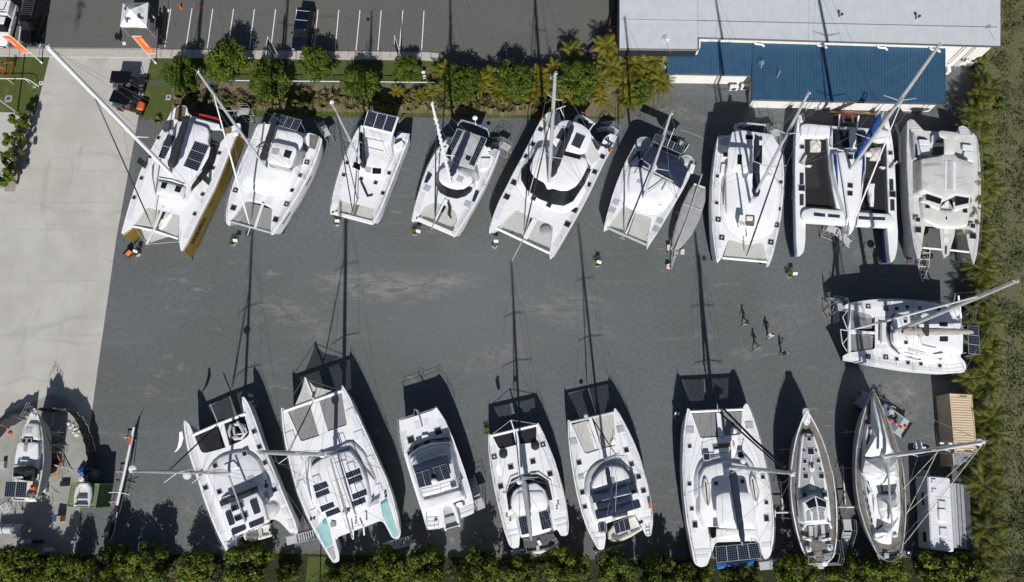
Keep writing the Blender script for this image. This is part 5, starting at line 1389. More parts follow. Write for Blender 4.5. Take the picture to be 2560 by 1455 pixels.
# ---- weathered unfinished catamaran
b = Boat('catamaran', 'weathered mastless grey catamaran with streaked roof at the right end of the top row', 'catamaran', (2240, 270, 3.384), 3.0, (415, 1290), (390, 160), SGR)
b.catamaran([(95, 110), (120, 96), (150, 100), (235, 192), (360, 200), (545, 235), (530, 160), (560, 148), (592, 158), (680, 240), (700, 320), (714, 500), (718, 700), (715, 900), (700, 1100), (684, 1240), (658, 1328), (640, 1270), (612, 1160), (592, 1040), (580, 1020), (500, 1015),
             (495, 1080), (458, 1200), (447, 1245), (408, 1270), (385, 1200), (370, 1010), (355, 995), (250, 982), (235, 1060), (217, 1180), (205, 1270), (185, 1276), (150, 1150), (125, 1000), (108, 850), (95, 600), (88, 350)], hw=1.7, hm='cream', deck='cream', af='lgrey', rd=.12)
b.roof('foredeck', [(218, 785), (370, 860), (480, 870), (630, 822), (605, 990), (495, 1005), (370, 1000), (242, 940)], .3, slope=.15, m_='cream')
b.roof('cabin', [(218, 430), (370, 408), (410, 388), (500, 392), (525, 422), (658, 465), (650, 700), (632, 745), (500, 725), (420, 760), (258, 705), (222, 690)], 1.25, r=.15, m_='dirty', slope=.3)
b.roof('cabin_front', [(258, 705), (400, 712), (440, 745), (475, 750), (500, 722), (632, 742), (622, 830), (488, 868), (470, 780), (410, 775), (370, 858), (222, 785)], .5, r=.05, m_='cream', slope=.1, crown=0)
b.flat('front_window', [(265, 712), (400, 716), (376, 815), (248, 772)], 3.95, 'glass'); b.flat('front_window', [(503, 728), (618, 746), (612, 805), (500, 830)], 3.95, 'glass')
b.roof('cockpit_roof', [(362, 195), (390, 188), (530, 206), (545, 222), (540, 245), (508, 268), (500, 390), (408, 390), (410, 258), (368, 238)], 1.9, th=.14, r=.15, m_='cream')
b.band('side_window', [(183, 545), (190, 620), (206, 732)], 3.4, [(207, 470), (222, 600), (232, 690)], 4.0, 'glass')
b.roof('side_fairing', [(145, 195), (180, 260), (213, 400), (208, 430), (165, 425), (150, 300)], .6, r=.2, m_='lgrey', slope=.1); b.flat('fairing_window', [(163, 298), (175, 310), (188, 420), (166, 425)], 3.64, 'black', r=.1)
b.flat('cockpit_well', [(310, 300), (405, 250), (405, 400), (305, 400)], b.zd, 'dgrey'); b.flat('cockpit_recess', [(180, 235), (245, 245), (250, 268), (185, 262)], b.zd, 'dgrey')
for pts in ([(565, 305), (655, 315), (652, 360), (565, 352)], [(578, 362), (658, 368), (655, 452), (576, 425)], [(195, 262), (285, 270), (280, 318), (200, 310)], [(200, 318), (288, 325), (285, 400), (222, 402)], [(305, 230), (355, 225), (330, 290), (305, 295)]): b.box('cockpit_seat', pts, .35, m_='white2')
b.flat('helm_panel', [(345, 270), (400, 262), (400, 298), (345, 292)], b.zd+.3, 'dgrey')
for k in range(6):
    b.box('stern_slat', [(105+k*3, 108+k*13), (158+k*12, 112+k*13), (162+k*12, 117+k*13), (106+k*3, 113+k*13)], .05, 3.02, 'white2', 0, 0)
    b.flat('stern_gap', [(108+k*3, 114+k*13), (160+k*11, 118+k*13), (163+k*11, 121+k*13), (108+k*3, 118+k*13)], 3.0, 'grey', 0)
    b.box('stern_slat', [(546+k*2, 162+k*13), (590+k*13, 166+k*13), (594+k*13, 171+k*13), (547+k*2, 167+k*13)], .05, 3.02, 'white2', 0, 0)
    b.flat('stern_gap', [(548+k*2, 168+k*13), (592+k*12, 172+k*13), (596+k*12, 175+k*13), (549+k*2, 172+k*13)], 3.0, 'grey', 0)
b.hatches([(266, 833), (183, 945), (583, 870), (648, 998)], 3.32, .44); b.hatches([(184, 1030), (648, 1083)], b.zd, .62)
b.flat('open_hatch', [(412, 1168), (432, 1165), (430, 1235), (412, 1238)], b.zd, 'dgrey')
for x, y in ((428, 810), (424, 1035), (422, 1112)): b.flat('locker_lid', [(x-18, y-22), (x+18, y-20), (x+18, y+24), (x-18, y+22)], b.zd+(.32 if y < 900 else 0), 'white2')
b.flat('small_window', [(418, 918), (432, 918), (432, 945), (418, 945)], 3.32, 'glass')
b.tube('crossbeam', [(218, 1180, 2.95), (388, 1196, 2.95)], .12, 'white2'); b.tube('crossbeam', [(455, 1200, 2.95), (618, 1218, 2.95)], .12, 'white2')
b.flat('roof_strip', [(440, 445), (470, 445), (470, 690), (438, 690)], 4.31, 'lgrey'); b.rail()
b.flat('roof_strip', [(415, 445), (430, 445), (430, 690), (412, 690)], 4.30, 'white2'); b.flat('roof_strip', [(480, 450), (510, 452), (508, 690), (478, 690)], 4.30, 'white2')

# ---- right hand catamaran, bow to the left
b = Boat('catamaran', 'wide catamaran pointing left with taupe boom cover and stern solar panel, by the palms', 'sailing catamaran', (2060, 680, 5.12), 3.0, (250, 780), (1800, 830), SGR)
b.catamaran([(228, 465), (290, 408), (440, 375), (640, 352), (840, 348), (1100, 358), (1300, 380), (1480, 405), (1620, 440), (1700, 520), (1760, 600), (1780, 740), (1760, 1040), (1740, 1090), (1800, 1140), (1825, 1220), (1800, 1285), (1545, 1300), (1250, 1277), (1050, 1255), (850, 1222), (650, 1185), (420, 1125),
             (232, 1090), (270, 1055), (340, 1030), (655, 985), (655, 560), (340, 475), (290, 460)], hw=1.95)
b.roof('cabin', [(890, 610), (930, 525), (1100, 495), (1500, 510), (1640, 540), (1740, 600), (1745, 1040), (1500, 1090), (1230, 1105), (1000, 1042), (900, 945), (868, 860), (868, 700)], .95, r=.3, slope=.0)
b.band('windscreen', [(818, 700), (818, 850), (855, 965), (950, 1050), (1098, 1100), (1235, 1132)], 3.25, [(852, 700), (854, 857), (888, 955), (978, 1032), (1108, 1080), (1235, 1112)], 3.85); b.band('windscreen', [(818, 690), (836, 610), (890, 525)], 3.25, [(852, 690), (868, 620), (918, 538)], 3.85)
b.roof('cabin_pod', [(930, 565), (1075, 590), (1095, 640), (1085, 700), (960, 745), (920, 640)], .35, z=3.95, r=.15, slope=.1); b.roof('cabin_pod', [(890, 775), (1090, 755), (1130, 850), (1105, 930), (980, 960), (900, 900)], .35, z=3.95, r=.15, slope=.1)
b.roof('flybridge_roof', [(1215, 560), (1340, 545), (1740, 610), (1785, 780), (1780, 1040), (1740, 1052), (1285, 975), (1240, 920), (1225, 760)], 2.35, th=.14, r=.25)
b.flat('roof_window', [(1485, 828), (1588, 828), (1585, 890), (1482, 888)], 5.43, 'hatchg'); b.flat('roof_window', [(1480, 640), (1585, 648), (1580, 700), (1480, 694)], 5.43, 'hatchg')
b.box('front_seat', [(730, 640), (800, 645), (800, 910), (735, 905)], .3, m_='white2'); b.flat('seat_cushion', [(718, 640), (745, 650), (742, 905), (718, 920)], b.zd+.31, 'taupe'); b.flat('cockpit_well', [(665, 585), (795, 580), (790, 640), (668, 640)], b.zd, 'white2')
b.flat('nonskid_patch', [(672, 935), (800, 930), (795, 985), (672, 990)], b.zd, 'deck'); b.flat('cockpit_well', [(1400, 1045), (1530, 1010), (1520, 1040), (1395, 1055)], 4.0, 'dgrey')
b.boom((960, 765), (1910, 775), 6.2, 6.4, .36, .36, 'taupe'); b.flag([(1330, 580), (1310, 680), (1315, 760), (1320, 820)], 7.6, 7.2, 'blackc', w=.28)
b.net([(345, 500), (612, 572), (612, 715), (345, 730)], 'netg'); b.net([(345, 790), (628, 820), (615, 990), (345, 1005)], 'netg')
b.tube('crossbeam', [(322, 440, 2.95), (322, 1060, 2.95)], .15, 'white'); b.box('anchor_beam', [(330, 738), (655, 762), (655, 795), (330, 785)], .2, 2.85, 'white')
b.tubes('bow_seat', [[(300, 490, 3.4), (240, 575, 3.4), (300, 740, 3.4)], [(210, 740, 3.3), (235, 920, 3.4), (295, 1015, 3.4)], [(210, 735, 3.3), (300, 750, 3.3)], [(300, 840, 3.4), (235, 925, 3.4)]], .04, 'wpaint')
b.hatches([(563, 440), (788, 467), (563, 1085), (788, 1090)], size=.44, fan=True); b.hatches([(928, 470), (1063, 447), (1227, 462), (930, 1113), (1072, 1162), (1238, 1177), (1470, 480), (1480, 1200)], size=.3); b.hatches([(1040, 632), (1045, 902)], 4.31, .3)
b.mast((905, 762), (2458, 118), 3.9, .19, ((.2, 1.3), (.55, 1.2)), [(1150, 352), (1150, 1270)], (345, 742), 'wpaint', [(1720, 560), (1800, 1270)], jr=.11, jtop=.8)
b.dome('radar', 1297, 568, 8.0, .42, sz=.4); b.dome('radar', 1672, 500, 6.3, .55, sz=.5)
b.solar([(1838, 680), (1850, 1042), (2000, 1062), (1982, 700)], 5.0, 4, 8, 3, legs=True); b.tubes('grab_rail', [[(1075, 975, 3.98), (1290, 1030, 3.98)], [(1080, 995, 3.95), (1280, 1055, 3.95)], [(1030, 1028, 3.95), (1320, 1082, 3.92)], [(1130, 540, 3.98), (1330, 520, 3.98)], [(1120, 520, 3.98), (1330, 505, 3.98)], [(1260, 935, 5.45), (1440, 975, 5.45)]], .025, 'dgrey')
b.box('stern_seat', [(1640, 1060), (1715, 1060), (1720, 1110), (1650, 1110)], .4, 3.0); b.rail(); b.flat('helm_panel', [(1500, 1120), (1560, 1150), (1540, 1190), (1490, 1160)], 3.4, 'white2')
b.tubes('davit', [[(1760, 620, 4.0), (1720, 300, 5.5)], [(1690, 460, 4.0), (1780, 760, 5.6)]], .09, 'wpaint')

# ---- bottom row: solar stern catamaran
SGB = SGR
b = Boat('catamaran', 'large catamaran with big solar array and blue covered tender at its stern', 'sailing catamaran', (1640, 900, 2.621), 3.2, (400, 310), (490, 1300), SGB)
b.catamaran([(207, 310), (190, 400), (176, 520), (172, 700), (182, 900), (202, 1070), (228, 1210), (252, 1335), (290, 1360), (335, 1348), (372, 1245), (390, 1195), (675, 1185), (690, 1262), (715, 1312), (750, 1285), (772, 1190), (776, 1080), (766, 950), (745, 800), (715, 640), (680, 500), (640, 375), (608, 300), (590, 280), (570, 310), (562, 350),
             (558, 488), (440, 500), (415, 515), (395, 505), (290, 512), (240, 360), (225, 330)], hw=1.9)
b.roof('foredeck', [(272, 900), (270, 760), (292, 682), (360, 640), (480, 612), (580, 622), (632, 680), (652, 780), (662, 960)], .4, m_='deck', slope=.2, r=.4)
b.roof('cabin', [(292, 900), (290, 770), (320, 705), (400, 680), (470, 668), (600, 690), (645, 770), (660, 960), (640, 1080), (340, 1090), (290, 1000)], .85, r=.3, slope=.2)
b.roof('flybridge_roof', [(395, 890), (430, 872), (500, 862), (600, 868), (625, 880), (645, 980), (660, 1110), (520, 1105), (410, 1100), (395, 1000)], 2.2, th=.12, r=.2)
b.roof('aft_roof', [(395, 1105), (660, 1110), (662, 1160), (395, 1175)], 1.7, th=.08, r=.1)
b.flat('front_cockpit', [(310, 540), (360, 520), (480, 512), (572, 520), (572, 585), (480, 605), (310, 608)], b.zd, 'white2'); b.flat('front_cockpit_floor', [(370, 550), (488, 543), (490, 572), (375, 580)], b.zd+.03, 'teak')
b.box('front_seat', [(382, 585), (480, 575), (482, 598), (382, 610)], .3)
b.tube('coaming', [(305, 545, 3.3), (303, 605, 3.3), (400, 615, 3.3), (560, 590, 3.3), (575, 525, 3.3)], .05, 'white')
b.boom((492, 715), (565, 1215), 6.0, 6.3, .34, .36, 'navy')
b.net([(245, 353), (385, 350), (394, 500), (290, 508)], 'netg'); b.net([(430, 346), (567, 342), (556, 488), (445, 494)], 'netg')
b.tube('crossbeam', [(225, 338, 3.1), (580, 322, 3.1)], .15, 'white'); b.box('anchor_beam', [(395, 345), (430, 345), (445, 512), (412, 515)], .2, 3.0, 'white'); b.tube('bowsprit', [(410, 345, 3.2), (395, 268, 3.2)], .06, 'alu')
b.hatches([(224, 458), (611, 427)], size=.62, m_='hatchw'); b.hatches([(220, 565), (219, 812), (699, 767), (234, 974), (722, 933)], size=.32); b.hatches([(331, 635), (553, 617)], 3.62, .54); b.hatches([(392, 808), (566, 795)], 4.1, .32); b.hatches([(255, 1078), (723, 1036)], size=.42, asp=1.3)
b.box('helm_seat', [(345, 1098), (388, 1090), (410, 1150), (368, 1172)], .5, 3.4, 'black', .15); b.dome('fender', 510, 462, 3.5, .32, 'bag'); b.dome('life_raft', 572, 660, 4.0, .3, 'cream', sz=.3)
b.flag([(515, 510), (512, 560), (505, 610), (490, 645)], 4.6, 4.2, 'sail', w=.32); text('SALE', .3, 'black', b.root, tuple(b.p(512, 560, 4.75)), (0, 0, pi), ext=.01)
b.mast((488, 698), (904, 742), 4.1, .17, ((.3, 1.4), (.6, 1.2)), [(182, 890), (745, 850)], (410, 338), 'blackc', [(390, 1190), (675, 1185)], jr=.08, jtop=.93)
b.tube('furled_headsail', [(398, 275, 3.5), (640, 520, 12), (845, 700, 18.5)], .10, 'navy'); b.dome('radar', 893, 743, 18.6, .24)
b.solar([(390, 1222), (668, 1196), (690, 1300), (396, 1330)], 5.2, 5, 7, 4, legs=True); b.rail()
for pts in ([(255, 1240), (355, 1235), (350, 1262), (258, 1268)], [(690, 1200), (758, 1190), (750, 1225), (692, 1232)], [(258, 1275), (345, 1270), (338, 1296), (265, 1300)]): b.flat('transom_step', pts, b.zd, 'deck')
b.flat('cockpit_well', [(338, 1050), (395, 1060), (400, 1110), (345, 1100)], 3.5, 'dgrey')
for pts, s_ in (([(318, 752), (300, 830), (305, 890), (330, 965), (350, 965), (362, 890), (352, 820)], 'left'), ([(624, 735), (610, 800), (622, 870), (642, 935), (662, 935), (682, 880), (668, 820)], 'right')):
    q = b.w(*pts[1], 3.8); P = [tuple(b.w(u, v, 4.2)[:2]) for u, v in pts]; P = [(x-q.x, y-q.y) for x, y in P]
    mb = MB(); mb.prism(fillet(P, .5, 4), 3.9, 4.3, .1, 0, None, [(3.98, .2), (4.12, .03), (4.24, .0), (4.34, .1), (4.24, .19)])
    tag(mb.build('kayak', 'cream', loc=(q.x, q.y, 0)), 'white kayak lying on the '+s_+' side of the coachroof of the solar stern catamaran', 'kayak', 'kayaks on the coachroof')
q = b.w(525, 1350, 1.4); e = empty('covered_tender', 'tender under a bright blue cover behind the big solar array', 'dinghy', (q.x, q.y, 0), b.ang)
sv, b.root, b.c = b.root, e, q; b.drape('cover', [(392, 1325), (655, 1308), (645, 1340), (560, 1358), (400, 1374)], 2.2, 2.7, 'blue', .05, seed=2); b.root = sv
MB().box((0, 0, 1.1), (1.2, 2.6, 2.0)).build('hull', 'dgrey', e)

# ---- teak decked monohull
b = Boat('sailing_yacht', 'dark teak decked monohull with glass pilot house and no mast, in the bottom row', 'monohull yacht', (1640, 900, 2.621), 3.4, (985, 325), (1075, 1340))
b.mono([(985, 322), (950, 400), (915, 500), (893, 610), (880, 720), (879, 850), (890, 980), (915, 1110), (950, 1230), (985, 1305), (1050, 1340), (1120, 1335), (1168, 1285), (1185, 1180), (1188, 1050), (1181, 900), (1162, 760), (1132, 640), (1092, 520), (1045, 420), (1005, 350)], af='blue', hm='lgrey', rail='white')
b.roof('cabin', [(962, 485), (1032, 484), (1066, 580), (1100, 720), (1130, 880), (1148, 1060), (952, 1072), (932, 880), (940, 720), (952, 580)], .45, slope=.08, m_='white', crown=.0)
b.flat('cabin_top', [(972, 498), (1026, 497), (1055, 590), (1088, 720), (1108, 868), (945, 868), (950, 720), (962, 590)], 3.87, 'mgrey', r=.1)
b.tube('centre_strip', [(1018, 620, 3.93), (1010, 700, 3.93)], .06, 'white'); b.flat('white_wedge', [(1012, 755), (1022, 755), (1050, 850), (1000, 850)], 3.905, 'white2')
b.hatches([(1003, 517)], 3.9, .34); b.hatches([(1013, 598)], 3.9, .56); b.hatches([(974, 664), (1063, 660)], 3.9, .32); b.hatches([(980, 760), (1083, 760), (973, 883), (1104, 880)], 3.9, .42)
b.box('mast_partner', [(1008, 685), (1040, 685), (1042, 725), (1020, 735), (1008, 715)], .25, 3.9, 'white2'); b.dome('winch', 1024, 700, 4.2, .15, 'dgrey')
for x, y in ((985, 500), (1025, 500), (972, 595), (1052, 595), (972, 720), (1078, 718), (968, 855), (1098, 852)): b.dome('winch', x, y, 3.98, .11, 'dgrey')
b.roof('pilot_house', [(965, 930), (1045, 888), (1125, 925), (1122, 1062), (980, 1062)], 1.0, z=3.85, r=.05, m_='white2', slope=.15, crown=.02)
for p_ in ([(980, 938), (1040, 902), (1053, 958), (1003, 974)], [(1050, 902), (1115, 932), (1115, 968), (1062, 956)]): b.flat('skylight_pane', p_, 4.88, 'glass', r=0)
for p_ in ([(1010, 985), (1050, 962), (1055, 985), (1030, 1003)], [(1062, 962), (1112, 978), (1098, 995), (1065, 990)], [(1030, 1008), (1055, 992), (1062, 1050), (1030, 1052)], [(1068, 994), (1100, 1000), (1105, 1045), (1072, 1050)], [(985, 1000), (1005, 985), (1020, 1052), (990, 1054)]): b.flat('skylight_pane', p_, 4.88, 'grey', r=0)
b.band('side_window', [(965, 940), (968, 1000), (976, 1055)], 3.95, [(976, 945), (984, 1000), (992, 1050)], 4.7)
b.tube('cockpit_arch', [(960, 1110, 3.6), (985, 1075, 4.6), (1135, 1065, 4.6), (1150, 1100, 3.6)], .1, 'white')
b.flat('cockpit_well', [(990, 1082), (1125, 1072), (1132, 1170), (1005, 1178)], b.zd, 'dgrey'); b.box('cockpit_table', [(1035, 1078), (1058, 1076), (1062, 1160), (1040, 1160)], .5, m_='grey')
for p_ in ([(1002, 1088), (1030, 1085), (1032, 1165), (1005, 1168)], [(1080, 1078), (1105, 1076), (1112, 1160), (1086, 1162)]): b.box('cockpit_seat', p_, .35, m_='lgrey')
b.box('binnacle', [(1070, 1155), (1088, 1150), (1092, 1180), (1065, 1188)], .8, m_='grey'); b.flat('teak_sole', [(1035, 1195), (1080, 1195), (1082, 1272), (1040, 1275)], b.zd+.01, 'wood')
for p_ in ([(982, 1220), (1015, 1218), (1022, 1255), (990, 1262)], [(1122, 1208), (1155, 1205), (1160, 1245), (1130, 1250)]): b.box('helm_seat', p_, .45, m_='white', r=.15); 
for p_ in ([(988, 1230), (1010, 1228), (1012, 1248), (992, 1250)], [(1130, 1215), (1150, 1215), (1150, 1238), (1134, 1240)]): b.flat('helm_cushion', p_, 3.86, 'grey', r=.1)
for p_ in ([(962, 1150), (1025, 1175), (1020, 1190), (962, 1172)], [(1085, 1175), (1150, 1160), (1150, 1180), (1090, 1190)]): b.box('coaming', p_, .4, m_='white2')
b.box('stern_locker', [(1010, 1282), (1045, 1280), (1048, 1310), (1018, 1312)], .3, m_='lgrey'); b.box('stern_box', [(1100, 1275), (1150, 1270), (1150, 1305), (1105, 1308)], .35, m_='steel')
b.railing('stern_rail', [(1185, 1180), (1205, 1300), (1190, 1335), (1010, 1340)], 3.4, 1.0, 'steel'); b.tubes('stern_gantry', [[(1160, 1270, 3.5), (1165, 1262, 5), (1205, 1270, 5), (1195, 1330, 5), (1000, 1338, 5)], [(1000, 1290, 5), (1165, 1262, 5)], [(1000, 1338, 5), (1000, 1290, 5), (990, 1290, 3.5)]], .035)
b.dome('radar', 1106, 1333, 5.4, .27, sz=.4); b.rail(zs=(.35, .65), m_='wire'); b.roof('bow_pulpit_base', [(980, 330), (992, 330), (1000, 400), (988, 415), (978, 400)], .1, r=.05)
b.tubes('cradle_beam', [[(780, 1000, 1.4), (900, 998, 1.4)], [(780, 985, 1.4), (780, 1030, 1.4)], [(1190, 965, 1.4), (1330, 962, 1.4)], [(820, 800, .2), (830, 980, .2)], [(1225, 690, .2), (1240, 950, .2)], [(780, 1000, .1), (780, 1000, 1.4)], [(1330, 962, .1), (1330, 962, 1.4)]], .07, 'wpaint')
b.box('swim_platform', [(1040, 1340), (1108, 1338), (1105, 1368), (1045, 1370)], .1, 1.4, 'lgrey')

# ---- monohull under white covers
b = Boat('sailing_yacht', 'long monohull with white sail covers draped over its boom and foredeck', 'monohull yacht', (2080, 950, 2.881), 3.3, (300, 60), (395, 1300))
b.mono([(292, 55), (262, 130), (222, 245), (190, 370), (170, 500), (163, 640), (170, 780), (192, 920), (235, 1060), (285, 1180), (325, 1255), (370, 1300), (410, 1303), (455, 1278), (503, 1240), (522, 1120), (533, 980), (530, 830), (518, 680), (495, 555), (462, 440), (420, 320), (372, 215), (318, 105)], rail='lgrey', hm='lgrey', af='antifoul')
b.flat('foredeck_cover', [(272, 130), (300, 130), (305, 330), (260, 330), (262, 200)], b.zd+.01, 'dgrey'); b.hatches([(292, 278)], 3.34, .6, 'glass')
b.roof('cabin', [(255, 325), (300, 320), (440, 500), (485, 700), (495, 960), (475, 1110), (330, 1130), (280, 960), (240, 720), (238, 540)], .5, m_='white', slope=.12, r=.2)
b.flat('cabin_front', [(268, 345), (300, 345), (290, 520), (245, 545), (250, 440)], 3.83, 'dgrey', r=.1); b.box('dorade', [(272, 355), (292, 352), (295, 388), (276, 392)], .25, 3.85, 'lgrey', .15); b.box('dorade', [(255, 462), (275, 460), (280, 495), (262, 498)], .25, 3.85, 'lgrey', .15)
b.hatches([(285, 435)], 3.85, .3)
b.drape('foresail_cover', [(304, 112), (322, 150), (350, 200), (400, 350), (447, 515), (350, 548), (270, 566), (246, 550), (290, 420), (305, 300)], 4.0, 4.8, 'sail', .10, seed=11)
b.drape('boom_cover', [(248, 568), (490, 558), (500, 640), (498, 700), (450, 752), (380, 745), (320, 752), (270, 720), (232, 665)], 4.1, 5.0, 'sail', .13, seed=12)
b.drape('boom_cover', [(345, 850), (400, 835), (492, 828), (495, 900), (508, 970), (440, 1042), (375, 1012), (350, 930)], 4.1, 4.9, 'sail', .13, seed=13)
b.drape('boom_cover', [(312, 1100), (380, 1050), (500, 985), (450, 1060), (438, 1190), (370, 1180), (325, 1150)], 3.9, 4.5, 'sail', .12, seed=14)
b.drape('side_cover', [(235, 690), (300, 800), (335, 900), (330, 985), (312, 985), (300, 860), (255, 760)], 3.8, 4.2, 'sail', .08, seed=15)
b.flat('open_cockpit', [(318, 760), (465, 752), (455, 800), (420, 825), (335, 820)], 3.86, 'dgrey'); b.tube('boom', [(400, 570, 5.1), (415, 830, 5.1), (435, 1060, 5.0)], .1, 'alu')
b.flat('side_window', [(245, 720), (262, 715), (275, 780), (255, 798)], 3.83, 'glass', r=.1); b.box('locker', [(265, 810), (298, 800), (295, 820), (270, 832)], .25, 3.83, 'white2')
for y in range(850, 1100, 48): b.flat('side_port', [(248+(y-850)*.22, y), (256+(y-850)*.22, y), (262+(y-850)*.22, y+28), (253+(y-850)*.22, y+28)], 3.83, 'glass', r=0)
b.flat('cockpit_well', [(325, 1005), (380, 1010), (350, 1080), (320, 1075)], 3.86, 'dgrey'); b.box('helm_seat', [(440, 1118), (478, 1112), (475, 1130), (442, 1136)], .2, 3.85, 'white')
b.mast((372, 552), (1095, 447), 3.9, .19, ((.28, .9), (.62, .8)), [(168, 640), (530, 830)], (292, 62), None, [(525, 1120), (515, 1180)], m_='wpaint')
b.tube('in_mast_furler', [(360, 548, 5), (760, 500, 14), (1050, 452, 18.3)], .13, 'alu', parent=None)
for f in (.42, .68):
    q = b.m(f); b.part(MB().tube([q+Vector((.35, -.5, 0)), q+Vector((.35, .5, 0))], .09), 'mast_bracket', 'wpaint')
b.dome('radar', 1062, 447, 18.6, .3, sz=.5); b.dome('radar', 620, 465, 10.6, .4, sz=.3)
b.tubes('running_backstay', [[(530, 980, 3.4), (760, 515, 14)], [(522, 1180, 3.4), (1075, 475, 18.6)], [(528, 965, 3.4), (1080, 470, 18.7)], [(330, 120, 3.5), (1050, 420, 18.4)], [(500, 800, 3.4), (765, 512, 14)]], .022, 'ropew')
b.railing('stern_rail', [(285, 1180), (325, 1255), (370, 1300), (410, 1303), (455, 1278), (503, 1240)], 3.3, .75); b.railing('bow_pulpit', [(262, 130), (280, 60), (300, 40), (318, 70), (335, 130)], 3.3, .7); b.rail(m_='wire')
b.roof('stern_platform', [(345, 1255), (495, 1250), (450, 1282), (405, 1305), (370, 1300)], .08, r=.05, m_='navy'); b.dome('fender', 552, 1243, 3.8, .12); b.box('solar_stand', [(375, 1245), (412, 1245), (412, 1285), (378, 1285)], .1, 3.5, 'lgrey')

# ---- navy canvas catamaran, bottom row
b = Boat('catamaran', 'bottom row catamaran with three navy canvas strips over the cockpit and cream dinghy', 'sailing catamaran', (1380, 900, 2.6207), 2.8, (255, 340), (465, 1200), SGB)
b.catamaran([(102, 390), (106, 500), (118, 620), (138, 750), (162, 880), (196, 1010), (232, 1112), (272, 1190), (305, 1247), (342, 1242), (352, 1170), (350, 1072), (545, 1005), (572, 1060), (618, 1158), (650, 1152), (663, 1060), (655, 960), (640, 860), (615, 760), (580, 640), (540, 540), (492, 440), (442, 350), (410, 308), (402, 345),
             (420, 562), (325, 580), (305, 590), (218, 616), (128, 420), (118, 395)], hw=1.75, wl=.9)
b.roof('foredeck', [(228, 890), (222, 800), (246, 722), (300, 672), (370, 655), (440, 662), (500, 702), (540, 760), (552, 830), (400, 880)], .25, m_='lgrey', slope=.12, r=.4)
b.roof('cabin', [(264, 845), (272, 795), (315, 735), (380, 695), (460, 705), (502, 755), (512, 805), (400, 850)], .85, r=.3, slope=.2); b.roof('cabin_aft', [(262, 890), (520, 830), (570, 960), (560, 1000), (310, 1050), (285, 990)], 1.2, r=.1, m_='white2'); b.flat('roof_hatch', [(384, 772), (408, 770), (416, 808), (392, 815)], 3.72, 'grey')
b.drape('cockpit_cover', [(258, 882), (400, 832), (548, 798), (556, 864), (400, 905), (268, 940)], 4.0, 4.2, 'navy', .04, .05, 21); b.drape('cockpit_cover', [(285, 940), (400, 905), (526, 878), (532, 925), (400, 962), (302, 985)], 4.05, 4.2, 'navy', .04, .05, 22); b.drape('cockpit_cover', [(283, 992), (430, 945), (576, 914), (589, 965), (450, 1010), (298, 1046)], 4.1, 4.25, 'navy', .04, .05, 23)
b.flat('cockpit_gap', [(300, 940), (330, 932), (338, 975), (312, 982)], 4.2, 'black'); b.box('cockpit_seat', [(525, 878), (565, 868), (572, 905), (530, 915)], .3, 4.0)
b.solar([(402, 1066), (500, 1032), (517, 1110), (418, 1142)], 4.6, 3, 8, 3, legs=True, frame='lgrey')
b.boom((358, 700), (410, 1045), 5.2, 5.3, .2, .22, 'navy'); b.tubes('lazy_jack', [[(370, 760, 5.6), (395, 1000, 5.5)], [(425, 760, 5.6), (412, 1050, 5.4)]], .03, 'alu')
b.net([(135, 425), (234, 396), (300, 585), (218, 612)]); b.net([(272, 382), (402, 350), (418, 560), (328, 577)])
b.tube('crossbeam', [(118, 408, 2.75), (405, 342, 2.75)], .13, 'alu'); b.box('anchor_beam', [(240, 388), (262, 383), (325, 578), (305, 586)], .15, 2.65, 'white'); b.drape('stowed_sail', [(225, 402), (245, 395), (275, 500), (300, 575), (285, 582), (255, 500)], 2.8, 3.0, 'sail', .08, seed=6)
b.drape('bundled_sail', [(402, 455), (412, 480), (422, 552), (400, 560), (385, 545), (398, 500)], 2.8, 3.0, 'sail', .08, seed=7)
b.hatches([(446, 453), (139, 533)], size=.56, m_='hatchw'); b.hatches([(487, 590), (177, 672), (521, 682), (567, 764), (599, 855), (199, 866)], size=.42); b.hatches([(191, 765)], size=.42, m_='hatchw'); b.hatches([(216, 961)], size=.36)
b.mast((348, 655), (440, 612), 3.3, .12, ((.42, 1.3), (.72, 1.)), [(150, 780), (615, 760)], (263, 383), 'blackc', [(350, 1072), (545, 1005)], jr=.055, zt=20.5)
b.roof('step_cover', [(315, 1075), (340, 1072), (345, 1120), (322, 1128)], .1, r=.1, m_='navy'); b.tube('lifebuoy', [(638, 935, 3.2), (645, 970, 3.2)], .14, 'orange'); b.rail(); b.dome('anchor_light', 222, 365, 3.1, .22, 'lgrey')
for pts in ([(258, 1130), (345, 1122), (345, 1140), (265, 1150)], [(275, 1165), (345, 1158), (345, 1178), (285, 1185)], [(570, 1040), (650, 1022), (655, 1045), (580, 1062)]): b.flat('transom_step', pts, b.zd, 'deck')
b.tubes('stern_ladder', [[(612, 1080, 2.85), (620, 1150, 2.85), (642, 1145, 2.85), (635, 1075, 2.85)], [(614, 1100, 2.86), (638, 1095, 2.86)], [(617, 1122, 2.86), (640, 1118, 2.86)]], .03)
rib((1380, 900, 2.6207), 'cream inflatable dinghy slung behind the navy canvas catamaran', (366, 1168), (572, 1062), 2.0, 1.7, 'ribb', 'cream', True)

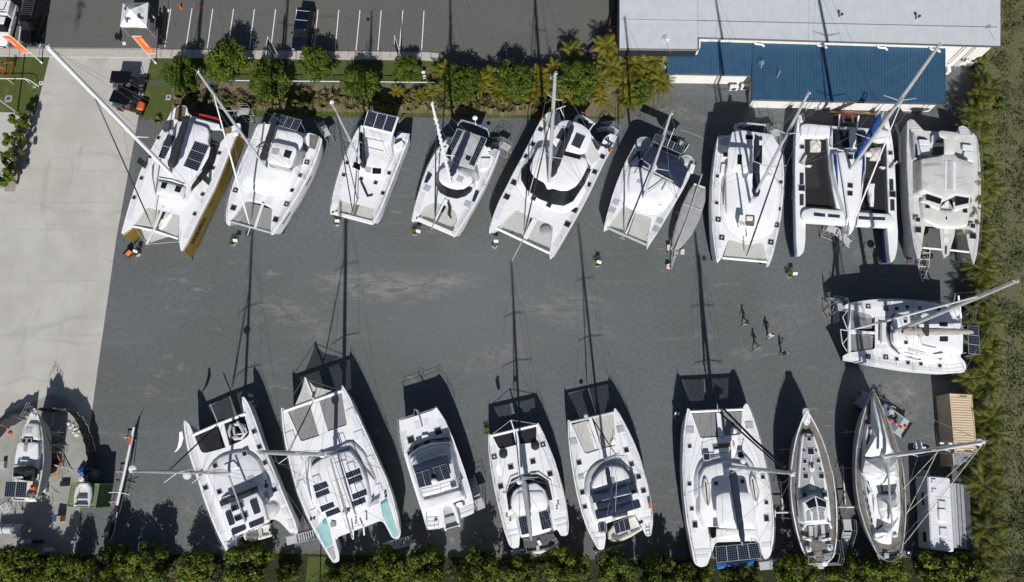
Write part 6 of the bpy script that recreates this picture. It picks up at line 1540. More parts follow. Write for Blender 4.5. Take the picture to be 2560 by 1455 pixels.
# ---- catamaran with round black covers
b = Boat('catamaran', 'bottom row catamaran with two round black covers and black foredeck nets', 'sailing catamaran', (1180, 960, 2.941), 2.7, (300, 310), (500, 1170), SGB)
b.catamaran([(120, 368), (120, 480), (136, 620), (165, 780), (197, 920), (236, 1080), (272, 1185), (300, 1212), (346, 1205), (352, 1100), (420, 1140), (600, 1085), (625, 1065), (655, 1122), (706, 1112), (712, 1040), (702, 940), (688, 840), (660, 730), (622, 600), (580, 490), (530, 370), (484, 278), (472, 310),
             (475, 430), (345, 442), (330, 447), (200, 480), (155, 392), (135, 370)], hw=1.7, wl=.9)
b.roof('cabin', [(292, 900), (290, 840), (312, 785), (372, 750), (470, 728), (538, 785), (556, 860), (548, 930), (580, 1070), (470, 1105), (365, 1120), (335, 960)], .95, r=.25, slope=.2)
b.band('windscreen', [(270, 935), (252, 810), (290, 708), (360, 678), (470, 666), (560, 708), (592, 855)], 2.78, [(300, 905), (292, 842), (316, 785), (374, 752), (470, 730), (536, 785), (554, 852)], 3.45)
b.roof('cabin_pod', [(300, 860), (330, 800), (400, 790), (520, 790), (545, 850), (545, 900), (350, 955)], .18, z=3.62, r=.3, slope=.15)
b.tubes('deck_track', [[(225, 808, 2.85), (245, 808, 2.85), (282, 692, 2.85), (340, 668, 2.85)], [(430, 660, 2.85), (490, 655, 2.85), (580, 718, 2.85), (605, 850, 2.85)]], .05, 'wpaint')
b.solar([(340, 990), (366, 1112), (425, 1098), (400, 972)], 3.78, 4, 4, 2, frame='dgrey'); b.solar([(490, 950), (515, 1075), (588, 1056), (560, 935)], 3.78, 5, 4, 2, frame='dgrey')
b.boom((378, 692), (438, 1155), 5.4, 5.5, .24, .26, 'grey', spar='alu')
b.net([(155, 392), (284, 362), (300, 448), (204, 476)], 'netb'); b.net([(342, 350), (468, 318), (470, 430), (355, 438)], 'netb')
b.tube('crossbeam', [(140, 380, 2.65), (478, 300, 2.65)], .15, 'white'); b.box('anchor_beam', [(298, 335), (330, 330), (352, 440), (325, 448)], .15, 2.6, 'white'); b.tube('bowsprit', [(308, 335, 2.75), (286, 265, 2.8)], .07, 'white'); b.tubes('bridle', [[(155, 365, 2.7), (286, 265, 2.8), (470, 292, 2.7)]], .03, 'rope')
b.hatches([(164, 535), (521, 445)], size=.46, fan=True); b.hatches([(285, 610), (448, 569), (574, 660), (211, 752)], size=.46)
b.mast((366, 668), (352, 712), 3.4, .12, ((.42, 1.5), (.7, 1.1)), [(195, 870), (650, 770)], (318, 345), 'blackc', [(352, 1100), (600, 1085)], jr=.05, zt=18.6)
b.dome('radar', 349, 718, 8.5, .27); b.rail(); b.flag([(197, 590), (192, 620), (200, 650), (206, 672)], 7.5, 7.1, 'sail', w=.2)
for x, y, s_ in ((230, 515, 'left'), (465, 455, 'right')):
    q = b.w(x, y, 2.9); mb = MB(); mb.ball((0, 0, 0), .42, sz=.45, n=14)
    tag(mb.build('covered_bundle', 'blackc', loc=(q.x, q.y, 2.85)), 'round black covered bundle on the '+s_+' foredeck of the black net catamaran', 'bundle', 'black covered bundles on the foredeck')
for pts in ([(250, 1080), (335, 1062), (338, 1082), (256, 1100)], [(262, 1120), (340, 1100), (342, 1122), (268, 1142)], [(600, 1000), (700, 975), (703, 995), (608, 1020)], [(615, 1040), (706, 1018), (708, 1040), (625, 1062)]): b.flat('transom_step', pts, b.zd, 'deck')
for pts in ([(556, 860), (600, 880), (600, 930), (560, 920)], [(262, 975), (330, 950), (340, 985), (275, 1010)]): b.flat('cockpit_well', pts, b.zd, 'cream')
for x, y in ((633, 880), (625, 915), (256, 972), (282, 1002)): b.dome('winch', x, y, 2.9, .1, 'dgrey')
q = rib((1180, 960, 2.941), 'grey inflatable dinghy under a dark panel behind the black net catamaran', (642, 1165), (384, 1195), 1.9, 1.6, 'ribb', 'dgrey', False)
b.flat('stern_panel', [(378, 1150), (600, 1095), (615, 1140), (480, 1190), (382, 1200)], 3.0, 'dgrey', r=0); b.box('fuel_box', [(476, 1155), (498, 1145), (515, 1180), (495, 1190)], .2, 3.05, 'white')

# ---- power catamaran
b = Boat('power_catamaran', 'white power catamaran with navy flybridge bimini and no mast, in the bottom row', 'motor catamaran', (960, 900, 2.6207), 3.1, (220, 340), (440, 1070))
b.catamaran([(95, 392), (104, 500), (130, 620), (172, 760), (216, 900), (252, 1010), (274, 1090), (285, 1112), (335, 1110), (385, 1100), (500, 1040), (590, 1005), (594, 960), (570, 860), (532, 735), (492, 620), (448, 500), (400, 390), (345, 306), (325, 328), (220, 362), (110, 396)], hw=2.0, wl=1.0, rake=.5)
b.roof('cabin', [(165, 625), (225, 582), (310, 550), (422, 542), (436, 580), (465, 700), (492, 830), (512, 895), (300, 975), (258, 920), (205, 760)], .95, r=.15, slope=.3)
b.band('windscreen', [(148, 605), (215, 552), (310, 520), (425, 506)], 3.15, [(165, 630), (226, 586), (311, 553), (425, 546)], 3.85)
b.band('side_window', [(425, 520), (450, 600), (485, 720), (520, 860)], 3.4, [(424, 548), (440, 610), (470, 720), (500, 840)], 3.9)
b.roof('flybridge', [(172, 645), (230, 605), (310, 575), (415, 562), (440, 640), (470, 760), (490, 840), (262, 905), (205, 760)], .3, z=4.05, r=.12, slope=.1, m_='white2')
b.band('fly_screen', [(182, 690), (240, 645), (320, 612), (408, 598)], 4.4, [(188, 694), (240, 668), (320, 642), (410, 622)], 5.1, 'clear')
b.roof('bimini', [(185, 692), (300, 652), (412, 622), (440, 740), (380, 775), (225, 802)], 2.3, th=.05, r=.1, m_='navy'); b.roof('aft_roof', [(248, 918), (360, 890), (495, 850), (517, 900), (450, 940), (340, 975), (275, 992)], 1.5, th=.12, r=.15)
b.solar([(203, 742), (292, 716), (318, 818), (230, 840)], 5.52, 4, 9, 2, frame='lgrey'); b.solar([(318, 705), (407, 677), (440, 775), (352, 800)], 5.52, 4, 9, 2, frame='lgrey')
b.dome('radar', 328, 793, 5.7, .3, sz=.7); b.railing('fly_rail', [(240, 850), (250, 900), (370, 870), (480, 830), (465, 760)], 4.4, .6); b.flat('ladder_hatch', [(432, 800), (468, 790), (475, 828), (442, 838)], 4.4, 'dgrey')
b.hatches([(177, 523), (355, 466)], size=.62); b.box('life_raft', [(245, 494), (288, 488), (292, 520), (250, 526)], .3, m_='white'); b.tube('anchor_roller', [(212, 325, 3.2), (235, 380, 3.25), (250, 440, 3.2)], .07, 'steel')
for p_ in ([(198, 405), (228, 398), (238, 450), (208, 458)], [(258, 390), (285, 384), (292, 425), (265, 435)]): b.flat('deck_locker', p_, b.zd, 'deck')
b.railing('bow_rail', [(130, 620), (100, 500), (95, 395), (200, 362), (205, 325), (230, 335), (238, 352), (330, 322), (345, 306), (400, 390), (450, 500)], 3.1, .75)
b.flat('cockpit_sole', [(500, 815), (520, 830), (542, 905), (512, 912)], b.zd, 'teak'); b.flat('cockpit_sole', [(510, 925), (528, 920), (532, 950), (515, 955)], b.zd, 'teak'); b.box('cockpit_seat', [(470, 940), (510, 928), (518, 955), (478, 965)], .4)
b.box('swim_locker', [(278, 1030), (360, 1025), (362, 1090), (285, 1098)], .06, 3.1, 'white2'); b.flat('swim_deck', [(475, 990), (585, 960), (590, 995), (495, 1030)], b.zd, 'deck'); b.dome('winch', 340, 1045, 3.2, .15, 'dgrey')
b.railing('stern_rail', [(278, 1040), (285, 1110), (330, 1108), (358, 1100)], 3.1, .7); b.railing('stern_rail', [(500, 1035), (590, 1002), (592, 960)], 3.1, .7); b.sidemark(-.5, 2.5, 3, .25, -1)
b.flat('inner_recess', [(385, 965), (430, 950), (455, 1060), (405, 1080)], b.zd, 'grey')
rib((960, 900, 2.6207), 'white inflatable tender lying between the stern davits of the power catamaran', (405, 925), (450, 1105), 3.3, 1.75, 'wpaint', 'lgrey', False)

# ---- aqua decked catamaran
b = Boat('catamaran', 'large bottom row catamaran with aqua foam stern decks and eight small solar panels', 'sailing catamaran', (640, 830, 2.327), 3.3, (320, 370), (640, 1270), SGB)
b.catamaran([(145, 435), (152, 540), (168, 650), (197, 780), (237, 930), (292, 1070), (350, 1185), (410, 1285), (448, 1346), (485, 1335), (482, 1285), (458, 1200), (725, 1098), (745, 1110), (792, 1200), (830, 1207), (843, 1170), (828, 1080), (800, 970), (760, 855), (706, 735), (650, 605), (592, 480), (545, 380), (500, 303), (497, 350),
             (530, 540), (418, 578), (370, 603), (262, 638), (186, 465), (165, 450)], hw=2.0)
b.roof('foredeck', [(292, 745), (330, 735), (430, 715), (520, 645), (560, 642), (625, 705), (690, 860), (655, 1010), (560, 1065), (450, 1095), (340, 1010), (300, 890)], .3, slope=.15, r=.4)
b.roof('cabin', [(318, 785), (380, 740), (460, 712), (545, 692), (598, 760), (640, 860), (655, 950), (640, 1020), (560, 1065), (450, 1088), (380, 1060), (345, 980), (322, 880)], .85, slope=.25, r=.3)
b.flat('roof_recess', [(318, 750), (415, 715), (412, 730), (322, 778)], 3.62, 'grey', r=0); b.flat('roof_recess', [(462, 700), (540, 668), (548, 690), (470, 712)], 3.62, 'grey', r=0)
b.band('side_window', [(553, 642), (590, 672), (640, 745), (690, 860)], 3.4, [(563, 650), (590, 705), (630, 795), (686, 862)], 3.64, 'grey'); b.band('side_window', [(300, 745), (290, 850), (322, 985)], 3.45, [(310, 750), (302, 850), (324, 975)], 3.64, 'grey')
for q in ([(330, 895), (408, 865), (425, 898), (342, 932)], [(343, 938), (420, 906), (432, 938), (352, 970)], [(370, 1018), (448, 985), (460, 1015), (382, 1050)], [(402, 1050), (480, 1018), (493, 1048), (412, 1080)], [(518, 822), (603, 792), (612, 822), (528, 855)], [(530, 858), (612, 828), (623, 858), (540, 892)], [(555, 945), (640, 912), (648, 945), (565, 978)], [(550, 990), (632, 960), (640, 990), (560, 1022)]): b.solar(q, 4.2, 6, 4, frame='dgrey')
b.hatches([(200, 600), (555, 467), (600, 597), (240, 733), (340, 1053), (708, 910)], size=.72, m_='white2'); b.hatches([(665, 735), (267, 875)], size=.45, m_='white2'); b.hatches([(355, 855), (553, 780), (600, 897), (388, 977)], 4.18, .62, 'white2')
b.boom((432, 735), (562, 1200), 5.5, 5.6, bag=False); b.tubes('lazy_jack_frame', [[(408, 780, 5.6), (530, 1145, 5.6), (560, 1140, 5.6)], [(470, 750, 5.6), (600, 1130, 5.6)], [(408, 780, 5.6), (470, 750, 5.6)], [(440, 870, 5.6), (500, 848, 5.6)], [(470, 965, 5.6), (535, 940, 5.6)]], .03, 'lgrey'); b.tube('halyard', [(440, 760, 5.75), (535, 1060, 5.75)], .04, 'rope')
b.net([(188, 468), (314, 422), (368, 600), (264, 634)], 'netg'); b.net([(368, 402), (494, 354), (528, 540), (420, 577)], 'netg')
b.box('centre_deck', [(312, 420), (368, 400), (420, 578), (368, 604)], .25, 3.02, 'white'); b.tube('crossbeam', [(160, 462, 3.2), (500, 342, 3.2)], .17, 'white')
b.net([(285, 268), (338, 392), (228, 425), (262, 350)], name='bow_net'); b.net([(288, 268), (345, 385), (440, 342), (340, 320)], name='bow_net'); b.tube('bowsprit', [(338, 395, 3.3), (286, 265, 3.4)], .1, 'white'); b.dome('windlass', 333, 375, 3.5, .16, 'dgrey'); b.tubes('bridle', [[(160, 450, 3.3), (282, 268, 3.4), (470, 335, 3.3)]], .03, 'wire')
b.flat('aqua_deck', [(382, 1108), (408, 1086), (428, 1150), (445, 1240), (405, 1258), (372, 1190), (352, 1150)], b.zd+.02, 'aqua'); b.flat('aqua_deck', [(725, 1012), (762, 978), (785, 1048), (800, 1095), (828, 1188), (802, 1198), (768, 1135), (738, 1072)], b.zd+.02, 'aqua')
b.flat('aqua_seat', [(385, 1100), (405, 1088), (412, 1112), (395, 1122)], b.zd+.08, 'aquad'); b.flat('aqua_seat', [(722, 1000), (760, 972), (765, 990), (732, 1005)], b.zd+.08, 'aquad'); b.flat('stern_pad', [(412, 1265), (450, 1245), (465, 1320), (450, 1330)], b.zd+.02, 'lgrey', r=0)
b.flat('cockpit_shade', [(645, 1010), (718, 962), (715, 995), (650, 1022)], b.zd+.32, 'lgrey'); b.box('helm_pod', [(428, 1108), (455, 1100), (460, 1132), (435, 1140)], .6, m_='grey', r=.12)
for x, y in ((320, 1090), (338, 1085), (752, 935), (755, 958), (680, 960)): b.dome('winch', x, y, 3.45, .13, 'dgrey')
b.tubes('stern_davit', [[(555, 1085, 4), (565, 1150, 4.6), (565, 1205, 4.4)], [(605, 1080, 4), (625, 1130, 4.6), (630, 1182, 4.4)], [(560, 1140, 4.5), (625, 1115, 4.5)]], .09, 'wpaint')
b.tubes('deck_bracket', [[(510, 1010, 4.1), (530, 1060, 4.1)], [(545, 1040, 4.3), (505, 1045, 4.3)]], .12, 'dgrey')
b.mast((447, 715), (18, 698), 4.2, .19, ((.3, 1.5), (.62, 1.3)), [(235, 915), (745, 800)], (335, 398), 'blackc', [(350, 1185), (745, 1100)], jr=.05, jtop=.7)
b.dome('radar', 386, 706, 7.6, .4); b.rail(); b.sidemark(3, 2.6, 1.2, .2, -1)

# ---- square solar roof catamaran with round gull winged deck
b = Boat('catamaran', 'catamaran with square solar hardtop and black front nets, leftmost of the bottom row', 'sailing catamaran', (320, 900, 2.6217), 2.8, (560, 310), (900, 1220), SGB)
b.catamaran([(363, 388), (368, 460), (388, 580), (425, 700), (462, 805), (500, 925), (542, 1035), (590, 1150), (635, 1240), (680, 1305), (728, 1292), (715, 1220), (708, 1160), (890, 1075), (915, 1050), (960, 1042), (1000, 1065), (1040, 1110), (1075, 1148), (1118, 1135), (1100, 1070), (1058, 970), (1015, 870), (970, 755), (925, 650),
             (880, 530), (832, 390), (790, 285), (752, 230), (745, 265), (765, 370), (800, 490), (735, 535), (670, 560), (620, 580), (550, 600), (485, 613), (430, 490), (400, 415)], hw=1.6, rd=.4)
b.roof('foredeck', [(520, 720), (590, 640), (680, 610), (760, 600), (835, 640), (880, 730), (900, 830), (860, 870), (600, 915), (560, 800)], .35, m_='deck', slope=.25, r=.5)
b.band('front_window', [(598, 925), (850, 825)], 3.3, [(610, 963), (855, 865)], 4.2, 'glass'); b.roof('cabin', [(600, 930), (850, 830), (870, 880), (905, 1050), (700, 1140), (650, 1130)], .6, m_='white2', r=.1)
b.roof('hardtop', [(605, 972), (845, 868), (880, 920), (908, 1020), (905, 1055), (860, 1082), (705, 1152), (670, 1140)], 1.9, th=.12, r=.15)
b.solar([(635, 1000), (672, 985), (700, 1075), (665, 1090)], 4.84, 3, 8, frame='dgrey'); b.solar([(795, 925), (840, 908), (868, 1000), (828, 1015)], 4.84, 4, 9, frame='dgrey'); b.solar([(788, 1072), (885, 1033), (893, 1068), (800, 1105)], 4.84, 9, 4, frame='dgrey'); b.solar([(672, 1115), (765, 1080), (775, 1110), (685, 1153)], 4.84, 8, 4, frame='dgrey')
b.solar([(668, 960), (750, 925), (762, 965), (680, 998)], 4.84, 2, 1, frame='lgrey'); b.solar([(690, 1030), (780, 990), (790, 1030), (705, 1062)], 4.84, 2, 1, frame='lgrey')
b.hatches([(828, 467), (862, 569), (900, 672), (962, 850), (510, 836), (477, 740)], size=.42); b.hatches([(765, 613), (572, 692), (600, 863)], 3.14, .42); b.hatches([(808, 778)], 3.15, .55, 'hatchw'); b.flat('side_hatch', [(865, 790), (905, 785), (918, 835), (878, 842)], b.zd+.25, 'glass')
b.box('mast_pod', [(625, 690), (690, 662), (728, 700), (660, 730)], .25, 3.1, 'white2'); b.net([(452, 512), (580, 430), (618, 580), (486, 610)], 'netb'); b.net([(632, 415), (765, 372), (798, 490), (735, 535), (670, 558)], 'netb')
b.tube('crossbeam', [(425, 492, 2.75), (590, 420, 2.75), (772, 350, 2.75)], .17, 'white'); b.box('anchor_beam', [(590, 428), (628, 412), (665, 562), (640, 575)], .2, 2.6, 'white'); b.tube('bowsprit', [(590, 412, 2.85), (540, 290, 2.9)], .06, 'alu')
b.tube('boom', [(660, 755, 4.7), (770, 1065, 4.95)], .09, 'lgrey'); b.flat('cockpit_well', [(870, 870), (915, 860), (935, 920), (925, 960), (900, 970)], b.zd, 'lgrey'); b.box('helm_pod', [(878, 905), (905, 898), (915, 950), (890, 955)], .5, m_='white2', r=.15)
b.roof('wing_deck', [(905, 960), (950, 930), (985, 960), (960, 1010), (915, 1030)], .2, m_='lgrey', r=.3)
for pts in ([(1000, 980), (1040, 965), (1055, 1010), (1020, 1025)], [(1040, 1050), (1078, 1040), (1090, 1100), (1060, 1115)], [(630, 1190), (680, 1185), (685, 1225), (645, 1235)]): b.flat('transom_step', pts, b.zd, 'deck')
b.mast((662, 742), (31, 729), 3.3, .14, ((.3, 1.4), (.6, 1.3)), [(460, 800), (990, 825)], (586, 425), 'blackc', [(545, 1035), (940, 720)], jr=.07, jtop=.72)
b.dome('radar', 388, 752, 12.3, .4, sz=.5, m_='ropew'); b.dome('radar', 30, 712, 20.8, .3, sz=.5); b.flag([(345, 470), (350, 520), (335, 570), (310, 602)], 5.7, 5.2, 'sail', w=.2); b.rail()
b.railing('stern_frame', [(690, 1150), (740, 1160), (890, 1090), (905, 1060)], 2.8, .5); b.sidemark(2, 2.2, .9, .2, -1)
e = empty('folded_inflatable', 'rolled grey inflatable heaped on the right front net of the square solar roof catamaran', 'inflatable', tuple(b.w(720, 470, 0)), b.ang)
sv, sc_ = b.root, b.c; b.root, b.c = e, b.w(720, 470, 0)
b.tubes('side_tube', [[(675, 430, 2.85), (662, 470, 2.9), (672, 500, 2.9), (700, 515, 2.85), (745, 512, 2.9), (775, 470, 2.9), (760, 430, 2.9), (715, 420, 3.0), (675, 430, 2.85)], [(690, 440, 3.1), (700, 490, 3.1), (760, 480, 3.1), (720, 405, 3.1)]], .16, 'rib', 8); b.tubes('oar', [[(665, 510, 3.3), (720, 500, 3.3)], [(715, 400, 3.3), (760, 460, 3.3)]], .06, 'lgrey')
b.root, b.c = sv, sc_
rib((320, 900, 2.6217), 'cream inflatable dinghy hung behind the square solar roof catamaran', (755, 1152), (940, 1112), 2.3, 1.4, 'ribb', 'cream', True)

# ---- worn monohull at lower left
b = Boat('sailing_yacht', 'worn cream monohull without mast behind black shade cloth at the lower left', 'monohull yacht', (0, 920, 2.718), 3.2, (240, 268), (165, 905))
b.mono([(240, 265), (207, 310), (173, 380), (140, 465), (115, 560), (98, 655), (85, 760), (76, 850), (90, 905), (245, 908), (267, 830), (290, 720), (302, 620), (302, 520), (290, 420), (268, 330)], deck='cream', hm='lgrey', rail='cream', af='antifoul')
b.roof('cabin', [(192, 375), (258, 380), (268, 480), (262, 490), (140, 470), (165, 420)], .35, m_='cream', slope=.08, r=.15); b.roof('cabin_top', [(120, 510), (150, 495), (255, 510), (255, 600), (240, 680), (100, 665), (105, 580)], .55, m_='white2', slope=.1, r=.12)
b.hatches([(197, 425)], 3.58, .5, 'hatchw'); b.hatches([(165, 495), (200, 495)], 3.7, .36, 'glass'); b.box('life_raft', [(135, 622), (185, 625), (182, 658), (132, 655)], .35, 3.75, 'white'); b.box('sail_track', [(160, 515), (185, 515), (183, 570), (158, 570)], .1, 3.75, 'taupe')
b.flat('side_window', [(262, 515), (272, 518), (270, 585), (260, 585)], 3.5, 'dgrey'); b.flat('side_window', [(252, 610), (262, 612), (255, 670), (246, 668)], 3.5, 'dgrey')
b.drape('dodger', [(82, 670), (150, 655), (232, 680), (228, 755), (190, 772), (75, 750)], 4.3, 4.7, 'blackc', .04, seed=31); b.flat('dodger_window', [(85, 738), (158, 735), (155, 750), (85, 752)], 4.78, 'lgrey'); b.roof('spray_screen', [(92, 655), (165, 655), (180, 668), (90, 672)], 1.2, m_='clear', r=.1)
b.solar([(38, 768), (186, 772), (176, 882), (25, 878)], 5.0, 5, 9, 2, legs=True); b.railing('bow_pulpit', [(168, 330), (200, 270), (212, 240), (226, 262), (262, 330)], 3.2, .7); b.rail(m_='wire')
for i, pts in enumerate(([(170, 312), (190, 330), (178, 345), (168, 325)], [(205, 290), (230, 285), (225, 320), (208, 320)], [(232, 300), (255, 320), (245, 335), (228, 320)])): b.drape('fender', pts, 3.25, 3.5, 'bag', .05, seed=i)
for i, pts in enumerate(([(200, 790), (248, 795), (245, 830), (205, 838)], [(185, 830), (232, 835), (225, 870), (190, 868)], [(160, 860), (215, 868), (205, 900), (160, 900)])): b.drape('cockpit_gear', pts, 3.4, 3.8, ('orange', 'gtarp', 'bag')[i], .15, seed=40+i)
b.box('stern_box', [(195, 895), (235, 880), (250, 908), (195, 910)], .1, 3.3, 'white'); b.tube('rust_strap', [(312, 440, 2.6), (372, 560, 1.4), (430, 668, .1)], .05, 'orange')


# ------------------------------------------------------------------ vehicles
def car(name, label, cat, cx, cy, ang, L=4.9, w=1.86, h=1.75, paint='carn', kind='wagon', group='parked vehicles', zc_=.8):
    q = W(cx, cy, 0); e = empty(name, label, cat, (q.x, q.y, 0), ang, group)
    hb = h*.56; st = []                                   # body stations along x: front at +L/2
    for x, ww, z0, z1 in ((-.5, .86, .45, hb*.9), (-.485, .95, .32, hb*.97), (-.3, 1, .28, hb), (.1, 1, .28, hb), (.22, 1, .28, hb*.98), (.4, .97, .3, hb*.88), (.48, .88, .34, hb*.78), (.5, .72, .42, hb*.6)):
        X, y = x*L, ww*w/2
        st.append([(X, -y*.9, z0), (X, y*.9, z0), (X, y, z0+.2), (X, y, z1-.12), (X, y*.9, z1), (X, -y*.9, z1), (X, -y, z1-.12), (X, -y, z0+.2)])
    MB().rings([r[::-1] for r in st]).build('body', paint, e)
    r0, r1 = {'wagon': (-.47, .22), 'ute': (-.12, .2), 'cab': (.0, .22)}[kind]
    g0, g1 = [(r0*L, -w*.46), (r1*L, -w*.44), (r1*L, w*.44), (r0*L, w*.46)], [((r0+.035)*L, -w*.37), ((r1-.11)*L, -w*.36), ((r1-.11)*L, w*.36), ((r0+.035)*L, w*.37)]
    MB().rings([[(x, y, hb-.03) for x, y in ccw(g0)], [(x, y, h-.04) for x, y in ccw(g1)]]).build('window', 'glass', e, smooth=0)
    MB().prism(fillet([(x*1.0+(.02 if x < 0 else .03), y*1.04) for x, y in g1], .12), h-.06, h, .03).build('roof', paint, e)
    for sd in (1, -1):
        for x in (.31, -.31):
            MB().tube([(x*L, sd*(w/2-.24), .36), (x*L, sd*(w/2+.01), .36)], .36, 14).build('wheel', 'tyre', e)
        MB().box((L*.49, sd*w*.36, hb*.66), (.12, .34, .14), sd*-.3, ch=.02).build('headlight', 'clear', e)
        MB().box((L*.13, sd*(w/2+.12), hb+.1), (.14, .2, .16), ch=.04).build('mirror', paint, e)
        MB().tube([(r0*L+.1, sd*w*.40, hb+.02), ((r0+.035)*L, sd*w*.37, h-.04)], .03, 4).build('pillar', paint, e)
    MB().box((L*.5, 0, .5), (.08, w*.6, .26), ch=.02).build('grille', 'black', e)
    MB().box((L*.502+.03, 0, .42), (.02, .5, .12)).build('number_plate', 'white2', e)
    return e


e = car('parked_car', 'dark navy wagon with two roof bars parked nose down beside the round verge tree', 'car', 762, 84, radians(-96.5), 5.1, 1.88, 1.8, 'carn')
for x in (-1.75, -.55): MB().tube([(x, -.72, 1.84), (x, .72, 1.84)], .035, 6).build('roof_bar', 'alu', e)
e = car('four_wheel_drive', 'black four wheel drive with roof rack and side spare wheel parked nose down', 'car', 93, 67, radians(-94), 5.2, 1.98, 2.0, 'carb')
mb = MB()
for k in range(9): mb.box((-2.15+k*.24, 0, 2.16), (.05, 1.3, .03))
for sd in (1, -1): mb.tube([(-2.25, sd*.68, 2.17), (0, sd*.68, 2.17)], .03, 5); mb.tube([(-2., sd*.66, 1.98), (-2., sd*.66, 2.16)], .025, 4)
mb.build('roof_rack', 'dgrey', e); MB().tube([(-2.6, -.2, 1.0), (-2.85, -.2, 1.0)], .4, 14).build('spare_wheel', 'tyre', e); MB().box((2.65, 0, .62), (.25, 1.6, .35), ch=.05).build('bull_bar', 'black', e)
e = car('utility_truck', 'white dual cab utility with canopy and roof basket cut by the left edge', 'utility truck', 22, 72, radians(-94), 5.3, 1.9, 1.8, 'carw', 'ute')
MB().prism(fillet([(-2.6, -.85), (-.75, -.85), (-.75, .85), (-2.6, .85)], .1), .95, 1.85, .08).build('canopy', 'carw', e)
mb = MB(); mb.tube([(-.9, -.75, 1.95), (-.9, .75, 1.95)], .035, 5); mb.tube([(-2.2, -.5, 1.95), (-1.2, -.4, 1.95), (-1.2, .4, 1.95), (-2.2, .5, 1.95)], .03, 5); mb.build('roof_basket', 'black', e)
e = car('flat_tray_truck', 'blue grey flat tray utility parked under the bow of the sail covered monohull', 'utility truck', 2196, 1035, radians(142), 5.4, 1.85, 1.8, 'cars', 'cab')
MB().box((-1.35, 0, .95), (2.7, 1.9, .1), ch=.02).build('tray', 'lgrey', e); MB().box((-2.72, 0, 1.1), (.06, 1.9, .3)).build('tailgate', 'dgrey', e)
mb = MB(); mb.tube([(-.05, -.85, 1.0), (-.05, -.85, 1.95), (-.05, .85, 1.95), (-.05, .85, 1.0)], .04, 5); mb.tube([(-.4, -.85, 1.95), (-.05, -.85, 1.95)], .04, 5); mb.build('head_board', 'steel', e)
trk = e


def on_truck(x, y, z): return tuple(trk.matrix_basis @ Vector((x, y, z)))


q = on_truck(-1.0, -.35, 1.0)
mb = MB(); mb.tube([(.27*cos(a*pi/8), .27*sin(a*pi/8), .09) for a in range(17)], .1, 7); tag(mb.build('loose_tyre', 'tyre', loc=q), 'black tyre lying on the flat tray utility', 'tyre')
for i, (x, y, m_, l, sz) in enumerate(((-.9, .25, 'orange', 'orange cloth bundle on the tray near the cab', .26), (-1.55, .1, 'orange', 'orange float in the middle of the tray', .2), (-2.1, .15, 'orange', 'yellow orange float towards the tail of the tray', .14), (-2.4, -.2, 'orange', 'orange float at the tail corner of the tray', .15), (-.5, -.5, 'lgrey', 'pale grey box behind the cab of the flat tray utility', .24))):
    mb = MB(); (mb.ball((0, 0, sz*.6), sz, sz=.6, n=9, m=5) if m_ == 'orange' else mb.box((0, 0, .2), (.5, .45, .35), ch=.03)); tag(mb.build('float' if m_ == 'orange' else 'storage_box', m_, loc=on_truck(x, y, 1.01)), l, 'float' if m_ == 'orange' else 'box')


def buggy(label, cx, cy, ang, hood):
    q = W(cx, cy, 0); e = empty('utility_buggy', label, 'utility buggy', (q.x, q.y, 0), ang, 'black utility buggies')
    MB().prism(fillet([(-1.55, -.7), (1.35, -.7), (1.35, .7), (-1.55, .7)], .15), .4, .75, .06).build('chassis', 'black', e)
    MB().prism(fillet([(.85, -.52), (1.5, -.42), (1.5, .42), (.85, .52)], .18), .7, 1.05, .1).build('bonnet', hood, e); e.scale = (1.12, 1.08, 1.05)
    MB().prism([(-1.6, -.7), (-.55, -.7), (-.55, .7), (-1.6, .7)], .75, 1.05, .02).build('cargo_tray', 'dgrey', e)
    for sd in (1, -1):
        MB().box((-.05, sd*.33, .95), (.5, .5, .3), ch=.06).build('seat', 'dgrey', e); MB().box((-.3, sd*.72, .6), (.9, .05, .18)).build('side_panel', 'orange', e)
        for x in (1.0, -1.05): MB().tube([(x, sd*.52, .33), (x, sd*.78, .33)], .33, 12).build('wheel', 'tyre', e)
    mb = MB()
    for sd in (1, -1): mb.tube([(.85, sd*.62, .9), (.45, sd*.62, 1.9), (-.9, sd*.62, 1.9), (-1.0, sd*.62, .9)], .03, 6)
    mb.build('roll_cage', 'dgrey', e)
    mb = MB(); mb.prism(fillet([(-1.45, -.7), (.55, -.7), (.55, .7), (-1.45, .7)], .12), 1.9, 1.97, .03)
    for k in range(4): mb.box((-.3, -.45+k*.3, 1.98), (1.8, .05, .03))
    mb.build('roof', 'carb', e)
    MB().tube([(.5, .3, 1.25), (.55, .3, 1.28)], .17, 10).build('steering_wheel', 'black', e)


buggy('black roofed utility buggy on the driveway, the upper of the two', 335, 216, radians(-2), 'black')
buggy('black roofed utility buggy with bright orange bonnet, the lower of the two', 335, 268, radians(-14), 'orange')

# ------------------------------------------------------------------ marquee, banners, signs
q = W(340, 50, 0); e = empty('marquee', 'white square marquee tent with dark tile logos on each roof panel', 'marquee', (q.x, q.y, 0))
C4 = [W(300.5, 65, 2.3), W(366.5, 67, 2.3), W(371, 6, 2.3), W(307, 7.7, 2.3)]; C4 = [Vector((p.x-q.x, p.y-q.y, 2.3)) for p in C4]; A = W(325, 23.6, 3.45); A = Vector((A.x-q.x, A.y-q.y, 3.45))
mb = MB(); mb.v = [tuple(p) for p in C4]+[tuple(A)]+[(p.x, p.y, 2.05) for p in C4]
for i in range(4): mb.face((i, (i+1) % 4, 4)); mb.face((5+i, 5+(i+1) % 4, (i+1) % 4, i))
mb.build('canopy', 'white', e, smooth=0)
for p in C4: MB().tube([(p.x*.97, p.y*.97, 2.3), (p.x*.97, p.y*.97, 0)], .03, 5).build('leg', 'alu', e)
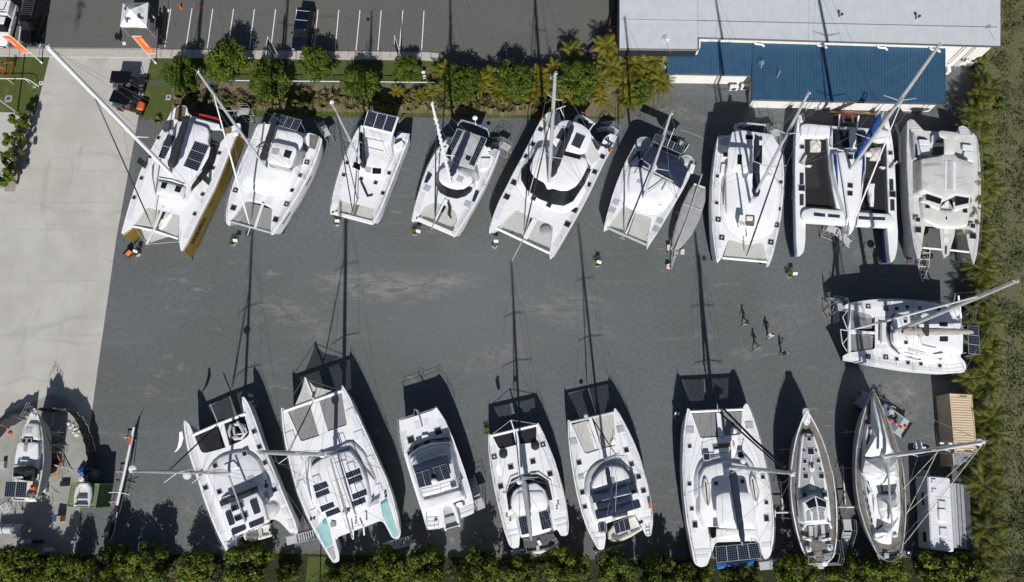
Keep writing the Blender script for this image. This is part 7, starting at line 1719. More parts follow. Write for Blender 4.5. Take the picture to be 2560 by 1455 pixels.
for i in range(4):
    a, b_ = C4[i], C4[(i+1) % 4]; n = (b_-a).cross(A-a).normalized(); u = (b_-a).normalized(); v = n.cross(u); c_ = (a+b_)/2*.62+A*.38; Mx = Matrix((u, v, n)).transposed()
    for (dx, dy, ch) in ((-.62, .18, 'T'), (-.30, .18, 'Y'), (-.62, -.14, 'S')):
        p = c_+u*dx+v*dy+n*.015; mb = MB(); mb.v = [tuple(p+u*sx*.16+v*sy*.16) for sx, sy in ((-1, -1), (1, -1), (1, 1), (-1, 1))]; mb.face((0, 1, 2, 3)); mb.build('logo_tile', 'navysq', e, smooth=0)
        text(ch, .24, 'white2', e, p+n*.006, Mx)
    for k, wd_ in enumerate(('THE', 'YACHT', 'SALES', 'CO')): text(wd_, .21, 'greyp', e, c_+u*.02+v*(.25-k*.17)+n*.012, Mx, align='LEFT')
    text('YACHTSALES', .16, 'navysq', e, (a+b_)/2+Vector((0, 0, -.12))+Vector((u.y, -u.x, 0))*.01, Matrix((u, (0, 0, 1), (u.y, -u.x, 0))).transposed())
q = W(410, 64, .5); e = empty('banner_fence', 'long low black banner panel standing right of the marquee', 'banner', (q.x, q.y, 0))
a, b_ = W(412, 103, 0), W(420, 25, 0); d = b_-a
MB().box(((a.x+b_.x)/2-q.x, (a.y+b_.y)/2-q.y, .6), (d.length, .04, 1.0), atan2(d.y, d.x)).build('panel', 'black', e)
for p in (a, b_): MB().tube([(p.x-q.x, p.y-q.y, 0), (p.x-q.x, p.y-q.y, 1.15)], .03, 5).build('post', 'alu', e); MB().tube([(p.x-q.x, p.y-q.y-.1, .03), (p.x-q.x, p.y-q.y-.1, .1)], .22, 12).build('foot_plate', 'white2', e)
q = W(311, 109, 0); tag(MB().tube([(0, 0, 0), (0, 0, .08)], .22, 14).build('weight_plate', 'white2', loc=q), 'round white weight at the foot of the front left marquee leg', 'weight')
q = W(382, 62, .75); e = empty('folding_table', 'dark table in the shade beside the marquee', 'table', (q.x, q.y, 0)); MB().box((0, 0, .72), (.8, 1.6, .05)).build('table_top', 'dgrey', e)
for sx in (-.3, .3):
    for sy in (-.7, .7): MB().tube([(sx, sy, 0), (sx, sy, .7)], .02, 5).build('leg', 'dgrey', e)
for x, y, l in ((294, 92, 'black folded sign lying on the asphalt left of the marquee'),):
    q = W(x, y, .4); e = empty('sandwich_board', l, 'sign', (q.x, q.y, 0), 1.4)
    for sd in (1, -1): MB().box((0, sd*.14, .45), (.6, .03, .9), rx=sd*.28).build('panel', 'black', e)
for x, y, l in ((453, 20, 'orange traffic cone nearer the marquee'), (504, 18, 'orange traffic cone further from the marquee')):
    q = W(x, y, 0); e = empty('traffic_cone', l, 'traffic cone', (q.x, q.y, 0), 0, 'traffic cones'); MB().box((0, 0, .02), (.36, .36, .04)).build('base', 'orange', e); MB().tube([(0, 0, .03), (0, 0, .65)], [.15, .035], 12).build('cone_body', 'orange', e)


def banner(label, bx, by, h, dx, dy, m_, lo=.37, txt=5, wd=1.0):
    q = W(bx, by, 0); e = empty('banner_pole', label, 'banner', (q.x, q.y, 0)); d = Vector((dx, dy, 0)).normalized()
    MB().tube([(0, 0, 0), (0, 0, h)], [.06, .045], 8).build('pole', 'wpaint', e); MB().tube([(0, 0, 0), (0, 0, .25)], .13, 10).build('foot', 'wpaint', e)
    for z in (h-.05, h*lo): MB().tube([(0, 0, z), tuple(d*wd+Vector((0, 0, z)))], .035, 6).build('arm', 'wpaint', e)
    mb = MB(); a = d*(wd*.5); mb.box((a.x, a.y, h*(lo+1)/2), (wd-.1, .012, h*(1-lo)-.1), atan2(d.y, d.x)); o = mb.build('banner_cloth', m_, e, smooth=0)
    n = Vector((-d.y, d.x, 0))
    for sg in (1, -1):
        mb = MB()
        for k in range(txt*2):
            z = h*.62+k*.16; c_ = d*wd*.72+n*sg*.012; s = .05+.04*((k*7) % 3)/2
            mb.sheet([[tuple(c_-d*s+Vector((0, 0, z))), tuple(c_+d*s+Vector((0, 0, z))), tuple(c_+d*s+Vector((0, 0, z+.11))), tuple(c_-d*s+Vector((0, 0, z+.11)))]])
        mb.build('printed_mark', 'wpaint', o, smooth=0)
    c_ = d*wd*.5; mb = MB(); mb.tube([tuple(c_+d*.3*cos(a)+Vector((0, 0, h*.46+.2*sin(a)))) for a in [k*pi/8 for k in range(17)]], .03, 4); mb.build('printed_ring', 'lgrey', o)


banner('orange banner on white pole in front of the white utility at the left edge', 105, 157, 5.6, -1, 0, 'orangeb')
banner('orange banner on white pole just below the marquee', 390, 158, 5.5, 1, 0, 'orangeb')
banner('dark blue banner on white pole among the verge trees', 707, 158, 5.3, -.1, -1, 'blueb')
banner('black banner on white pole beside the small clipped tree', 1004, 150, 4.9, 0, -1, 'black')


def pot(x, y, sx, sy, label, plant=True, sign=True, yellow=False, szp=.42):
    q = W(x, y, .3)
    e = empty('potted_plant' if plant else 'planter_box', 'spiky plant in a white pot '+label if plant else 'square white box planter without plant '+label, 'potted plant' if plant else 'planter', (q.x, q.y, 0), R.uniform(0, 1.5), 'pots marking the parked boats')
    mb = MB(); mb.prism([(-szp/2, -szp/2), (szp/2, -szp/2), (szp/2, szp/2), (-szp/2, szp/2)], 0, .42, 0, 0, 1); mb.build('pot', ['cream', 'bark'], e)
    if plant:
        mb = MB()
        for k in range(15): frond(mb, Vector((0, 0, .42)), k*2.4, R.uniform(.45, .75), .35, .25, .13, 8, R.uniform(.3, .8))
        mb.build('foliage', 'palm' if yellow else 'leaf', e, smooth=0)
    if sign:
        s = W(sx, sy, 1.0); e = empty('sign_board', 'small white sign board on a post '+label, 'sign', (s.x, s.y, 0), R.uniform(-.4, .1), 'white sign boards in front of the boats')
        MB().tube([(0, .04, 0), (0, .0, .95)], .025, 5).build('post', 'lgrey', e); MB().box((0, 0, 1.0), (.46, .04, .34), rx=-.75).build('board', 'white2', e)
        mb = MB(); mb.box((0, 0.03, 1.03), (.28, .045, .045), rx=-.75); mb.box((0, -.03, .965), (.2, .045, .03), rx=-.75); mb.build('printed_mark', 'dgrey', e)


pot(342, 634, 338, 628, 'under the bowsprit of the gold hulled catamaran')
pot(583, 607, 588, 601, 'below the bows of the second top catamaran')
pot(842, 558, 843, 552, 'below the left bow of the third top catamaran', yellow=True)
pot(1037, 582, 1046, 578, 'below the left bow of the fourth top catamaran', yellow=True)
pot(1237, 614, 1240, 603, 'below the left bow of the biggest catamaran', plant=False)
pot(1494, 661, 1498, 655, 'between the biggest and the navy covered catamaran', yellow=True)
pot(1974, 688, 1988, 684, 'in front of the broad top row catamaran', yellow=True)
pot(1217, 1080, 0, 0, 'at the left bow of the black net catamaran', sign=False, yellow=True)
pot(1692, 1040, 1693, 1034, 'at the left bow of the solar stern catamaran', plant=False)
q = W(318, 630, .5); e = empty('sandwich_board', 'black and orange sandwich board beside the pot under the gold hulled catamaran', 'sign', (q.x, q.y, 0), .9)
for sd in (1, -1): MB().box((0, sd*.2, .5), (.75, .03, 1.0), rx=sd*.38).build('panel', 'black', e)
MB().box((0, -.23, .52), (.6, .02, .5), rx=-.38).build('poster', 'orangeb', e)

# ------------------------------------------------------------------ stairs
for lo, tp, z, l, r_ in (((588, 296), (612, 278), 1.9, 'grey boarding stair between the gold hulled and second catamaran', (1, -1)), ((800, 305), (814, 330), 1.9, 'boarding stair at the right stern of the second top catamaran', (1,)),
                         ((1225, 362), (1264, 366), 2.0, 'wheeled boarding stair at the right stern of the fourth top catamaran', (1, -1)), ((1494, 324), (1534, 326), 2.0, 'wheeled boarding stair at the right stern of the biggest catamaran', (1, -1)),
                         ((1930, 352), (1936, 332), 2.2, 'boarding stair with curved rail behind the broad top row catamaran', (1,)), ((2126, 612), (2080, 572), 1.9, 'aluminium boarding stair under the front beam of the trimaran', (1,)),
                         ((2078, 768), (2102, 764), 2.2, 'boarding stair in shadow at the left bow of the right hand catamaran', (1, -1)), ((2412, 760), (2437, 793), 2.2, 'boarding stair at the stern of the right hand catamaran by the palms', (1,)),
                         ((1176, 1192), (1199, 1260), 2.0, 'boarding stair on the right side of the power catamaran', (1, -1)), ((788, 1335), (729, 1350), 2.0, 'boarding stair at the left stern of the aqua decked catamaran', (1,)),
                         ((1034, 1348), (972, 1366), 2.0, 'boarding stair at the right stern of the aqua decked catamaran', (1,)), ((1342, 1378), (1292, 1386), 1.6, 'boarding stair behind the catamaran with round black covers', (1,)),
                         ((1556, 1372), (1503, 1388), 1.6, 'boarding stair behind the navy canvas catamaran', (1,)), ((2102, 1390), (2119, 1312), 2.3, 'tall boarding stair between the two bottom monohulls', (1,)), ((1948, 1404), (1912, 1414), 1.8, 'boarding stair behind the solar stern catamaran', (1,)),
                         ((28, 1240), (12, 1270), 1.8, 'dark steel stair at the stern of the worn monohull', (1, -1))):
    stair(lo, tp, z, l, rails=r_)

# ------------------------------------------------------------------ containers, caravan


def container(label, corners, zt, Lx, m_top, m_side, ribs_side='x', doors=None):
    P = [W(x, y, zt) for x, y in corners]; c_ = sum(P, Vector())/4; u = (P[1]-P[0]); ang = atan2(u.y, u.x)
    lx, ly = (P[1]-P[0]).length, (P[3]-P[0]).length
    e = empty('shipping_container', label, 'shipping container', (c_.x, c_.y, 0), ang)
    MB().box((0, 0, zt/2-.02), (lx-.1, ly-.1, zt-.1)).build('wall', m_side, e)
    for sx in (-1, 1):
        mb = MB(); n = int(ly/.27)
        for k in range(n): mb.box((sx*(lx/2-.045), -ly/2+.2+(ly-.4)*(k+.5)/n, zt/2), (.06, .13, zt-.3))
        mb.build('side_corrugation', m_side, e, smooth=0)
    mb = MB(); n = int(ly/.26)
    for k in range(n): mb.box((0, -ly/2+.3+(ly-.6)*(k+.5)/n, zt-.045), (lx-.3, .13, .045), ch=.015)
    mb.box((0, 0, zt-.075), (lx-.04, ly-.04, .03)); mb.build('roof', m_top, e, smooth=0)
    mb = MB()
    for sx in (-1, 1):
        mb.box((sx*(lx/2-.04), 0, zt-.03), (.08, ly, .08))
        for sy in (-1, 1): mb.box((sx*(lx/2-.05), sy*(ly/2-.05), zt/2), (.1, .1, zt)); mb.box((sx*(lx/2-.08), sy*(ly/2-.08), zt-.03), (.17, .17, .1))
    for sy in (-1, 1): mb.box((0, sy*(ly/2-.04), zt-.03), (lx, .08, .08))
    mb.build('frame', m_top, e, smooth=0); return e


e = container('sand coloured shipping container beside the palms', [(2381, 1131), (2438, 1134), (2436, 988), (2378, 984)], 2.6, 2.44, 'tan', 'tan')
MB().box((-1.15, -3.5, 1.3), (.08, 1.15, 2.3)).build('door', 'tan', e)
mb = MB(); mb.box((.25, 2.62, 2.605), (.7, .07, .008)); mb.box((.25, -2.62, 2.605), (.7, .07, .008)); mb.build('printed_mark', 'bark', e)
q = W(2408, 1148, 2.0); e = empty('tarpaulin', 'grey tarpaulin lean-to hung on the lower end of the sand container', 'tarpaulin', (q.x, q.y, 0))
sv = type('o', (), {})(); mb = MB(); n = 10; A, B_ = [], []
for k in range(n+1):
    u = k/n; a, b_ = W(2382+u*54, 1133, 2.55), W(2384+u*50, 1160+4*sin(u*6), 1.7); A.append((a.x-q.x, a.y-q.y, 2.5+.05*sin(u*9))); B_.append((b_.x-q.x, b_.y-q.y, 1.65+.12*sin(u*7)))
mb.strip(A, [tuple((Vector(a)+Vector(b_))/2+Vector((0, 0, -.18+.12*sin(i*1.7)))) for i, (a, b_) in enumerate(zip(A, B_))], 0, .01); mb.strip([tuple((Vector(a)+Vector(b_))/2+Vector((0, 0, -.18+.12*sin(i*1.7)))) for i, (a, b_) in enumerate(zip(A, B_))], B_, 0, .01)
mb.build('cloth', 'gtarp', e, smooth=20)
for sx in (-.95, .95): MB().tube([(sx, -.5, 1.65), (sx, -.6, 0)], .03, 5).build('pole', 'alu', e)
ge = container('green short shipping container with a dinghy on its roof', [(169, 1267), (241, 1270), (246, 1209), (176, 1206)], 2.6, 2.4, 'green', 'dgreen')
rib(F0, 'weathered grey inflatable dinghy sitting on the green container', (212, 1204), (204, 1266), 2.62, 1.75, 'rib', 'cream', False)

P = [W(x, y, 2.75) for x, y in ((2323, 1375), (2381, 1380), (2380, 1193), (2324.5, 1190))]; c_ = sum(P, Vector())/4; lx, ly = (P[1]-P[0]).length, (P[3]-P[0]).length
e = empty('caravan', 'white caravan with striped grey awning parked by the palms', 'caravan', (c_.x, c_.y, 0), atan2(P[1].y-P[0].y, P[1].x-P[0].x)); X, Y = lx/2, ly/2
MB().prism(fillet([(-X, -Y), (X, -Y), (X, Y), (-X, Y)], .25, 4), .45, 2.75, .1).build('body', 'white2', e)
for y, x, sx, sy, h in ((Y-.45, -.55, .42, .42, .08), (Y-1.35, -.55, .42, .42, .08), (Y-2.55, .1, .72, .72, .1), (-Y+1.75, .1, .72, .72, .1)):
    mb = MB(); mb.box((x, y, 2.76+h/2), (sx, sy, h), ch=.03); mb.box((x, y, 2.77+h), (sx-.16, sy-.16, .03), 0, 1); mb.build('roof_hatch', ['lgrey', 'white2'], e)
MB().prism(fillet([(-.3, -.75), (.45, -.75), (.45, .45), (-.3, .45)], .2), 2.75, 2.98, .06).build('roof_air_conditioner', 'white', e)
for k in range(5): MB().box((0, -Y+1.0+k*1.3, 2.752), (lx-.3, .02, .006)).build('roof_seam', 'taupe', e)
MB().box((-X-.003, -Y+1.1, 1.7), (.03, .9, .6)).build('window', 'glass', e); MB().box((-X-.003, 1.2, 1.7), (.03, 1.2, .5)).build('window', 'glass', e); MB().box((-.3, Y+.35, .7), (.9, .5, .5), ch=.04).build('front_box', 'lgrey', e)
for sy in (-.4, .5): 
    for sx in (-1, 1): MB().tube([(sx*(X-.25), sy, .33), (sx*(X-.02), sy, .33)], .33, 12).build('wheel', 'tyre', e)
mb = MB(); mb.tube([(-.6, Y, .45), (0, Y+1.2, .45), (.6, Y, .45)], .05, 5); mb.build('drawbar', 'dgrey', e)
mb = MB(); y0, y1 = -Y+.35, Y-.5; xs = [X+.03, X+.12, X+.35, X+.45, X+.62, X+.72, X+1.0, X+1.1, X+1.4, X+1.95, X+2.0]
for i in range(len(xs)-1):
    za, zb2 = 2.6-(xs[i]-X)*.16, 2.6-(xs[i+1]-X)*.16
    mb.strip([(xs[i], y0, za), (xs[i], y1, za)], [(xs[i+1], y0, zb2), (xs[i+1], y1, zb2)], (0, 1, 0, 1, 2, 0, 2, 0, 2, 3)[i], .012)
mb.build('awning', ['grey', 'lgrey', 'dgrey', 'dgrey'], e, smooth=0)
for y in (y0, y1): MB().tube([(X+1.98, y, 2.28), (X+.02, y, 1.2)], .03, 5).build('awning_arm', 'wpaint', e)

# ------------------------------------------------------------------ covered skiff on trailer, other trailers, the mast on the ground
b = Boat('covered_sailboat', 'narrow racing boat under a grey cover with its mast on top, on a trailer', 'sailboat', (1490, 280, 3.638), 1.5, (735, 1240), (945, 665))
b.hullform([(900, 648), (995, 685), (990, 800), (945, 950), (872, 1100), (770, 1225), (735, 1240), (703, 1235), (706, 1140), (740, 1000), (790, 850), (850, 720)], hm='lgrey', af='lgrey', wl=.8, bot=.5, zd=1.35)
b.roof('cover', [(900, 648), (995, 685), (990, 800), (945, 950), (872, 1100), (770, 1225), (735, 1240), (703, 1235), (706, 1140), (740, 1000), (790, 850), (850, 720)], .22, z=1.33, r=.2, m_='grey', slope=.03, crown=.14)
b.tube('mast', [(965, 565, 1.85), (925, 680, 1.82), (820, 1000, 1.82), (725, 1230, 1.8), (690, 1405, 1.7)], .07, 'alu'); b.band('lashing', [(795, 832), (870, 860), (955, 890)], 1.72, [(793, 837), (868, 866), (953, 896)], 1.72, 'cream'); b.flat('transom_edge', [(893, 648), (996, 684), (990, 695), (888, 660)], 1.58, 'white2')
b.box('timber_pad', [(925, 685), (950, 690), (945, 722), (920, 718)], .08, 1.7, 'plank'); b.box('timber_pad', [(712, 1255), (755, 1275), (748, 1300), (708, 1285)], .1, .9, 'plank')
b.tubes('trailer_frame', [[(700, 1200, .5), (690, 1330, .5), (682, 1430, .5)], [(760, 1230, .5), (720, 1320, .5), (684, 1430, .5)], [(690, 1180, .5), (980, 700, .5)], [(700, 1100, .5), (880, 760, .5)], [(725, 900, .5), (880, 1110, .5)], [(690, 1330, .5), (730, 1310, .5)]], .05, 'steel')
for x, y in ((735, 960), (880, 1080)):
    q = b.p(x, y, .3); b.part(MB().tube([q+Vector((0, -.1, 0)), q+Vector((0, .1, 0))], .3, 12), 'wheel', 'tyre')
for pts in ([(645, 1210), (680, 1205), (690, 1250), (650, 1262)], [(775, 1245), (808, 1248), (800, 1300), (765, 1290)], [(645, 1385), (675, 1378), (672, 1430), (640, 1425)]): b.flat('mudguard', pts, .55, 'cream')
b.tube('jockey_wheel', [(680, 1420, .9), (684, 1428, .1)], .08, 'orange')
q = W(2305, 660, .4); e = empty('boat_trailer', 'empty steel boat trailer with narrow drawbar below the weathered catamaran', 'trailer', (q.x, q.y, 0))
mb = MB(); L2 = lambda x, y, z=.45: tuple(W(x, y, z)-Vector((q.x, q.y, 0)))
for pts in ([(2303, 628), (2296, 665), (2306, 706)], [(2325, 628), (2322, 665), (2306, 706)], [(2298, 648), (2324, 648)], [(2297, 665), (2322, 668)], [(2302, 632), (2325, 632)], [(2304, 620), (2303, 628)], [(2324, 618), (2325, 630)]): mb.tube([L2(*p) for p in pts], .05, 5)
mb.build('frame', 'cream', e); MB().tube([L2(2306, 704, .6), L2(2306, 707, .05)], .05, 6).build('jockey_wheel', 'dgrey', e)
for x in (2298, 2327): a = Vector(L2(x, 640, .32)); MB().tube([a-Vector((.1, 0, 0)), a+Vector((.1, 0, 0))], .32, 12).build('wheel', 'tyre', e)
q = W(2267, 660, 0); tag(MB().tube([(0, 0, 0), (.25, .15, .5)], .05, 6).build('marker_post', 'orange', loc=q), 'orange and white marker rod leaning at the left bow of the weathered catamaran', 'marker')

q = W(305, 1215, .8); e = empty('laid_down_mast', 'long white mast laid on trestles across the gravel with spreaders attached', 'mast', (q.x, q.y, 0)); L3 = lambda x, y, z=.9: tuple(W(x, y, z)-Vector((q.x, q.y, 0)))
MB().tube([L3(347, 1042), L3(336, 1067), L3(326, 1104)], [.02, .05, .13], 6).build('mast_tip', 'dgrey', e)
MB().tube([L3(335, 1068), L3(314, 1170), L3(292.5, 1264)], [.11, .13, .13], 9).build('spar', 'wpaint', e); MB().tube([L3(327, 1092, 1.0), L3(323, 1112, 1.0)], .14, 7).build('orange_wrap', 'orange', e)
MB().tube([L3(292, 1264), L3(284, 1310), L3(267, 1370)], [.17, .24, .1], 8).build('wrapped_section', 'blackc', e); MB().tube([L3(293, 1280, 1.15), L3(285, 1330, 1.15), L3(268, 1365, 1.1)], .05, 6).build('pole', 'lgrey', e)
mb = MB(); mb.tube([L3(272, 1231, 1.0), L3(300, 1231, 1.0), L3(324, 1237, 1.0)], .04, 6); mb.build('spreader', 'wpaint', e); mb = MB(); mb.tube([L3(289, 1200, .95), L3(310, 1212, .4), L3(333, 1222, .95)], .035, 5); mb.build('spreader', 'dgrey', e)
mb = MB(); mb.tube([L3(330, 1110, .98), L3(320, 1190, .98), L3(302, 1270, .98), L3(280, 1340, .8)], .04, 5); mb.build('stay_bundle', 'dgrey', e)
for k in range(9): a = Vector(L3(325-k*4, 1130+k*17, .95)); MB().tube([a, a+Vector((-.3, .1, 0)), a+Vector((-.3, -.1, 0)), a], .02, 4).build('mast_step', 'alu', e)
for x, y in ((330, 1095), (312, 1180), (295, 1255), (275, 1340)):
    p = W(x, y, 0); mb = MB(); mb.box((0, 0, .72), (1.0, .1, .1)); [mb.tube([(sx*.4, 0, .7), (sx*.45, sy*.3, 0)], .03, 4) for sx in (-1, 1) for sy in (-1, 1)]
    tag(mb.build('trestle', 'plank', loc=p), 'timber trestle under the laid down mast', 'trestle', 'trestles under the laid down mast')

# ------------------------------------------------------------------ shade cloth fence, work area
def clothfence(label, pts, h, lean=0.):
    P = [W(x, y, 0) for x, y in pts]; q = P[0]; e = empty('shade_cloth_fence', label, 'fence', (q.x, q.y, 0), 0, 'shade cloth fences'); A, B_ = [], []
    for i in range(len(P)-1):
        for k in range(6):
            p = P[i].lerp(P[i+1], k/6)-q; w_ = .08*sin(i*3+k*1.9); A.append((p.x+w_*.4, p.y+w_, .05)); B_.append((p.x+w_*1.2, p.y-w_+lean, h-.12*sin(k*pi/6)))
    p = P[-1]-q; A.append((p.x, p.y, .05)); B_.append((p.x, p.y+lean, h)); MB().strip(A, B_, 0, .01).build('cloth', 'shade', e, smooth=30)
    for p in P: p = p-q; MB().tube([(p.x, p.y, 0), (p.x, p.y+lean, h+.08)], .03, 6).build('post', 'steel', e)


clothfence('black shade cloth fence curving round the right side of the worn monohull', [(190, 1030), (213, 1052), (229, 1090), (240, 1130), (246, 1175)], 1.9, .1)
clothfence('black shade cloth fence in front of the worn monohull bow', [(112, 1030), (160, 1030), (190, 1032)], 1.9, .25)
clothfence('black shade cloth fence to the left of the worn monohull', [(-70, 1150), (-20, 1120), (22, 1070), (60, 1050), (90, 1040)], 1.9, .3)


def lump(name, label, cat, x, y, sx, sy, sz, m_, seed, group=None, z=0.):
    q = W(x, y, z+sz*.5); rr = random.Random(seed); mb = MB(); n = 12; rg = []
    for k, (f, zz) in enumerate(((1, 0), (1.02, .3), (.85, .7), (.5, .95), (.1, 1.))):
        rg.append([(sx/2*f*cos(2*pi*i/n)*(1+.16*sin(i*2.3+seed+k)), sy/2*f*sin(2*pi*i/n)*(1+.16*sin(i*1.7+seed*2)), zz*sz*(1+.15*sin(i*2.9+k))) for i in range(n)])
    return tag(mb.rings(rg).build(name, m_, smooth=25, loc=(q.x, q.y, z)), label, cat, group)


lump('tarpaulin', 'bright blue tarpaulin heap by the end of the black fence', 'tarpaulin', 208, 1175, 1.2, 1.0, .6, 'blue', 3); lump('tarpaulin', 'dark grey tarpaulin heap above the green container', 'tarpaulin', 231, 1190, 1.3, 1.2, .8, 'gtarp', 5); lump('rubbish_bag', 'pale sack beside the grey tarpaulin heap', 'sack', 203, 1195, .5, .7, .3, 'bag', 6)
for i, (x, y, s) in enumerate(((171, 1058, .35), (176, 1068, .3), (182, 1062, .3), (186, 1072, .3), (190, 1085, .5), (196, 1078, .3), (183, 1080, .25), (192, 1070, .25))):
    lump('rubbish_bag', 'white sack in the heap along the inside of the black fence', 'sack', x, y, s, s*1.2, s*.6, 'bag', 10+i, 'white sacks inside the black fence')
for i, (x, y, l) in enumerate(((16, 1071, 'small orange bundle on the slab left of the worn monohull'), (24, 1083, 'larger orange bundle on the slab left of the worn monohull'), (125, 1026, 'orange bundle behind the bow of the worn monohull'))): lump('orange_bundle', l, 'bundle', x, y, .45, .35, .2, 'orange', 20+i)
lump('hose_heap', 'heap of dark hoses on the ground right of the worn monohull', 'hose', 143, 1158, .9, .8, .2, 'dgrey', 31); lump('tarpaulin', 'small teal cloth beside the worn monohull', 'cloth', 134, 1143, .3, .4, .15, 'aquad', 33)
q = W(134, 1180, .1); e = empty('pallet', 'timber pallet against the worn monohull', 'pallet', (q.x, q.y, 0), -.1)
for k in range(7): MB().box((-.5+k*.17, 0, .13), (.12, 1.0, .02)).build('top_board', 'plank', e)
for k in (-.45, 0, .45): MB().box((0, k, .06), (1.15, .1, .1)).build('bearer', 'plank', e)
for x, y, w_, d_, h_, m_, l, nm in ((141, 1295, .38, .6, .95, 'blue', 'blue wrapped carton on the slab below the worn monohull', 'carton'), (151, 1296, .38, .55, .95, 'plank', 'brown timber crate beside the blue wrapped carton', 'crate'), (162, 1209, .85, .5, .35, 'black', 'open black plastic box beside the green container', 'plastic_box'),
                                    (121, 1374, .85, .35, .4, 'white2', 'white steel box near the hedge at lower left', 'steel_box'), (62, 1354, 1.4, .35, .45, 'lgrey', 'low white bench near the hedge at lower left', 'bench'), (94, 1354, .9, .3, .4, 'black', 'black box at the end of the low white bench', 'plastic_box'), (8, 1162, .4, .7, .5, 'lgrey', 'pale box at the left edge beside the worn monohull', 'storage_box'),
                                    (112, 1225, .45, .5, .5, 'bag', 'white bucket box by the stern of the worn monohull', 'storage_box'), (118, 1190, .5, .25, .5, 'lgrey', 'grey gas cylinder box right of the worn monohull', 'storage_box'), (133, 1048, .25, 1.3, .08, 'lgrey', 'pale plank leaning right of the worn monohull bow', 'plank')):
    q = W(x, y, h_*.6); mb = MB(); mb.box((0, 0, h_/2), (w_, d_, h_), R.uniform(-.15, .1), ch=.03); mb.box((0, 0, h_+.01), (w_*.9, d_*.15, .02), .0); tag(mb.build(nm, m_, loc=(q.x, q.y, 0)), l, nm.replace('_', ' '))
q = W(22, 1322, .8); e = empty('arched_cover', 'small arched grey canopy on a frame at the lower left edge', 'canopy', (q.x, q.y, 0)); mb = MB()
mb.strip([(-1.4, -.45+.9*k/8, .75+.35*sin(pi*k/8)) for k in range(9)], [(1.4, -.45+.9*k/8, .75+.35*sin(pi*k/8)) for k in range(9)], 0, .02); mb.build('cover', 'lgrey', e)
for x in (-1.4, -.5, .4, 1.4): MB().tube([(x, -.45, 0), (x, -.45, .75)]+[(x, -.45+.9*k/8, .78+.35*sin(pi*k/8)) for k in range(9)]+[(x, .45, 0)], .03, 5).build('hoop', 'dgrey', e)
for i, (x, y, dx, dy) in enumerate(((150, 1092, -.9, .3), (160, 1115, -.9, .1), (172, 1175, -1.2, .5))):
    q = W(x, y, .6); mb = MB(); mb.tube([(0, 0, .03), (dx, dy, 1.2)], .035, 5); mb.tube([(-.3, .3, .03), (dx, dy, 1.2)], .03, 5); mb.tube([(-.3, -.3, .03), (dx, dy, 1.2)], .03, 5); mb.box((0, 0, .03), (.3, .3, .05))
    tag(mb.build('prop_stand', 'steel', loc=(q.x, q.y, 0)), ('upper', 'middle', 'lowest')[i]+' steel prop stand leaning toward the worn monohull', 'prop stand')
mb = MB(); q = W(160, 1240, 0); mb.tube([tuple(W(x, y, .03)-q) for x, y in ((128, 1215), (138, 1228), (146, 1232), (140, 1222), (130, 1236), (133, 1252), (128, 1266), (112, 1250), (100, 1256))], .018, 4); tag(mb.build('hose', 'dgrey', loc=q), 'thin dark hose snaking over the slab below the worn monohull', 'hose')
mb = MB(); q = W(1390, 1340, 0); mb.tube([tuple(W(x, y, .03)-q) for x, y in ((1700, 324), (1720, 330), (1745, 340), (1756, 345), (1758, 355), (1775, 362), (1790, 378))], .025, 4); tag(mb.build('rope', 'rope', loc=q), 'pale rope lying on the gravel right of the navy covered catamaran', 'rope')
mb = MB(); q = W(1077, 1350, 0); mb.tube([tuple(W(x, y, .03)-q) for x, y in ((1077, 1322), (1078, 1372))], .03, 4); tag(mb.build('hose', 'orange', loc=q), 'orange hose running from the power catamaran stern to the hedge', 'hose')

# ------------------------------------------------------------------ fences, posts, lids
q = W(760, 204, 1.3); e = empty('garden_fence', 'black wire fence with white top rail along the garden bed', 'fence', (q.x, q.y, 0)); P = [W(x, 199+(x-360)*.0095, 1.3)-q for x in range(360, 1096, 52)]
MB().tube([(p.x, p.y, 1.3) for p in P if p.x > W(520, 200, 1.3).x-q.x]+[(P[-1].x, P[-1].y, 1.29)], .045, 6).build('top_rail', 'wpaint', e)
for p in P: MB().tube([(p.x, p.y, 0), (p.x, p.y, 1.32)], .03, 5).build('post', 'dgrey', e)
mb = MB()
for k in range(14): mb.tube([(P[0].x, P[0].y, .1+k*.088), (P[-1].x, P[-1].y, .1+k*.088)], .006, 3)
mb.build('wire_mesh', 'dgrey', e)
q = W(40, 198, 1.0); e = empty('handrail', 'white handrail bending down beside the lawn at the left edge', 'handrail', (q.x, q.y, 0)); mb = MB(); mb.tube([(-4, .05, 1.1), (1.1, 0, 1.1), (1.6, -.15, 1.0), (2.1, -.4, .1)], .045, 6); mb.build('rail', 'wpaint', e)
for x in (-3, -1, 1): MB().tube([(x, .02, 0), (x, .02, 1.1)], .035, 5).build('post', 'wpaint', e)
for (x, y, h), l in (((38, 168, 1.3), 'short red post on the lawn nearer the path'), ((32, 188, 2.2), 'tall red post with crossbar on the lawn'), ((14, 188, 1.9), 'red post at the left edge of the lawn')):
    q = W(x, y, 0); e = empty('red_post', l, 'post', (q.x, q.y, 0)); MB().tube([(0, 0, 0), (0, 0, h)], .06, 7).build('post', 'red', e); MB().tube([(-.7, 0, h*.72), (.3, 0, h*.72)], .04, 6).build('crossbar', 'orange', e)
q = W(44, 282, 0); e = empty('lamp_post', 'grey steel lamp post leaning out of the left edge beside the young trees', 'lamp post', (q.x, q.y, 0)); MB().tube([(0, 0, 0), (0, 0, 7)], [.09, .06], 8).build('pole', 'alu', e); MB().box((-.5, 0, 7.05), (.9, .25, .1)).build('lamp_head', 'lgrey', e)
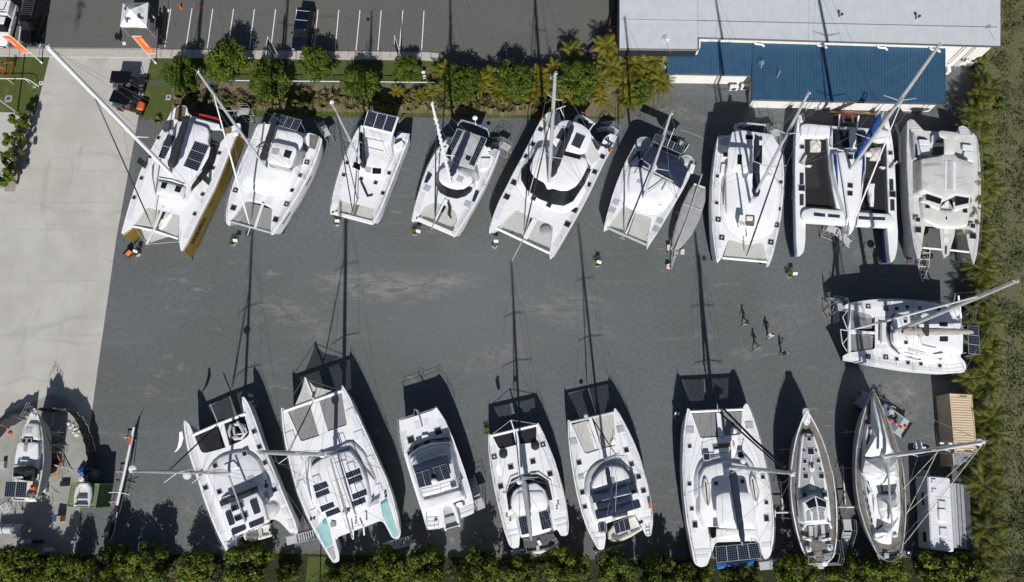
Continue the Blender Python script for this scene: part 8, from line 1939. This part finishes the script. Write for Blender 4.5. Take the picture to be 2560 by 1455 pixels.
q = W(800, 1478, 0); e = empty('lamp_post', 'lamp post with round white head behind the bottom hedge', 'lamp post', (q.x, q.y, 0)); MB().tube([(0, 0, 0), (0, 0, 5)], .06, 8).build('pole', 'alu', e); MB().ball((0, 0, 5.1), .32, sz=.35).build('lamp_head', 'wpaint', e); MB().box((-1.3, -.2, 4.6), (1.0, .5, .06), .3).build('solar_panel', 'lgrey', e)
q = W(1061, 190, 0); e = empty('hydrant', 'red and white fire hydrant stand at the right end of the verge lawn', 'hydrant', (q.x, q.y, 0)); MB().tube([(0, 0, 0), (0, 0, .8)], .09, 8).build('pipe', 'red', e); MB().box((0, 0, .85), (.4, .25, .15), ch=.03).build('valve_head', 'wpaint', e); MB().box((.05, -.25, .2), (.35, .3, .35)).build('cabinet', 'cream', e)
for x, y, s, m_, l in ((102.5, 208, .42, 'wpaint', 'white framed pit lid on the lawn edge by the driveway'), (87, 216.5, .33, 'lgrey', 'grey round cornered pit lid on the left lawn'), (86, 230, .33, 'dgrey', 'dark pit lid on the left lawn'), (422, 244, .6, 'lgrey', 'large concrete pit lid on the grass right of the driveway'), (22, 247, .8, 'grey', 'steel grate beside the young trees')):
    q = W(x, y, 0); mb = MB(); mb.box((0, 0, .03), (s, s, .06), ch=.01); mb.box((0, 0, .064), (s*.5, s*.5, .012), 0, 1); tag(mb.build('pit_lid', [m_, 'dgrey'], loc=(q.x, q.y, 0)), l, 'pit lid')
# long frames and pipes by the palms, planks and kayaks behind the trimaran
for i, x in enumerate((2411, 2416, 2420)):
    a, b_ = W(x, 252+i*4, .5), W(x+5, 330, .5); mb = MB(); mb.tube([a-a, b_-a], .07, 6); tag(mb.build('pipe_length', 'lgrey', loc=(a.x, a.y, .5-.08*i)), ('left', 'middle', 'right')[i]+' of the three long pale pipes stacked against the palms', 'pipe')
a, b_ = W(2078, 277, .3), W(2192, 283, .3); tag(MB().box((0, 0, 0), ((b_-a).length, .3, .12), atan2(b_.y-a.y, b_.x-a.x)).build('timber_plank', 'plank', loc=((a.x+b_.x)/2, (a.y+b_.y)/2, .06)), 'long timber plank on the ground behind the trimaran', 'plank')
for (x0, y0, x1, y1, m_, l) in ((2088, 303, 2158, 317, 'teak', 'brown canoe on the ground behind the trimaran'), (2085, 287, 2148, 292, 'orange', 'orange kayak beside the brown canoe behind the trimaran')):
    a, b_ = W(x0, y0, .35), W(x1, y1, .35); c_ = (a+b_)/2; Lk = (b_-a).length; mb = MB(); rg = []
    for z, f in ((.0, .3), (.15, .9), (.3, 1.), (.34, .8)): rg.append([(Lk/2*cos(t_*pi/8)*(.9+.1*f), .34*f*sin(t_*pi/8)*abs(sin(t_*pi/8))**.3, z) for t_ in range(16)])
    mb.rings(rg, 0, 1); tag(mb.build('kayak', [m_, 'dgrey' if m_ == 'teak' else m_], loc=(c_.x, c_.y, 0)), l, 'kayak').rotation_euler.z = atan2(b_.y-a.y, b_.x-a.x)
for x, l in ((2109, 'left of two pale boards across the canoe behind the trimaran'), (2132, 'right of two pale boards across the canoe behind the trimaran')):
    q = W(x, 297, .45); tag(MB().box((0, 0, .4), (.25, .95, .05)).build('board', 'lgrey', loc=(q.x, q.y, 0)), l, 'board')
q = W(2045, 268, .6); tag(MB().box((0, 0, .3), (.5, .3, .5), .4, ch=.03).build('waste_bin', 'lgrey', loc=(q.x, q.y, 0)), 'small grey bin against the annexe wall', 'bin')


# ------------------------------------------------------------------ people
def person(label, hx, hy, face, pose, top, bottom, hair, h=1.72, shoes='dgrey'):
    """hx, hy: where the head shows in the photograph; the figure stands on the ground below it."""
    q = W(hx, hy, h-.1); J = {}; s = h/1.72
    st = {'walk': .30, 'stride': .38, 'stand': .05, 'photo': .2}[pose]; up = pose == 'photo'
    J = dict(pel=(0, 0, .95), bel=(.0, 0, 1.08), chest=(.02, 0, 1.3), neck=(.03, 0, 1.47), hd0=(.05, 0, 1.57), hd1=(.05, 0, 1.66),
             hl=(0, .1, .9), kl=(st*.55, .1, .5), al=(st*.75, .1, .09), tl=(st*.75+.17, .11, .035), hr=(0, -.1, .9), kr=(-st*.15, -.1, .5), ar=(-st*.95, -.1, .13), tr=(-st*.95+.16, -.11, .04),
             sl=(.02, .19, 1.42), el=(-.12 if not up else .12, .25, 1.16), wl=(-.06-.3*st if not up else .34, .2 if not up else .08, .94 if not up else 1.32), ml=(-.03-.3*st if not up else .40, .2 if not up else .06, .87 if not up else 1.36),
             sr=(.02, -.19, 1.42), er=(.06 if not up else .12, -.25, 1.16), wr=(.2+.2*st if not up else .34, -.2 if not up else -.08, .98 if not up else 1.32), mr=(.25+.2*st if not up else .40, -.2 if not up else -.06, .92 if not up else 1.36))
    rad = dict(pel=.145, bel=.125, chest=.15, neck=.058, hd0=.082, hd1=.088, hl=.095, kl=.062, al=.042, tl=.035, hr=.095, kr=.062, ar=.042, tr=.035, sl=.062, el=.043, wl=.028, ml=.034, sr=.062, er=.043, wr=.028, mr=.034)
    E_ = [('pel', 'bel', 't'), ('bel', 'chest', 't'), ('chest', 'neck', 't'), ('neck', 'hd0', 's'), ('hd0', 'hd1', 's'), ('pel', 'hl', 'b'), ('hl', 'kl', 'b'), ('kl', 'al', 's'), ('al', 'tl', 'f'), ('pel', 'hr', 'b'), ('hr', 'kr', 'b'), ('kr', 'ar', 's'), ('ar', 'tr', 'f'),
          ('chest', 'sl', 't'), ('sl', 'el', 't'), ('el', 'wl', 's'), ('wl', 'ml', 's'), ('chest', 'sr', 't'), ('sr', 'er', 't'), ('er', 'wr', 's'), ('wr', 'mr', 's')]
    for sd, w_, m__ in (('l', 'wl', 'ml'), ('r', 'wr', 'mr')):        # five fingers, unequal and curled
        d = (Vector(J[m__])-Vector(J[w_])).normalized(); sy = 1 if sd == 'l' else -1
        for k, L in enumerate((.055, .075, .08, .074, .06)):
            off = Vector((.02-.013*k, 0, 0)) if k else Vector((.035, -sy*.01, .03)); a = Vector(J[m__])+off+d*.015; b_ = a+d*L*.5+Vector((.01, 0, 0)); c_ = b_+d*L*.4+Vector((0, -sy*.015, 0))
            J[m__+'a%d' % k], J[m__+'b%d' % k], J[m__+'c%d' % k] = tuple(a), tuple(b_), tuple(c_)
            for n_, r_ in (('a', .010), ('b', .009), ('c', .008)): rad[m__+n_+'%d' % k] = r_
            E_ += [(m__, m__+'a%d' % k, 's'), (m__+'a%d' % k, m__+'b%d' % k, 's'), (m__+'b%d' % k, m__+'c%d' % k, 's')]
    names = list(J); me = bpy.data.meshes.new('person'); me.from_pydata([tuple(Vector(J[n])*s) for n in names], [(names.index(a), names.index(b_)) for a, b_, c_ in E_], [])
    o = bpy.data.objects.new('tmp', me); COL.objects.link(o); sm = o.modifiers.new('skin', 'SKIN'); sm.use_smooth_shade = True
    for i, n in enumerate(names): v = me.skin_vertices[0].data[i]; v.radius = (rad[n]*s, rad[n]*s*(1.25 if n in ('chest', 'pel', 'bel') else 1)); v.use_root = (n == 'pel')
    ss = o.modifiers.new('sub', 'SUBSURF'); ss.levels = 1; ss.render_levels = 1
    m2 = bpy.data.meshes.new_from_object(o.evaluated_get(bpy.context.evaluated_depsgraph_get())); bpy.data.objects.remove(o); m2.name = 'person'
    m2.materials.clear(); cats = 'stbf'
    for m_ in ('skin', top, bottom, shoes): m2.materials.append(M[m_])
    for f in m2.polygons:
        c_ = f.center; best = (9, 's')
        for a, b_, k in E_:
            A_, B2 = Vector(J[a])*s, Vector(J[b_])*s; d = B2-A_; u = max(0, min(1, (c_-A_).dot(d)/max(d.length_squared, 1e-8))); l = (c_-A_-d*u).length-.5*(rad[a]+rad[b_])
            if l < best[0]: best = (l, k)
        f.material_index = cats.index(best[1]); f.use_smooth = True
    p = bpy.data.objects.new('person', m2); COL.objects.link(p); p.location = (q.x, q.y, 0); p.rotation_euler.z = face; tag(p, label, 'person')
    mb = MB(); rg = [[(s*(.035+.108*f*cos(k*pi/7)), s*.10*f*sin(k*pi/7), s*z) for k in range(14)] for z, f in ((1.58, .95), (1.66, 1.06), (1.72, .95), (1.755, .6), (1.765, .15))]; rg[0] = [(min(x, .0), y, z) for x, y, z in rg[0]]
    mb.rings(rg).build('hair', hair, p)
    mb = MB(); mb.box((.145*s, 0, 1.60*s), (.03, .022, .04)); mb.build('nose', 'skin', p)
    mb = MB(); [mb.box((.137*s, sy*.032*s, 1.635*s), (.01, .02, .01)) for sy in (1, -1)]; mb.box((.135*s, 0, 1.56*s), (.01, .04, .008)); mb.build('eyes_and_mouth', 'dgrey', p)
    return p


person('person walking in white shorts and dark top, upper left of the four in the yard', 1872, 803, radians(195), 'stride', 'black', 'lgrey', 'bark')
person('person in white shirt walking, the rightmost upper of the four in the yard', 1932, 835, radians(235), 'walk', 'white2', 'lgrey', 'black', 1.78)
person('person in blue shirt walking, lower left of the four in the yard', 1900, 865, radians(205), 'stride', 'cars', 'grey', 'dgrey', 1.76)
p = person('person in black raising a camera, lowest of the four in the yard', 1965, 881, radians(20), 'photo', 'black', 'black', 'dgrey', 1.66)
tag(MB().box((0, 0, 0), (.08, .14, .1), ch=.015).build('camera_body', 'black', loc=tuple(p.matrix_basis @ Vector((.42, 0, 1.32)))), 'small black camera held up by the person in black', 'camera')
person('person in white top standing in the hedge shade beside the ketch hull', 1962, 1326, radians(250), 'stand', 'white2', 'plank', 'cream')
person('person in blue grey top standing behind the teak decked monohull', 1981, 1365, radians(150), 'stand', 'cars', 'grey', 'bark')
person('person in pale blue top nearest the solar stern catamaran stair', 1966, 1380, radians(30), 'stand', 'lgrey', 'cars', 'dgrey')
person('person in white shirt sitting out of the sun beside the marquee', 382, 38, radians(200), 'stand', 'white2', 'black', 'black')
